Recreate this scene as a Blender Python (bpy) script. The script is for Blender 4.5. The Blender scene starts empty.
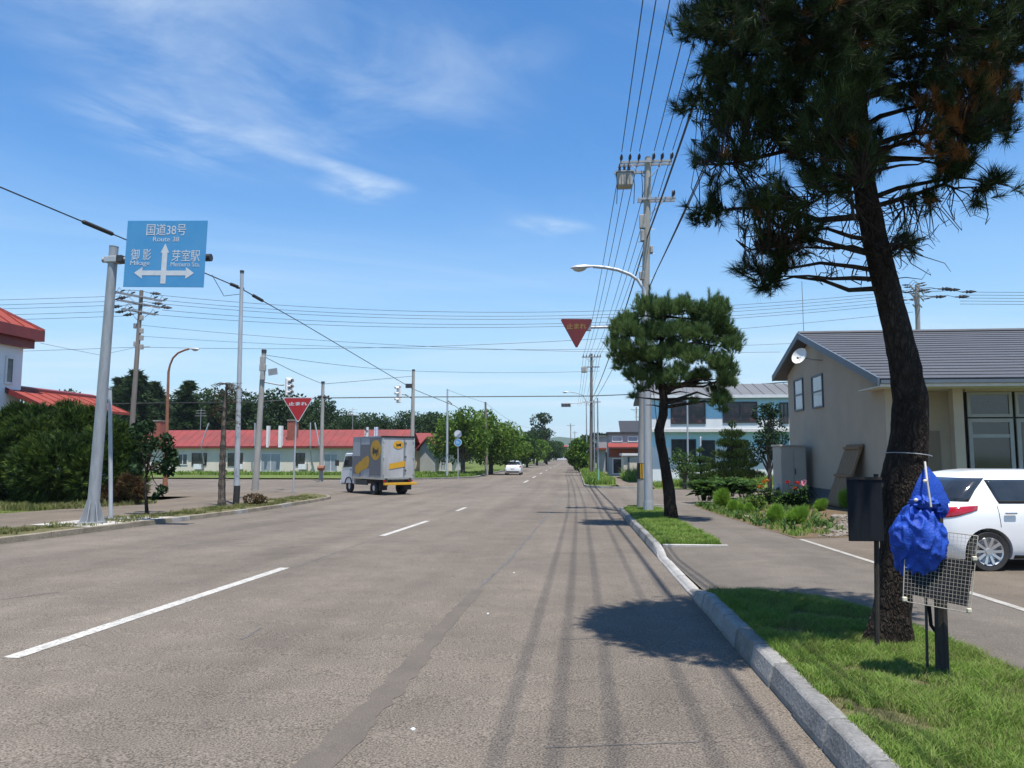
import bpy, bmesh, math, random
import numpy as np
from mathutils import Vector, Matrix, noise
R = math.radians
scene = bpy.context.scene
COL = scene.collection

# ------------------------------------------------------------------ camera
FPX, VPX, HZ, EYE = 760.0, 582.0, 455.0, 1.5
PITCH = math.atan((HZ - 384) / FPX)
YAW = math.atan((VPX - 512) / FPX * math.cos(PITCH))
cam_d = bpy.data.cameras.new('camera')
cam = bpy.data.objects.new('camera', cam_d)
COL.objects.link(cam)
cam.location = (0, 0, EYE)
cam.rotation_euler = (math.pi / 2 + PITCH, 0, YAW)
cam_d.sensor_width = 36
cam_d.lens = FPX / 1024 * 36
cam_d.clip_start = 0.05
cam_d.clip_end = 20000
scene.camera = cam
CM = cam.rotation_euler.to_matrix()

def ray(px, py):
    return CM @ Vector(((px - 512) / FPX, (384 - py) / FPX, -1))
def P(px, py, Y):
    d = ray(px, py); t = Y / d.y
    return Vector((0, 0, EYE)) + d * t

# ------------------------------------------------------------------ sun, sky, exposure
SHX, SHY = -0.16, 0.25            # how far a shadow falls per metre of height
sd = Vector((SHX, SHY, -1)).normalized()
sun_d = bpy.data.lights.new('sun', 'SUN')
sun_d.energy = 4.6
sun_d.angle = R(0.53)
sun_d.color = (1.0, 0.955, 0.89)
sun = bpy.data.objects.new('sun', sun_d)
COL.objects.link(sun)
sun.rotation_euler = sd.to_track_quat('-Z', 'Y').to_euler()
sun.location = (3, -8, 30)
SUN_EL = math.asin(-sd.z)
SUN_ROT = math.atan2(-sd.x, -sd.y)

world = bpy.data.worlds.new('World')
scene.world = world
world.use_nodes = True
wt = world.node_tree
wt.nodes.clear()
def wn(t, **k):
    n = wt.nodes.new(t)
    for a, b in k.items():
        setattr(n, a, b)
    return n
def wmath(op, a, b=None, clamp=False):
    n = wn('ShaderNodeMath', operation=op, use_clamp=clamp)
    for i, v in enumerate((a, b)):
        if v is None: continue
        if isinstance(v, (int, float)): n.inputs[i].default_value = v
        else: wt.links.new(v, n.inputs[i])
    return n.outputs[0]
sky = wn('ShaderNodeTexSky', sky_type='NISHITA', sun_disc=False, sun_elevation=SUN_EL,
         sun_rotation=SUN_ROT, altitude=100, air_density=1.0, dust_density=0.1, ozone_density=4.5)
tc = wn('ShaderNodeTexCoord')
sep = wn('ShaderNodeSeparateXYZ')
wt.links.new(tc.outputs['Generated'], sep.inputs[0])
zz = wmath('MAXIMUM', wmath('ADD', sep.outputs[2], 0.06), 0.03)
qx = wmath('DIVIDE', sep.outputs[0], zz)
qy = wmath('DIVIDE', sep.outputs[1], zz)
comb = wn('ShaderNodeCombineXYZ')
wt.links.new(qx, comb.inputs[0]); wt.links.new(qy, comb.inputs[1])
def cloud_q(px, py):
    d = ray(px, py).normalized()
    return Vector((d.x / (d.z + 0.06), d.y / (d.z + 0.06), 0))
def cnoise(vec, scale, detail=7, rough=0.6, dist=0.6):
    n = wn('ShaderNodeTexNoise')
    n.inputs['Scale'].default_value = scale
    n.inputs['Detail'].default_value = detail
    n.inputs['Roughness'].default_value = rough
    n.inputs['Distortion'].default_value = dist
    wt.links.new(vec, n.inputs['Vector'])
    return n.outputs['Fac']
def cmap(loc, rot, scl):
    m = wn('ShaderNodeMapping', vector_type='TEXTURE')
    m.inputs['Location'].default_value = loc
    m.inputs['Rotation'].default_value = (0, 0, rot)
    m.inputs['Scale'].default_value = (scl[0], scl[1], 1)
    wt.links.new(comb.outputs[0], m.inputs['Vector'])
    return m.outputs[0]
def wrange(v, a, b):
    n = wn('ShaderNodeMapRange', interpolation_type='SMOOTHSTEP')
    n.inputs['From Min'].default_value = a; n.inputs['From Max'].default_value = b
    wt.links.new(v, n.inputs['Value'])
    return n.outputs['Result']
def patch(p0, p1, width, lo, hi, nscale, gain, sx=0.35):
    """a cirrus streak from pixel p0 to pixel p1, laid on the cloud layer"""
    a, b = cloud_q(*p0), cloud_q(*p1)
    c = (a + b) / 2; d = b - a
    ang = math.atan2(d.y, d.x); L = d.length / 2
    m = cmap(c, ang, (L, L * width))
    ln = wn('ShaderNodeVectorMath', operation='LENGTH')
    wt.links.new(m, ln.inputs[0])
    mask = wrange(ln.outputs['Value'], 1.0, 0.0)
    m2 = cmap(c, ang, (1 / sx, 1.0))
    nz = wrange(cnoise(m2, nscale), lo, hi)
    return wmath('MULTIPLY', wmath('MULTIPLY', mask, nz), gain)
# the thin veil that spreads over the whole sky, then the streaks
veil_m = cmap((0, 0, 0), 0.5, (2.2, 1.0))
veil = wmath('MULTIPLY', wrange(cnoise(veil_m, 0.75, 8, 0.62, 1.0), 0.46, 0.92), 0.50)
tot = veil
for args in (((0, 70), (340, 185), 0.75, 0.34, 0.80, 3.4, 0.75, 0.5),
             ((230, 138), (425, 195), 0.22, 0.24, 0.80, 4.5, 0.85, 0.5),
             ((300, 178), (428, 200), 0.75, 0.28, 0.76, 4.5, 0.85, 0.7),
             ((120, 10), (510, 170), 1.2, 0.36, 0.86, 2.4, 0.60, 0.7),
             ((460, 85), (600, 25), 0.60, 0.30, 0.85, 2.6, 0.34, 0.6),
             ((500, 215), (605, 238), 0.55, 0.30, 0.72, 5.0, 0.60, 0.6),
             ((-80, -10), (360, 60), 1.2, 0.32, 0.84, 2.0, 0.80, 0.7)):
    tot = wmath('ADD', tot, patch(*args))
# pale bank low over the horizon
low_m = cmap((0, 0, 0), 0.0, (6.0, 2.0))
low = wmath('MULTIPLY', wrange(cnoise(low_m, 1.2, 6, 0.55, 0.3), 0.42, 0.75),
            wmath('MULTIPLY', wrange(sep.outputs[2], 0.32, 0.05), 0.85))
tot = wmath('ADD', tot, low)
tot = wmath('MINIMUM', tot, 0.8)
hs = wn('ShaderNodeHueSaturation')
hs.inputs['Saturation'].default_value = 1.24
wt.links.new(sky.outputs[0], hs.inputs['Color'])
hor = wn('ShaderNodeMixRGB', blend_type='MIX')       # the pale blue air low in the sky, all the way round
wt.links.new(wmath('MULTIPLY', wrange(sep.outputs[2], 0.40, -0.05), 0.88), hor.inputs[0])
wt.links.new(hs.outputs[0], hor.inputs[1])
hor.inputs[2].default_value = (2.55, 3.80, 4.65, 1)
mix = wn('ShaderNodeMixRGB', blend_type='MIX')
wt.links.new(tot, mix.inputs[0])
wt.links.new(hor.outputs[0], mix.inputs[1])
mix.inputs[2].default_value = (4.1, 4.75, 5.4, 1)
bg = wn('ShaderNodeBackground')
bg.inputs['Strength'].default_value = 0.118
wt.links.new(mix.outputs[0], bg.inputs['Color'])
wo = wn('ShaderNodeOutputWorld')
wt.links.new(bg.outputs[0], wo.inputs['Surface'])

scene.view_settings.view_transform = 'Standard'
scene.view_settings.look = 'None'
scene.view_settings.gamma = 1
scene.view_settings.use_curve_mapping = False
scene.view_settings.exposure = 0.74

# ------------------------------------------------------------------ helpers
def prof(y):
    if y < -30: return 0.0197 * 30
    if y < 24: return -0.0197 * y
    if y < 32:
        t = y - 24
        return -0.4728 - 0.0197 * (t - t * t / 16)
    return -0.5516
def sst(a, b, v):
    t = min(1, max(0, (v - a) / (b - a)))
    return t * t * (3 - 2 * t)
def zt(x, y):
    z = prof(y)
    if x > 4.5:                       # the house lot lies a little higher
        z += sst(4.5, 8.5, x) * sst(12.5, 19, y) * (1 - sst(31, 36, y)) * 0.42
        z += sst(4.5, 8.5, x) * sst(46, 54, y) * 0.5
    return z
def G(px, py, off=0.0):
    """ground point seen at a pixel"""
    d = ray(px, py); o = Vector((0, 0, EYE)); y = 20.0
    for _ in range(60):
        p = o + d * (y / d.y)
        zz_ = zt(p.x, p.y) + off
        t = (zz_ - EYE) / d.z
        y = 0.5 * y + 0.5 * min(max((d * t).y, 1), 4000)
    p = o + d * (y / d.y)
    return Vector((p.x, p.y, zt(p.x, p.y) + off))

MATS = {}
def mat(name, col, rough=0.7, col2=None, scale=4.0, detail=5, metal=0.0, bump=0.0, bscale=None,
        spec=0.5, lo=0.35, hi=0.65, fine=None, coat=0.0, stretch=None):
    """procedural material: two colours mixed by noise, a fine speckle and a bump"""
    m = bpy.data.materials.new(name); m.use_nodes = True
    nt = m.node_tree; b = nt.nodes['Principled BSDF']
    b.inputs['Roughness'].default_value = rough
    b.inputs['Metallic'].default_value = metal
    b.inputs['Specular IOR Level'].default_value = spec
    if coat: b.inputs['Coat Weight'].default_value = coat; b.inputs['Coat Roughness'].default_value = 0.05
    tcn = nt.nodes.new('ShaderNodeTexCoord'); vec = tcn.outputs['Object']
    if stretch:
        mp = nt.nodes.new('ShaderNodeMapping'); mp.inputs['Scale'].default_value = stretch
        nt.links.new(vec, mp.inputs[0]); vec = mp.outputs[0]
    if col2 is None: col2 = tuple(c * 0.86 for c in col)
    n = nt.nodes.new('ShaderNodeTexNoise'); n.inputs['Scale'].default_value = scale; n.inputs['Detail'].default_value = detail
    n.inputs['Roughness'].default_value = 0.6
    nt.links.new(vec, n.inputs['Vector'])
    mr = nt.nodes.new('ShaderNodeMapRange'); mr.inputs['From Min'].default_value = lo; mr.inputs['From Max'].default_value = hi
    nt.links.new(n.outputs['Fac'], mr.inputs['Value'])
    mx = nt.nodes.new('ShaderNodeMixRGB'); mx.inputs[1].default_value = (*col, 1); mx.inputs[2].default_value = (*col2, 1)
    nt.links.new(mr.outputs[0], mx.inputs[0])
    out = mx.outputs[0]
    if fine:                                   # (scale, amount)
        n2 = nt.nodes.new('ShaderNodeTexNoise'); n2.inputs['Scale'].default_value = fine[0]; n2.inputs['Detail'].default_value = 2
        nt.links.new(vec, n2.inputs['Vector'])
        mr2 = nt.nodes.new('ShaderNodeMapRange'); mr2.inputs['From Min'].default_value = 0.3; mr2.inputs['From Max'].default_value = 0.7
        mr2.inputs['To Min'].default_value = 1 - fine[1]; mr2.inputs['To Max'].default_value = 1 + fine[1]
        nt.links.new(n2.outputs['Fac'], mr2.inputs['Value'])
        mu = nt.nodes.new('ShaderNodeMixRGB'); mu.blend_type = 'MULTIPLY'; mu.inputs[0].default_value = 1
        nt.links.new(out, mu.inputs[1]); nt.links.new(mr2.outputs[0], mu.inputs[2])
        out = mu.outputs[0]
    nt.links.new(out, b.inputs['Base Color'])
    if bump:
        n3 = nt.nodes.new('ShaderNodeTexNoise'); n3.inputs['Scale'].default_value = bscale or scale * 6; n3.inputs['Detail'].default_value = 4
        nt.links.new(vec, n3.inputs['Vector'])
        bp = nt.nodes.new('ShaderNodeBump'); bp.inputs['Strength'].default_value = bump; bp.inputs['Distance'].default_value = 0.02
        nt.links.new(n3.outputs['Fac'], bp.inputs['Height']); nt.links.new(bp.outputs[0], b.inputs['Normal'])
    MATS[name] = m
    return m

def leafmat(name, cols, trans=0.35, rough=0.6, nscale=0.6):
    """foliage: colour varies from leaf to leaf and from clump to clump"""
    m = bpy.data.materials.new(name); m.use_nodes = True
    nt = m.node_tree; nt.nodes.clear()
    geo = nt.nodes.new('ShaderNodeNewGeometry')
    cr = nt.nodes.new('ShaderNodeValToRGB')
    els = cr.color_ramp.elements
    while len(els) < len(cols): els.new(0.5)
    for i, c in enumerate(cols):
        els[i].position = i / (len(cols) - 1); els[i].color = (*c, 1)
    tcn = nt.nodes.new('ShaderNodeTexCoord'); n = nt.nodes.new('ShaderNodeTexNoise')
    n.inputs['Scale'].default_value = nscale; n.inputs['Detail'].default_value = 3
    nt.links.new(tcn.outputs['Object'], n.inputs['Vector'])
    mr = nt.nodes.new('ShaderNodeMapRange'); mr.inputs['From Min'].default_value = 0.3; mr.inputs['From Max'].default_value = 0.7
    mr.inputs['To Min'].default_value = -0.25; mr.inputs['To Max'].default_value = 0.25
    nt.links.new(n.outputs['Fac'], mr.inputs['Value'])
    ad = nt.nodes.new('ShaderNodeMath'); ad.operation = 'ADD'; ad.use_clamp = True
    nt.links.new(geo.outputs['Random Per Island'], ad.inputs[0]); nt.links.new(mr.outputs[0], ad.inputs[1])
    nt.links.new(ad.outputs[0], cr.inputs[0])
    d = nt.nodes.new('ShaderNodeBsdfPrincipled'); d.inputs['Roughness'].default_value = rough
    d.inputs['Specular IOR Level'].default_value = 0.12
    t = nt.nodes.new('ShaderNodeBsdfTranslucent'); ms = nt.nodes.new('ShaderNodeMixShader'); ms.inputs[0].default_value = trans
    nt.links.new(cr.outputs[0], d.inputs['Base Color']); nt.links.new(cr.outputs[0], t.inputs['Color'])
    nt.links.new(d.outputs[0], ms.inputs[1]); nt.links.new(t.outputs[0], ms.inputs[2])
    o = nt.nodes.new('ShaderNodeOutputMaterial'); nt.links.new(ms.outputs[0], o.inputs['Surface'])
    MATS[name] = m
    return m

class MB:
    def __init__(s): s.v = []; s.f = []
    def add(s, vs, fs):
        o = len(s.v); s.v += [tuple(v) for v in vs]; s.f += [tuple(i + o for i in f) for f in fs]; return s
    def box(s, c, d, rot=None):
        hx, hy, hz = d[0] / 2, d[1] / 2, d[2] / 2
        vs = [Vector((x, y, z)) for z in (-hz, hz) for y in (-hy, hy) for x in (-hx, hx)]
        if rot is not None:
            m = rot if isinstance(rot, Matrix) else Matrix.Rotation(rot, 3, 'Z')
            vs = [m @ v for v in vs]
        c = Vector(c)
        return s.add([v + c for v in vs], [(0, 2, 3, 1), (4, 5, 7, 6), (0, 1, 5, 4), (2, 6, 7, 3), (0, 4, 6, 2), (1, 3, 7, 5)])
    def b2(s, x0, x1, y0, y1, z0, z1):
        return s.box(((x0 + x1) / 2, (y0 + y1) / 2, (z0 + z1) / 2), (abs(x1 - x0), abs(y1 - y0), abs(z1 - z0)))
    def tube(s, pts, rad, n=8, caps=True):
        pts = [Vector(p) for p in pts]
        if isinstance(rad, (int, float)): rad = [rad] * len(pts)
        rings = []; up = None
        for i, p in enumerate(pts):
            d = (pts[min(i + 1, len(pts) - 1)] - pts[max(i - 1, 0)])
            d = d.normalized() if d.length > 1e-9 else Vector((0, 0, 1))
            if up is None: up = d.orthogonal().normalized()
            else:
                up = up - d * up.dot(d)
                up = up.normalized() if up.length > 1e-6 else d.orthogonal().normalized()
            w = d.cross(up)
            rings.append([p + (up * math.cos(2 * math.pi * k / n) + w * math.sin(2 * math.pi * k / n)) * rad[i] for k in range(n)])
        vs = [v for r in rings for v in r]; fs = []
        for i in range(len(pts) - 1):
            for k in range(n):
                k2 = (k + 1) % n
                fs.append((i * n + k, i * n + k2, (i + 1) * n + k2, (i + 1) * n + k))
        if caps:
            fs.append(tuple(range(n - 1, -1, -1))); fs.append(tuple((len(pts) - 1) * n + k for k in range(n)))
        return s.add(vs, fs)
    def cyl(s, a, b, r0, r1=None, n=12): return s.tube([a, b], [r0, r0 if r1 is None else r1], n)
    def prism(s, poly, ext):
        """poly: list of 3-d points, ext: extrusion vector"""
        n = len(poly); e = Vector(ext); a = [Vector(p) for p in poly]
        vs = a + [p + e for p in a]
        return s.add(vs, [tuple(range(n - 1, -1, -1)), tuple(range(n, 2 * n))] + [(i, (i + 1) % n, n + (i + 1) % n, n + i) for i in range(n)])
    def lathe(s, prof_, n=20, c=(0, 0, 0), axis='Z'):
        vs = []; fs = []
        for (r, h) in prof_:
            for k in range(n):
                a = 2 * math.pi * k / n; x, y = r * math.cos(a), r * math.sin(a)
                v = (x, y, h) if axis == 'Z' else ((x, h, y) if axis == 'Y' else (h, x, y))
                vs.append((v[0] + c[0], v[1] + c[1], v[2] + c[2]))
        for i in range(len(prof_) - 1):
            for k in range(n):
                fs.append((i * n + k, i * n + (k + 1) % n, (i + 1) * n + (k + 1) % n, (i + 1) * n + k))
        return s.add(vs, fs)
    def build(s, name, m=None, parent=None, smooth=False, bevel=0.0, seg=2):
        me = bpy.data.meshes.new(name)
        me.from_pydata(s.v, [], s.f)
        bm = bmesh.new(); bm.from_mesh(me)
        bmesh.ops.recalc_face_normals(bm, faces=bm.faces)
        bm.to_mesh(me); bm.free()
        return link(name, me, m, parent, smooth, bevel, seg)

def link(name, me, m=None, parent=None, smooth=False, bevel=0.0, seg=2):
    o = bpy.data.objects.new(name, me); COL.objects.link(o)
    if m is not None:
        me.materials.append(MATS[m] if isinstance(m, str) else m)
    if smooth:
        me.polygons.foreach_set('use_smooth', [True] * len(me.polygons))
        try: me.set_sharp_from_angle(angle=R(38))
        except Exception: pass
    if bevel:
        bv = o.modifiers.new('bevel', 'BEVEL'); bv.width = bevel; bv.segments = seg; bv.limit_method = 'ANGLE'; bv.angle_limit = R(40)
    if parent is not None: o.parent = parent
    return o
def tris(name, V, m, parent=None, k=3):
    """V: (n*k,3) array, k vertices per separate face"""
    V = np.asarray(V, dtype=np.float32).reshape(-1, 3); n = len(V) // k
    me = bpy.data.meshes.new(name)
    me.vertices.add(len(V)); me.vertices.foreach_set('co', V.ravel())
    me.loops.add(len(V)); me.loops.foreach_set('vertex_index', np.arange(len(V), dtype=np.int32))
    me.polygons.add(n); me.polygons.foreach_set('loop_start', np.arange(0, n * k, k, dtype=np.int32))
    try: me.polygons.foreach_set('loop_total', np.full(n, k, dtype=np.int32))
    except Exception: pass
    me.update(calc_edges=True)
    return link(name, me, m, parent)
def tag(o, label=None, cat=None, group=None, kind=None):
    if label: o['label'] = label
    if cat: o['category'] = cat
    if group: o['group'] = group
    if kind: o['kind'] = kind
    return o
def thing(name, label, cat, loc=(0, 0, 0), rz=0.0, group=None):
    o = bpy.data.objects.new(name, None); COL.objects.link(o)
    o.empty_display_size = 0.2
    o.location = loc; o.rotation_euler = (0, 0, rz)
    return tag(o, label, cat, group)
def copy_tree(o, parent=None):
    c = o.copy(); COL.objects.link(c)
    if parent is not None: c.parent = parent
    for ch in list(o.children): copy_tree(ch, c)
    return c
def text_mesh(body, size, fat=0.0):
    cu = bpy.data.curves.new('txt', 'FONT'); cu.body = body; cu.size = size
    cu.offset = fat; cu.align_x = 'CENTER'; cu.align_y = 'CENTER'; cu.extrude = 0.0015; cu.resolution_u = 3
    o = bpy.data.objects.new('txt', cu); COL.objects.link(o)
    bpy.context.view_layer.update()
    me = bpy.data.meshes.new_from_object(o.evaluated_get(bpy.context.evaluated_depsgraph_get()))
    bpy.data.objects.remove(o); bpy.data.curves.remove(cu)
    return me
def lettering(body, size, parent, m, loc, width=None, name='lettering', rz=0.0, fat=0.0):
    """flat text that faces -Y of its parent"""
    me = text_mesh(body, size, fat); me.name = name
    if len(me.vertices):
        co = np.array([v.co[:] for v in me.vertices]); w = co[:, 0].max() - co[:, 0].min()
        s = 1.0 if width is None else width / w
        co[:, 0] -= (co[:, 0].max() + co[:, 0].min()) / 2; co[:, 1] -= (co[:, 1].max() + co[:, 1].min()) / 2
        co[:, 0] *= s
        new = np.stack([co[:, 0], -co[:, 2], co[:, 1]], 1)
        me.vertices.foreach_set('co', new.astype(np.float32).ravel())
    o = link(name, me, m, parent)
    o.location = loc; o.rotation_euler = (0, 0, rz)
    return o
rng = np.random.default_rng(7)
random.seed(7)

# ------------------------------------------------------------------ materials
def asphalt(name, c1, c2, speck=0.35, stain=None):
    m = mat(name, c1, 0.92, c2, scale=0.55, detail=8, fine=(85, speck * .75), bump=0.55, bscale=110, spec=0.2, lo=0.3, hi=0.7)
    # long worn streaks along the lanes and blotches of old binder
    nt = m.node_tree; b = nt.nodes['Principled BSDF']; src = b.inputs['Base Color'].links[0].from_socket
    tcn = nt.nodes.new('ShaderNodeTexCoord')
    for scl, sc, amt in (((1.3, .05, 1), 1.0, .13), ((1, 1, 1), 2.6, .09), ((1, .5, 1), .22, .10)):
        mp = nt.nodes.new('ShaderNodeMapping'); mp.inputs['Scale'].default_value = scl; nt.links.new(tcn.outputs['Object'], mp.inputs[0])
        n = nt.nodes.new('ShaderNodeTexNoise'); n.inputs['Scale'].default_value = sc; n.inputs['Detail'].default_value = 6; nt.links.new(mp.outputs[0], n.inputs['Vector'])
        mr = nt.nodes.new('ShaderNodeMapRange'); mr.inputs['From Min'].default_value = .3; mr.inputs['From Max'].default_value = .7
        mr.inputs['To Min'].default_value = 1 - amt; mr.inputs['To Max'].default_value = 1 + amt; nt.links.new(n.outputs['Fac'], mr.inputs['Value'])
        mu = nt.nodes.new('ShaderNodeMixRGB'); mu.blend_type = 'MULTIPLY'; mu.inputs[0].default_value = 1
        nt.links.new(src, mu.inputs[1]); nt.links.new(mr.outputs[0], mu.inputs[2]); src = mu.outputs[0]
    nt.links.new(src, b.inputs['Base Color'])
    return m
asphalt('asphalt_road', (0.160, 0.134, 0.107), (0.124, 0.105, 0.085), 0.85)
asphalt('asphalt_walk', (0.145, 0.124, 0.101), (0.114, 0.099, 0.082), 0.45)
asphalt('asphalt_lot', (0.160, 0.130, 0.098), (0.122, 0.101, 0.078), 0.45)
mat('asphalt_patch', (0.128, 0.108, 0.088), 0.9, (0.104, 0.089, 0.075), scale=3, fine=(120, 0.25), bump=0.3, bscale=120, spec=0.2, lo=.3, hi=.7)
mat('crack_tar', (0.075, 0.070, 0.066), 0.8, (0.13, 0.12, 0.108), scale=6, spec=0.3)
def paint_mat():
    m = mat('road_paint', (0.50, 0.48, 0.43), 0.8, (0.36, 0.345, 0.31), scale=2.5, fine=(60, 0.15), bump=0.2, bscale=90)
    # worn paint lets the asphalt show through
    nt = m.node_tree; b = nt.nodes['Principled BSDF']
    n = nt.nodes.new('ShaderNodeTexNoise'); n.inputs['Scale'].default_value = 22; n.inputs['Detail'].default_value = 8; n.inputs['Roughness'].default_value = .75
    tcn = nt.nodes.new('ShaderNodeTexCoord'); nt.links.new(tcn.outputs['Object'], n.inputs['Vector'])
    mr = nt.nodes.new('ShaderNodeMapRange'); mr.inputs['From Min'].default_value = .38; mr.inputs['From Max'].default_value = .50
    nt.links.new(n.outputs['Fac'], mr.inputs['Value'])
    mx = nt.nodes.new('ShaderNodeMixRGB'); mx.inputs[1].default_value = (0.18, 0.165, 0.145, 1)
    src = b.inputs['Base Color'].links[0].from_socket
    nt.links.new(mr.outputs[0], mx.inputs[0]); nt.links.new(src, mx.inputs[2]); nt.links.new(mx.outputs[0], b.inputs['Base Color'])
paint_mat()
mat('road_paint_old', (0.36, 0.34, 0.30), 0.9, (0.24, 0.22, 0.19), scale=6, detail=8, fine=(60, .2), bump=.2, bscale=90)
mat('concrete', (0.30, 0.285, 0.26), 0.9, (0.19, 0.18, 0.16), scale=2.2, fine=(40, 0.15), bump=0.4, bscale=40, spec=0.25)
mat('concrete_pale', (0.44, 0.42, 0.38), 0.9, (0.30, 0.28, 0.25), scale=1.6, fine=(40, 0.12), bump=0.3, bscale=40, spec=0.25)
mat('pole_concrete', (0.36, 0.345, 0.315), 0.9, (0.27, 0.26, 0.235), scale=1.2, fine=(25, 0.12), bump=0.2, bscale=40, spec=0.25, stretch=(3, 3, 0.5))
mat('pole_concrete_brown', (0.22, 0.19, 0.165), 0.9, (0.15, 0.132, 0.118), scale=1.2, fine=(25, 0.12), bump=0.2, bscale=40, spec=0.25, stretch=(3, 3, 0.4))
mat('galvanised', (0.34, 0.355, 0.37), 0.55, (0.26, 0.275, 0.29), scale=3, metal=0.35, spec=0.5, stretch=(3, 3, 0.6))
mat('galvanised_pale', (0.44, 0.46, 0.48), 0.5, (0.36, 0.38, 0.40), scale=3, metal=0.25, stretch=(3, 3, 0.6))
mat('rust_paint', (0.27, 0.105, 0.05), 0.7, (0.19, 0.085, 0.05), scale=5)
mat('black_metal', (0.025, 0.025, 0.028), 0.5, (0.04, 0.04, 0.042), scale=8)
mat('black_rubber', (0.018, 0.018, 0.019), 0.75, (0.028, 0.027, 0.026), scale=8)
mat('cable', (0.02, 0.02, 0.022), 0.6)
mat('porcelain', (0.55, 0.54, 0.52), 0.3)
mat('soil', (0.155, 0.108, 0.066), 0.95, (0.095, 0.073, 0.044), scale=3, fine=(50, .3), bump=.8, bscale=30, spec=.1)
mat('turf_soil', (0.130, 0.112, 0.060), 0.95, (0.082, 0.085, 0.034), scale=5, fine=(40, .3), bump=.6, bscale=40, spec=.1)
mat('meadow', (0.110, 0.150, 0.040), 0.95, (0.085, 0.105, 0.035), scale=0.15, detail=8, fine=(3, .3), bump=.5, bscale=6, spec=.1)
mat('white_paint', (0.74, 0.74, 0.72), 0.5, (0.66, 0.66, 0.63), scale=3)
mat('glass_dark', (0.018, 0.021, 0.024), 0.06, (0.03, 0.034, 0.038), scale=1.5, spec=0.8)
mat('glass_grey', (0.06, 0.065, 0.07), 0.08, (0.035, 0.04, 0.045), scale=1.2, spec=0.8)
mat('glass_sky', (0.30, 0.33, 0.36), 0.08, (0.22, 0.25, 0.28), scale=1.2, spec=0.8)
mat('curtain_red', (0.020, 0.018, 0.022), 0.2, (0.13, 0.045, 0.045), scale=1.6, spec=0.7, lo=.50, hi=.62)
mat('frame_dark', (0.035, 0.033, 0.032), 0.5)
mat('frame_grey', (0.32, 0.32, 0.315), 0.6)
mat('frame_white', (0.66, 0.67, 0.67), 0.45)

# ------------------------------------------------------------------ the setting
YC = [-30, -20, -12, -6, 0, 4, 8, 12.5] + [13 + i for i in range(24)] + [40, 44, 46, 47, 48, 49, 50, 51, 52, 53, 54, 60, 70, 85, 110, 150, 220, 350, 600, 1000]
XC = [-60, -40, -25, -18, -14, -11.64, -8, -4, 0, 1.28, 3, 4.5] + [5 + .5 * i for i in range(8)] + [9, 12, 20, 40]
def sheet(name, poly, off, m, parent=None, kind=None, label=None, cat=None):
    """a flat outline laid on the terrain; off is a number or f(x, y)"""
    f = off if callable(off) else (lambda x, y: off)
    bm = bmesh.new()
    bm.faces.new([bm.verts.new((x, y, 0)) for x, y in poly])
    xs = [p[0] for p in poly]; ys = [p[1] for p in poly]
    for v in YC:
        if min(ys) < v < max(ys):
            bmesh.ops.bisect_plane(bm, geom=bm.verts[:] + bm.edges[:] + bm.faces[:], plane_co=(0, v, 0), plane_no=(0, 1, 0))
    for v in XC:
        if min(xs) < v < max(xs):
            bmesh.ops.bisect_plane(bm, geom=bm.verts[:] + bm.edges[:] + bm.faces[:], plane_co=(v, 0, 0), plane_no=(1, 0, 0))
    bmesh.ops.triangulate(bm, faces=bm.faces[:])
    for v in bm.verts: v.co.z = zt(v.co.x, v.co.y) + f(v.co.x, v.co.y)
    bmesh.ops.recalc_face_normals(bm, faces=bm.faces)
    me = bpy.data.meshes.new(name); bm.to_mesh(me); bm.free()
    if len(me.polygons) and sum(p.normal.z for p in me.polygons) < 0: me.flip_normals()
    o = link(name, me, m, parent)
    return tag(o, label, cat, None, kind)
def arc(cx, cy, r, a0, a1, n=10):
    return [(cx + r * math.cos(R(a0 + (a1 - a0) * i / n)), cy + r * math.sin(R(a0 + (a1 - a0) * i / n))) for i in range(n + 1)]

def make_ground():
    xs = [-3000, -1200, -500, -200, -100] + XC + [80, 200, 500, 1200, 3000]
    ys = [-300, -80] + YC + [1500, 2200, 4000]
    mb = MB(); n = len(xs)
    vs = [(x, y, zt(x, y) - 0.06) for y in ys for x in xs]
    fs = [(j * n + i, j * n + i + 1, (j + 1) * n + i + 1, (j + 1) * n + i) for j in range(len(ys) - 1) for i in range(n - 1)]
    mb.add(vs, fs)
    tag(mb.build('ground', 'meadow'), 'grassy earth spreading out around the road to the horizon', 'ground', None, 'structure')
make_ground()
KR, KL, CL = 1.28, -11.64, -4.56            # right kerb, left kerb, centre line
def bend(y): return -0.0095 * (y - 49)       # the road past the crossing swings slightly left
FR, FL, FC = 0.1, -9.3, -4.25                # its edges and centre line at y = 49
far = [49, 70, 110, 200, 400, 800]
def make_road():
    poly = [(KL, -30), (KR, -30), (KR, 27.5)] + arc(KR + 4, 27.5, 4, 180, 90)[1:] + [(60, 31.5), (60, 47)]
    poly += [(FR + 4, 47)] + arc(FR + 3.5, 50.5, 3.5, 270, 180, 6)[1:]
    poly += [(FR + bend(y), y) for y in far[1:]] + [(FL + bend(y), y) for y in far[::-1] if y > 78]
    poly += [(FL + bend(78) - .3, 78)] + arc(FL - 8.3, 70.5, 8, 0, -90, 8) + [(-70, 63.5), (-70, 39)] + arc(KL - 5, 34, 5, 90, 0)
    sheet('road', poly, 0.0, 'asphalt_road', kind='structure', label='sun-bleached grey asphalt road running to the horizon with a crossing', cat='road')
make_road()
road = bpy.data.objects['road']
def strip_poly(x0, y0, x1, y1, w):
    d = Vector((x1 - x0, y1 - y0)).normalized(); n = Vector((-d.y, d.x)) * w / 2
    return [(x0 + n.x, y0 + n.y), (x1 + n.x, y1 + n.y), (x1 - n.x, y1 - n.y), (x0 - n.x, y0 - n.y)][::-1]
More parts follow.
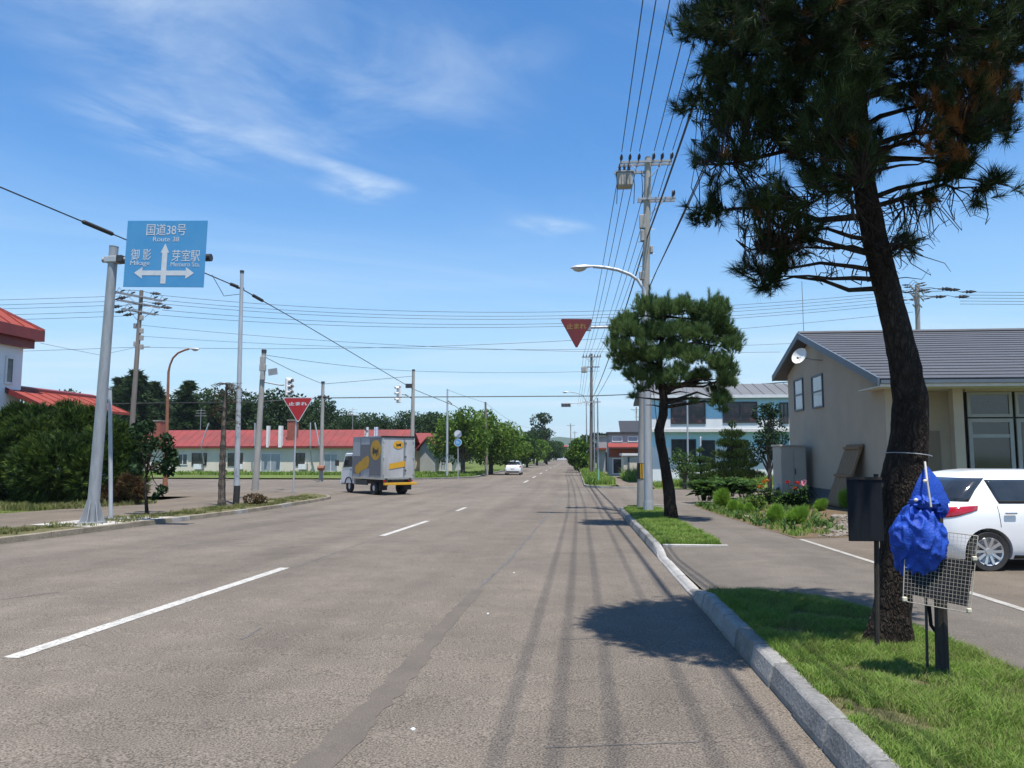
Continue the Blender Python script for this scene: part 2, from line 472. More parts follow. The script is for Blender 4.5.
# lane dashes, placed where the photograph shows them
dashes = []
for a, b in (((5, 658), (293, 568)), ((382, 536), (432, 521)), ((458, 511), (470, 507.5))):
    ga, gb = G(*a), G(*b); dashes.append((CL, ga.y, CL, gb.y, 0.15))
for y in (57, 69, 83, 100, 118, 140, 170, 205, 250):
    dashes.append((FC + bend(y), y, FC + bend(y + 5), y + 5, 0.16))
for d in dashes:
    o = sheet('lane_dash', strip_poly(*d), 0.004, 'road_paint', road)
# repair strip and cracks
def wavy(pts, w0, w1, seed, n=40, jit=0.35):
    r = random.Random(seed); L = []; Rr = []
    for i in range(n + 1):
        t = i / n * (len(pts) - 1); k = min(int(t), len(pts) - 2); u = t - k
        x = pts[k][0] * (1 - u) + pts[k + 1][0] * u; y = pts[k][1] * (1 - u) + pts[k + 1][1] * u
        w = (w0 + (w1 - w0) * i / n) / 2
        L.append((x - w * (1 + r.uniform(-jit, jit)) + .25 * w0 * r.uniform(-.3, .3), y)); Rr.append((x + w * (1 + r.uniform(-jit, jit)), y))
    return Rr + L[::-1]
def gp(px, py):
    g = G(px, py); return (g.x, g.y)
sheet('repair_strip', wavy([(-1.55, 1.0), gp(330, 752), gp(400, 680), gp(440, 630), gp(478, 590)], 0.22, 0.14, 3, 60, .25), 0.003, 'asphalt_patch', road)
sheet('crack', wavy([gp(440, 630), gp(475, 592), gp(510, 560), gp(535, 530), gp(552, 510), gp(562, 497)], 0.05, 0.06, 4, 70, .9), 0.0025, 'crack_tar', road)
sheet('crack', wavy([gp(293, 568), gp(330, 555), gp(382, 536)], 0.035, 0.03, 5, 24, .5), 0.0025, 'crack_tar', road)
for a, b, s in (((150, 548), (190, 545), 6), ((520, 512), (600, 514), 7), ((0, 600), (60, 592), 8), ((545, 748), (700, 742), 9), ((240, 640), (262, 628), 10), ((560, 640), (640, 636), 11)):
    ga, gb = gp(*a), gp(*b)
    sheet('crack', wavy([(ga[0], ga[1]), (gb[0], gb[1])], .02, .02, s, 20, .6) if abs(ga[1] - gb[1]) > abs(ga[0] - gb[0]) else strip_poly(ga[0], ga[1], gb[0], gb[1], 0.05 if s < 9 else .012), 0.0025, 'crack_tar', road)
# litter flecks on the asphalt
for px, py in ((413, 730), (488, 614), (514, 573)):
    g = G(px, py); r = random.Random(px)
    mb = MB(); n = 7
    top = [(g.x + .012 * (1 + r.uniform(-.4, .4)) * math.cos(k * 2 * math.pi / n), g.y + .02 * (1 + r.uniform(-.4, .4)) * math.sin(k * 2 * math.pi / n), g.z + .001) for k in range(n)]
    mb.prism(top, (0, 0, .008))
    tag(mb.build('paper_scrap', 'white_paint'), {413: 'tiny white scrap on the road beside the dark repair strip', 488: 'small white fleck lying mid-lane on the asphalt', 514: 'farthest small white fleck on the asphalt near the crack', 563: 'faint white fleck right of the repair strip'}[px], 'litter')

# ---- right side: kerb, verge, walkway, lot
def hk(y):                                   # kerb height along the right side
    return 0.17 - 0.13 * (sst(8.6, 9.8, y) - sst(13.3, 14.5, y))
mat('concrete_dirty', (0.24, 0.22, 0.19), .95, (0.15, 0.14, 0.12), scale=3, fine=(40, .2), bump=.4, bscale=40, spec=.2)
mat('concrete_mid', (0.34, 0.32, 0.285), .9, (0.21, 0.195, 0.17), scale=2.6, fine=(40, .18), bump=.4, bscale=40, spec=.2)
kerb = thing('kerb', 'pale concrete kerb along the right edge of the road', 'kerb'); kerb['kind'] = 'structure'
y = -4.0; k = 0
while y < 27.4:
    L = 0.6; y1 = min(y + L, 27.5)
    r = random.Random(k); dx = r.uniform(-.006, .006)
    mb = MB(); a = hk(y) + r.uniform(-.004, .004); b = hk(y1) + r.uniform(-.004, .004); g = .008
    def sec(yy, h):
        z = zt(1.3, yy)
        return [(KR + dx, yy, z - .1), (KR + dx, yy, z + h * .25), (KR + .03 + dx, yy, z + h - .02), (KR + .05 + dx, yy, z + h), (KR + .155 + dx, yy, z + h), (KR + .155 + dx, yy, z - .1)]
    s0, s1 = sec(y + g, a), sec(y1 - g, b); n = len(s0)
    mb.add(s0 + s1, [tuple(range(n)), tuple(range(2 * n - 1, n - 1, -1))] + [(i, n + i, n + (i + 1) % n, (i + 1) % n) for i in range(n)])
    low = 9.2 < y < 14.0
    mb.build('kerb_stone', 'concrete_pale' if low else ('concrete', 'concrete', 'concrete_dirty', 'concrete_mid')[r.randrange(4)], kerb, bevel=.014)
    y = y1; k += 1
arcp = arc(KR + 4, 27.5, 4, 180, 90, 8)
def kerb_run(pts, h, w, parent, m='concrete'):
    """one bent kerb stone along a line; the kerb lies on the left of the direction of travel"""
    mb = MB(); rings = []
    for i, p in enumerate(pts):
        a = Vector(pts[max(i - 1, 0)]); b = Vector(pts[min(i + 1, len(pts) - 1)]); d = (b - a).normalized(); nrm = Vector((-d.y, d.x))
        z = zt(p[0], p[1]); q = Vector(p)
        rings.append([(q.x, q.y, z - .1), (q.x + nrm.x * .03, q.y + nrm.y * .03, z + h), (q.x + nrm.x * w, q.y + nrm.y * w, z + h), (q.x + nrm.x * w, q.y + nrm.y * w, z - .1)])
    vs = [v for r_ in rings for v in r_]
    fs = [(i * 4 + k_, i * 4 + (k_ + 1) % 4, i * 4 + 4 + (k_ + 1) % 4, i * 4 + 4 + k_) for i in range(len(pts) - 1) for k_ in range(4)]
    fs += [(0, 1, 2, 3), tuple(len(vs) - 4 + j for j in (3, 2, 1, 0))]
    mb.add(vs, fs); return mb.build('kerb_stone', m, parent)
kerb_run(arcp[::-1], 0.10, .17, kerb)
VX0, VX1 = KR + .155, 2.86
verge1 = [(VX0, -6), (VX1, -6), (VX1, 6.0), (2.76, 7.6), (2.45, 8.5), (1.95, 8.95), (VX0, 9.1)]
verge2 = [(VX0, 14.35), (2.5, 14.35), (2.52, 20), (2.6, 27.0), (2.0, 28.2), (VX0 + .25, 28.0), (VX0, 27.3)]
def voff(x, y): return min(hk(y), .165) - .012
sheet('verge', verge1, voff, 'turf_soil', kind='structure', label='grass verge along the right kerb under the big pine', cat='verge')
sheet('verge', verge2, voff, 'turf_soil', kind='structure', label='small grass plot round the second pine by the kerb', cat='verge')
def roff(x, y):
    base = .13
    t = min(1, max(0, (x - VX0) / 1.3)); dip = sst(8.4, 9.8, y) - sst(13.3, 14.6, y)
    return base - (1 - t) * dip * .10
xsw = [VX0 + i * .26 for i in range(6)] + [3.2, 3.8]
walk = [(VX0, 9.1), (1.95, 8.95), (2.45, 8.5), (2.76, 7.6), (VX1, 6.0), (VX1, -6), (4.3, -6), (4.3, 30.5), (3.4, 30.2), (2.6, 29.0), (2.0, 28.2), (2.6, 27.0), (2.52, 20), (2.5, 14.35), (VX0, 14.35)]
XC_keep = list(XC); XC += xsw
sheet('walkway', walk, roff, 'asphalt_walk', kind='structure', label='grey asphalt walkway behind the right verge with a driveway crossing', cat='walkway')
XC[:] = XC_keep
sheet('parking_lot', [(4.3, -6), (22, -6), (22, 16.2), (4.3, 16.2)], .128, 'asphalt_lot', kind='structure', label='brownish grey asphalt parking area in front of the tan house', cat='parking')
lot = bpy.data.objects['parking_lot']; walkway = bpy.data.objects['walkway']
sheet('painted_line', [(4.30, 2.0), (4.40, 2.0), (4.40, 15.9), (4.30, 15.9)], .135, 'road_paint_old', lot)
# concrete edging of the small plot
mb = MB(); z = zt(2, 14.3) + .13
mb.b2(VX0 + .02, 2.62, 14.24, 14.34, z - .1, z + .03); mb.build('edging', 'concrete_pale', kerb, bevel=.008)
# dark new asphalt at the corner of the drive
sheet('gravel_bed', [(4.32, 16.2), (10, 16.2), (8.0, 20.0), (8.0, 31), (5, 31.0), (4.2, 30.0), (4.2, 24)], .135, 'soil', kind='structure', label='bare earth of the flower bed beside the tan house', cat='flower bed')

# ---- left side
mat('kerb_old', (0.25, 0.215, 0.165), .95, (0.155, 0.135, 0.10), scale=1.8, fine=(30, .2), bump=.5, bscale=30, spec=.15)
kerbl = thing('kerb', 'worn concrete kerb along the left edge of the road', 'kerb'); kerbl['kind'] = 'structure'
y = 6.0; k = 0
while y < 33.9:
    r = random.Random(1000 + k); y1 = min(y + 1.0, 34); g = .007; h = .13 + r.uniform(-.008, .008); dx = r.uniform(-.012, .012)
    s0, s1 = [[(KL + dx, yy, zt(KL, yy) - .1), (KL - .03 + dx, yy, zt(KL, yy) + h), (KL - .2 + dx, yy, zt(KL, yy) + h), (KL - .2 + dx, yy, zt(KL, yy) - .1)] for yy in (y + g, y1 - g)]
    mb = MB(); mb.add(s0 + s1, [(0, 1, 2, 3), (7, 6, 5, 4)] + [(i, 4 + i, 4 + (i + 1) % 4, (i + 1) % 4) for i in range(4)])
    mb.build('kerb_stone', 'kerb_old' if r.random() < .75 else 'concrete', kerbl, bevel=.012); y = y1; k += 1
kerb_run(arc(KL - 5, 34, 5, 0, 90, 8) + [(-22, 39), (-40, 39)], .11, .18, kerbl, 'kerb_old')
sheet('verge', [(KL - .2, -6), (KL - .2, 34)] + arc(KL - 5, 34, 4.8, 0, 60, 5)[1:] + [(KL - 2.0, 36), (KL - 2.0, -6)], .11, 'turf_soil', kind='structure', label='patchy strip of grass and concrete behind the left kerb', cat='verge')
sheet('walkway', [(KL - 2.0, -6), (KL - 2.0, 36), (KL - 2.6, 38.2), (KL - 5, 38.8), (-40, 38.8), (-40, 34.5), (-18.2, 34.5), (-18.2, -6)], .108, 'asphalt_lot', kind='structure', label='weathered asphalt walkway in front of the dark evergreen', cat='walkway')
sheet('concrete_pad', [(KL - .25, 17.6), (KL - .25, 21.6), (KL - 2.1, 21.4), (KL - 2.1, 18.0)], .122, 'concrete_pale', kind='structure', label='pale concrete pad under the blue road sign pole', cat='pad')
# far side: kerbs and verges past the crossing
kerbf = thing('kerb', 'low kerb of the verges past the crossing', 'kerb'); kerbf['kind'] = 'structure'
kerb_run([(FL + bend(y), y) for y in far[::-1] if y > 78] + [(FL + bend(78) - .3, 78)] + arc(FL - 8.3, 70.5, 8, 0, -90, 8) + [(-45, 63.5)][::-1] * 0, .12, -.18, kerbf)
kerb_run([(FR + bend(y), y) for y in far[::-1]][:-1] + arc(FR + 3.5, 50.5, 3.5, 180, 270, 6), .12, .18, kerbf)
sheet('verge', [(FL + bend(y) - .15, y) for y in far[::-1] if y > 78] + [(FL + bend(78) - .45, 78)] + arc(FL - 8.3, 70.5, 7.8, 0, -90, 8) + [(-70, 63.7), (-70, 84), (-18, 86), (-16, 110), (-18, 400), (-22, 800)], .10, 'meadow', kind='structure', label='lawn and verge left of the far road under the street trees', cat='verge')
sheet('verge', [(FR + bend(y) + .15, y) for y in far[:0:-1]] + arc(FR + 3.5, 50.5, 3.3, 180, 230, 4) + [(2.3, 51), (2.0, 70), (1.5, 110), (0, 200), (-2, 400), (-5, 800)], .10, 'meadow', kind='structure', label='narrow grass verge right of the far road', cat='verge')
sheet('path', [(2.4, 49), (4.5, 48), (5.2, 60), (4.5, 100), (3, 100), (2.0, 70)], .05, 'asphalt_lot', kind='structure', label='dusty footpath right of the far verge', cat='path')
# wooded ridge at the end of the road
def hills():
    mb = MB(); n = 60; vs = []
    for i in range(n + 1):
        x = -2600 + 5200 * i / n
        h = 40 + 55 * noise.noise((x / 700, 3.1, 0)) + 14 * noise.noise((x / 160, 8.2, 0)) + 30 * math.exp(-((x + 60) / 240) ** 2)
        h = max(18, h)
        vs += [(x, 2450, -2), (x, 2600, h * .55), (x, 2800, h), (x, 3300, -2)]
    mb.add(vs, [(i * 4 + k, i * 4 + 4 + k, i * 4 + 5 + k, i * 4 + 1 + k) for i in range(n) for k in range(3)])
    mat('hill_forest', (0.035, 0.060, 0.024), .95, (0.05, 0.08, 0.03), scale=.02, detail=8, spec=.1)
    tag(mb.build('hills', 'hill_forest', smooth=True), 'wooded blue-green ridge at the end of the road', 'hills', None, 'structure')
hills()

# ------------------------------------------------------------------ buildings
mat('stucco_tan', (0.445, 0.375, 0.290), .9, (0.405, 0.342, 0.265), scale=1.2, fine=(60, .06), bump=.25, bscale=90, spec=.2)
mat('stucco_brown', (0.25, 0.205, 0.155), .9, (0.23, 0.19, 0.145), scale=1.2, bump=.2, bscale=90, spec=.2)
mat('foundation', (0.13, 0.135, 0.145), .9, (0.10, 0.105, 0.115), scale=2)
mat('roof_slate', (0.080, 0.081, 0.088), .6, (0.060, 0.061, 0.067), scale=1.5, fine=(14, .15), bump=.2, bscale=30, stretch=(.6, 4, 4))
mat('trim_blue_grey', (0.10, 0.125, 0.155), .5)
mat('trim_white', (0.62, 0.60, 0.56), .6)
mat('wall_blue', (0.44, 0.70, 0.82), .85, (0.41, 0.66, 0.78), scale=1.0, fine=(20, .05), spec=.2)
mat('wall_white', (0.72, 0.74, 0.75), .85, (0.64, 0.66, 0.67), scale=.8, fine=(20, .05), spec=.2)
mat('wall_cream', (0.66, 0.60, 0.49), .9, (0.58, 0.53, 0.43), scale=.9, fine=(12, .06), spec=.2)
mat('wall_grey', (0.36, 0.36, 0.35), .9, (0.31, 0.31, 0.30), scale=.9, spec=.2)
mat('roof_grey', (0.13, 0.135, 0.14), .85, (0.105, 0.108, 0.115), scale=.8, stretch=(.4, 3, 3))
mat('roof_red', (0.225, 0.034, 0.028), .65, (0.150, 0.030, 0.025), scale=.5, fine=(6, .14), stretch=(.8, 1, 1))
mat('roof_orange_red', (0.27, 0.040, 0.020), .65, (0.22, 0.036, 0.020), scale=.8, fine=(9, .1))
mat('fascia_maroon', (0.19, 0.022, 0.018), .5, (0.15, 0.02, 0.018), scale=1)
mat('brick_red', (0.30, 0.09, 0.06), .9, (0.22, 0.07, 0.05), scale=3, bump=.3)
mat('brown_panel', (0.24, 0.15, 0.078), .8, (0.17, 0.11, 0.06), scale=2.5, stretch=(6, 6, .7), bump=.2)
mat('storage_grey', (0.40, 0.37, 0.32), .6, (0.36, 0.335, 0.29), scale=1.5)

def window(parent, x0, x1, z0, z1, axis, at, out, m_pane='glass_dark', m_frame='frame_grey', fw=.05, mull=(), bars=(), depth=.05, label=None):
    """a framed window on a wall; axis 'Y': wall plane y=at, 'X': wall plane x=at; out = +1/-1 outward"""
    def bx(mb, a0, a1, b0, b1, d0, d1):
        lo, hi = sorted((at + out * d0, at + out * d1))
        if axis == 'Y': mb.b2(a0, a1, lo, hi, b0, b1)
        else: mb.b2(lo, hi, a0, a1, b0, b1)
    f = MB()
    bx(f, x0, x1, z0, z0 + fw, .002, depth); bx(f, x0, x1, z1 - fw, z1, .002, depth)
    bx(f, x0, x0 + fw, z0 + fw, z1 - fw, .002, depth); bx(f, x1 - fw, x1, z0 + fw, z1 - fw, .002, depth)
    for u in mull: bx(f, u - fw * .45, u + fw * .45, z0 + fw, z1 - fw, .002, depth * .85)
    for u in bars: bx(f, x0 + fw, x1 - fw, u - fw * .45, u + fw * .45, .002, depth * .8)
    fo = f.build('window', m_frame, parent)
    if label: fo['label'] = label
    p = MB(); bx(p, x0 + fw * .9, x1 - fw * .9, z0 + fw * .9, z1 - fw * .9, .004, depth * .4)
    p.build('pane', m_pane, fo)
    return fo

# ---- the tan house on the right
def tan_house():
    t = thing('house', 'tan stucco house with grey slate roof and satellite dish on its gable', 'house', (8, 20.9, zt(9, 21)))
    ox, oy, oz = 8, 20.9, t.location.z
    def m(): return MB()
    X1 = 15.0                                   # local far end of the house
    def yx(px, x): q = ray(px, 455); return x * q.y / q.x      # depth at which a wall x = const is seen
    e_ = yx(803, 7.6); yr, zr = e_ - oy, P(803, 334, e_).z - oz               # ridge
    e_ = yx(883, 7.6); ye, ze = e_ - oy, P(883, 379, e_).z - oz               # front eave
    e_ = yx(776, 7.6); yb, zb = e_ - oy, P(776, 377, e_).z - oz               # back eave
    sl = (zr - ze) / (yr - ye)
    th = .16
    # gable wall (faces the road)
    def zroof(y): return (ze + sl * (y - ye) if y < yr else zr + (zb - zr) / (yb - yr) * (y - yr)) - th - .01
    g = m(); poly = [(0, 0, .38), (0, 9.4, .38), (0, 9.4, zroof(9.4)), (0, yr, zroof(yr)), (0, 0, zroof(0))]
    g.prism(poly, (.22, 0, 0)); g.build('wall', 'stucco_tan', t)
    m().b2(.02, .22, .02, 9.38, -.6, .38).build('foundation', 'foundation', t)
    # recessed front wall with its porch pillars
    w = m(); w.b2(.22, 2.2, .9, 1.1, -.3, ze + sl * 1.7 - th - .03); w.build('wall', 'stucco_tan', t)
    w = m(); w.b2(2.2, X1, .35, .55, ze - .25, ze + .1); w.b2(2.2, X1, .35, .55, -.3, .12); w.b2(5.88, X1, .35, .55, .12, ze - .25); w.build('wall', 'stucco_tan', t)
    m().b2(1.72, 1.98, .0, .26, -.3, ze - .02).build('pillar', 'stucco_tan', t, bevel=.01)
    m().b2(.22, .42, .0, .26, -.3, ze - .02).build('pillar', 'stucco_tan', t, bevel=.01)
    m().b2(2.2, 5.88, .52, .60, -.2, ze).build('entrance_back', 'frame_dark', t)
    # porch doorway
    d = m(); d.b2(1.0, 1.72, .84, .898, .05, 2.15); d.build('door', 'stucco_brown', t)
    # glazed entrance on the front
    gx = 2.2
    for i in range(3):
        a, b = gx + i * 1.22 + .06, gx + (i + 1) * 1.22 - .02
        z1 = 2.62 - oz + .0
        window(t, a, b, .12, 2.46, 'Y', .44, -1, 'glass_dark', 'frame_grey', .10, bars=(2.0,) if i == 0 else ())
        window(t, a, b, 2.50, ze - .26, 'Y', .44, -1, 'glass_dark', 'frame_grey', .08)
    # roof: one strip for each course, each lapping the one below
    L = math.hypot(yr - ye, zr - ze); n = 19
    u = Vector((0, yr - ye, zr - ze)) / L; nrm = Vector((0, -u.z, u.y))
    base = m(); e = Vector((-.4, ye, ze))
    base.prism([(-.38, ye + .05, ze - th + .02), (-.38, yr, zr - th), (-.38, yr, zr - .035), (-.38, ye + .05, ze - .03)], (X1 + .38, 0, 0))
    rf = base.build('roof', 'roof_slate', t)
    for i in range(n):
        a, b = L * i / n, L * (i + 1) / n + .03
        p0 = e + u * a + nrm * .026; p1 = e + u * b + nrm * .004
        c = m(); c.prism([p0, p1, p1 - nrm * .022, p0 - nrm * .030], (X1 + .4, 0, 0))
        c.build('roof_course', 'roof_slate', rf)
    bk = m(); bk.prism([(-.4, yr, zr - th), (-.4, yb, zb - th), (-.4, yb, zb), (-.4, yr, zr)], (X1 + .4, 0, 0)); bk.build('roof_back', 'roof_slate', rf)
    c = m(); c.tube([(-.42, yr, zr + .03), (X1, yr, zr + .03)], .07, 8); c.build('ridge_cap', 'roof_slate', rf)
    # barge boards, gutter and soffit
    for (ya, za, yb_, zb_) in ((ye - .02, ze, yr, zr), (yb + .02, zb, yr, zr)):
        c = m(); c.prism([(-.46, ya, za - .17), (-.46, yb_, zb_ - .17), (-.46, yb_, zb_ + .045), (-.46, ya, za + .045)], (.055, 0, 0)); c.build('barge_board', 'trim_blue_grey', t)
    c = m(); c.b2(-.40, X1, ye - .10, ye + .01, ze - .12, ze - .03); c.build('gutter', 'trim_blue_grey', t)
    c = m(); c.b2(-.40, X1, ye - .03, ye + .05, ze - .20, ze - .125); c.build('fascia', 'trim_white', t)
    c = m(); c.b2(-.36, X1, ye + .052, .88, ze - .19, ze - .155); c.build('soffit', 'trim_white', t)
    # gable windows
    for (pa, pb, qa, qb) in ((797, 806, 379, 411), (815, 826, 375, 408)):
        ya = yx(pb, 8) - oy; yb2 = yx(pa, 8) - oy
        ym = (ya + yb2) / 2 + oy
        za, zb2 = P(pa, qb, ym).z - oz, P(pa, qa, ym).z - oz
        window(t, ya, yb2, za, zb2, 'X', 0, -1, 'glass_sky', 'trim_blue_grey', .06, bars=((za + zb2) / 2,))
    # vent, wall lamp
    c = m(); p = Vector((0, 24.4 - oy, 4.55 - oz)); c.b2(-.06, 0, p.y - .09, p.y + .09, p.z - .13, p.z + .13); c.build('vent', 'frame_dark', t)
    # satellite dish
    e_ = yx(805, 7.4); dz = P(801, 357, e_).z - oz; dy = e_ - oy
    d = m(); prof_ = [(0.001, 0.0)] + [(.36 * k / 8, .12 * (k / 8) ** 2) for k in range(1, 9)] + [(.365, .125), (.36, .135)] + [(.36 * k / 8, .12 * (k / 8) ** 2 + .012) for k in range(7, 0, -1)] + [(0.001, .012)]
    d.lathe(prof_, 24)
    do = d.build('satellite_dish', 'white_paint', t, smooth=True)
    do.scale = (.78, .78, .78); do.location = (-.62, dy, dz); do.rotation_euler = Vector((-.75, -.6, .35)).to_track_quat('Z', 'Y').to_euler()
    a = m(); a.tube([(0, dy - .25, dz - .15), (-.3, dy - .2, dz - .12), (-.6, dy, dz)], .02, 6); a.build('dish_bracket', 'galvanised', t)
    a = m(); a.tube([(0, 0, .02), (.1, -.2, .3)], .01, 5); a.box((.1, -.2, .31), (.06, .06, .08)); a.build('receiver', 'frame_dark', do)
    # roof mast
    a = m(); a.cyl((-.2, yr + .1, zr), (-.2, yr + .1, zr + 1.9), .012, n=6); a.build('aerial', 'galvanised', t)
tan_house()
# things that lean on or stand beside its gable
def leaning_panel():
    t = thing('door_panel', 'dark brown wooden panel leaning against the tan gable wall', 'panel', (7.55, 23.1, zt(7.5, 23.1) + .13))
    mb = MB(); h = 1.78; lean = .36
    for i in range(5):
        y0 = i * .26 - .65
        b = MB(); b.prism([(-lean + .06, y0 + .008, 0), (-lean + .12, y0 + .008, 0), (.42, y0 + .008, h), (.36, y0 + .008, h)], (0, .244, 0)); b.build('board', 'brown_panel', t)
    for zf in (.04, .5, .96):
        x = -lean + .06 + (.42 - .06 + lean - .06) * zf * .97
        b = MB(); b.b2(x - .05, x - .012 + .02, -.66, .66, h * zf * .98 - .035, h * zf * .98 + .035); b.build('batten', 'brown_panel', t)
leaning_panel()
def storage():
    t = thing('storage_box', 'tall grey metal storage cabinet beside the tan gable', 'cabinet', (7.35, 27.9, zt(7.3, 27.9) + .13))
    MB().b2(-.45, .40, -.55, .6, .06, 1.86).build('body', 'storage_grey', t, bevel=.015)
    MB().b2(-.49, .44, -.59, .64, 1.865, 1.93).build('lid', 'storage_grey', t, bevel=.01)
    MB().b2(-.40, .35, -.50, .55, -.1, .058).build('plinth', 'foundation', t)
    for s in (-1, 1): MB().b2(-.02 + s * .2 - .19, -.02 + s * .2 + .19, -.575, -.552, .14, 1.78).build('door', 'storage_grey', t, bevel=.006)
    MB().b2(.0, .03, -.60, -.576, .9, 1.1).build('handle', 'frame_dark', t)
storage()

# ---- blue and white two-storey house behind the side street
def blue_house():
    Y = 55.0
    def zp(py): return P(700, py, Y).z
    def xp(px): return P(px, 430, Y).x
    zb = zt(9, 55)
    t = thing('house', 'pale blue and white two-storey house behind the side street', 'house', (xp(651), Y, zb))
    ox = xp(651); W = 13.5
    def lz(py): return zp(py) - zb
    def lx(px): return xp(px) - ox
    ze = lz(397)
    MB().b2(0, W, .6, 8.5, -.9, lz(447)).build('wall', 'wall_white', t)
    MB().b2(.01, W - .01, .58, 8.4, lz(447), lz(431)).build('wall', 'wall_blue', t)
    MB().b2(0, W, 0, 8.5, lz(431), lz(418)).build('wall', 'wall_white', t)
    MB().b2(.01, W - .01, .02, 8.4, lz(418), ze - .02).build('wall', 'wall_blue', t)
    MB().b2(-.05, W + .05, -.06, 0, lz(432), lz(429)).build('string_course', 'trim_white', t)
    MB().b2(9.6, 10.3, .1, .6, 0, lz(431)).build('wall', 'wall_blue', t)
    # low pitched roof
    r = MB(); zr = lz(381)
    r.prism([(-.6, -.3, ze - .05), (-.6, -.3, ze + .1), (-.6, 3.6, zr + .1), (-.6, 9.2, ze + .1), (-.6, 9.2, ze - .05), (-.6, 3.6, zr - .1)], (W + 1.2, 0, 0))
    ro = r.build('roof', 'roof_grey', t)
    for i in range(20):
        x = -.55 + (W + 1.1) * i / 19
        s = MB(); s.prism([(x, -.29, ze + .1), (x, 3.58, zr + .1), (x, 3.58, zr + .14), (x, -.29, ze + .14)], (.04, 0, 0)); s.build('roof_seam', 'roof_grey', ro)
    MB().b2(lx(743), lx(749), 3.2, 3.6, zr, zr + .75).build('chimney', 'white_paint', ro)
    MB().b2(-.62, W + .62, -.37, -.31, ze - .1, ze + .12).build('gutter', 'frame_white', t)
    for (a, b, q0, q1, mp) in ((671, 706, 424, 401, 'curtain_red'), (723, 758, 423, 402, 'curtain_red'), (780, 789, 424, 403, 'glass_grey')):
        window(t, lx(a), lx(b), lz(q0), lz(q1), 'Y', 0, -1, mp, 'frame_dark', .10, mull=((lx(a) + lx(b)) / 2,))
    window(t, lx(672), lx(697), lz(461), lz(439), 'Y', .58, -1, 'glass_grey', 'frame_dark', .09, mull=(lx(684),))
    window(t, lx(702), lx(716), lz(463), lz(440), 'Y', .58, -1, 'glass_grey', 'frame_dark', .09)
    window(t, lx(728), lx(750), lz(466), lz(440), 'Y', .58, -1, 'glass_dark', 'frame_dark', .1, mull=(lx(739),))
    MB().lathe([(.001, 0), (.2, .03), (.34, .1), (.35, .11), (.2, .05), (.001, .02)], 14, (lx(656), .35, lz(419)), 'Y').build('satellite_dish', 'white_paint', t, smooth=True)
    MB().tube([(lx(656), .36, lz(419)), (lx(656), .62, lz(419.5))], .03, 6).build('dish_bracket', 'frame_dark', t)
    c = MB(); c.tube([(lx(700), -.08, lz(446)), (lx(700), -.12, lz(438)), (lx(701), -.12, lz(437))], .05, 8); c.build('wall_lamp', 'white_paint', t)
blue_house()

# ---- the low row houses with red roofs on the left
def row_house(name_label, x0, x1, Y, eave_py, ridge_py, depth, wins, cols=()):
    zb = zt(x0, Y)
    t = thing('row_house', name_label, 'house', (x0, Y, zb))
    W = x1 - x0
    pm = {78: 260, 84: 430}[int(Y)]; ze = P(pm, eave_py, Y - .3).z - zb
    zr = P(pm, ridge_py, Y + depth / 2).z - zb
    MB().b2(0, W, 0, depth, .25, ze).build('wall', 'wall_cream', t)
    MB().b2(.03, W - .03, .03, depth - .03, -.3, .25).build('foundation', 'concrete', t)
    r = MB(); o = .3
    r.prism([(-.5, -o, ze - .12), (-.5, -o, ze + .03), (-.5, depth / 2, zr), (-.5, depth + o, ze + .03), (-.5, depth + o, ze - .12), (-.5, depth / 2, zr - .2)], (W + 1, 0, 0))
    ro = r.build('roof', 'roof_red', t)
    n = int(W / .9)
    for i in range(n + 1):
        x = -.48 + (W + .94) * i / n
        s = MB(); s.prism([(x, -o + .01, ze + .03), (x, depth / 2, zr), (x, depth / 2, zr + .035), (x, -o + .01, ze + .065)], (.03, 0, 0)); s.build('roof_seam', 'roof_red', ro)
    MB().b2(-.52, W + .52, -o - .07, -o - .005, ze - .16, ze + .05).build('fascia', 'fascia_maroon', t)
    for (a, b, z0, z1, kind) in wins:
        window(t, a, b, z0, z1, 'Y', 0, -1, {'d': 'glass_dark', 'g': 'glass_grey', 's': 'glass_sky'}[kind], 'frame_white' if kind != 'd' else 'frame_dark', .08, mull=((a + b) / 2,))
    return t, ro, ze, zr
Yr = 78.0
def rx(px): return P(px, 455, Yr).x
x0 = rx(136)
W = []
for pa, pb, z0, z1, k in ((178, 188, 1.0, 2.2, 'g'), (192, 207, .95, 2.25, 'd'), (228, 243, .9, 2.25, 'd'), (261, 281, .3, 2.25, 's'), (296, 305, .9, 2.25, 'd'), (324, 338, .3, 2.2, 's'), (352, 366, .9, 2.2, 'g'), (376, 390, .9, 2.2, 'd')):
    W.append((rx(pa) - x0, rx(pb) - x0, z0, z1, k))
rh, rro, rze, rzr = row_house('long cream row house with red metal roof behind the left corner', x0, rx(402), Yr, 446.5, 430, 7, W)
for px, py in ((150, 424), (287, 432)):
    x = rx(px) - x0
    c = MB(); c.b2(x - .45, x + .45, 1.0, 1.9, rze, rzr + .9); c.build('chimney', 'brick_red', rh)
    c = MB(); c.b2(x - .5, x + .5, .95, 1.95, rzr + .9, rzr + 1.02); c.build('chimney_cap', 'concrete', rh)
for px, lean in ((205, -.8), (313, .0), (322, .5), (258, 0)):   # stove pipes up the front
    x = rx(px) - x0
    c = MB(); c.tube([(x, -.15, 1.1), (x, -.9, rze + .1), (x - lean, -1.0, rzr + .6)], .07, 7); c.build('stove_pipe', 'galvanised_pale', rh)
for px in (196, 237, 300):
    x = rx(px) - x0
    MB().b2(x, x + .8, -.45, -.06, .55, 1.1).build('outdoor_unit', 'white_paint', rh)
c = MB(); xx = rx(234) - x0
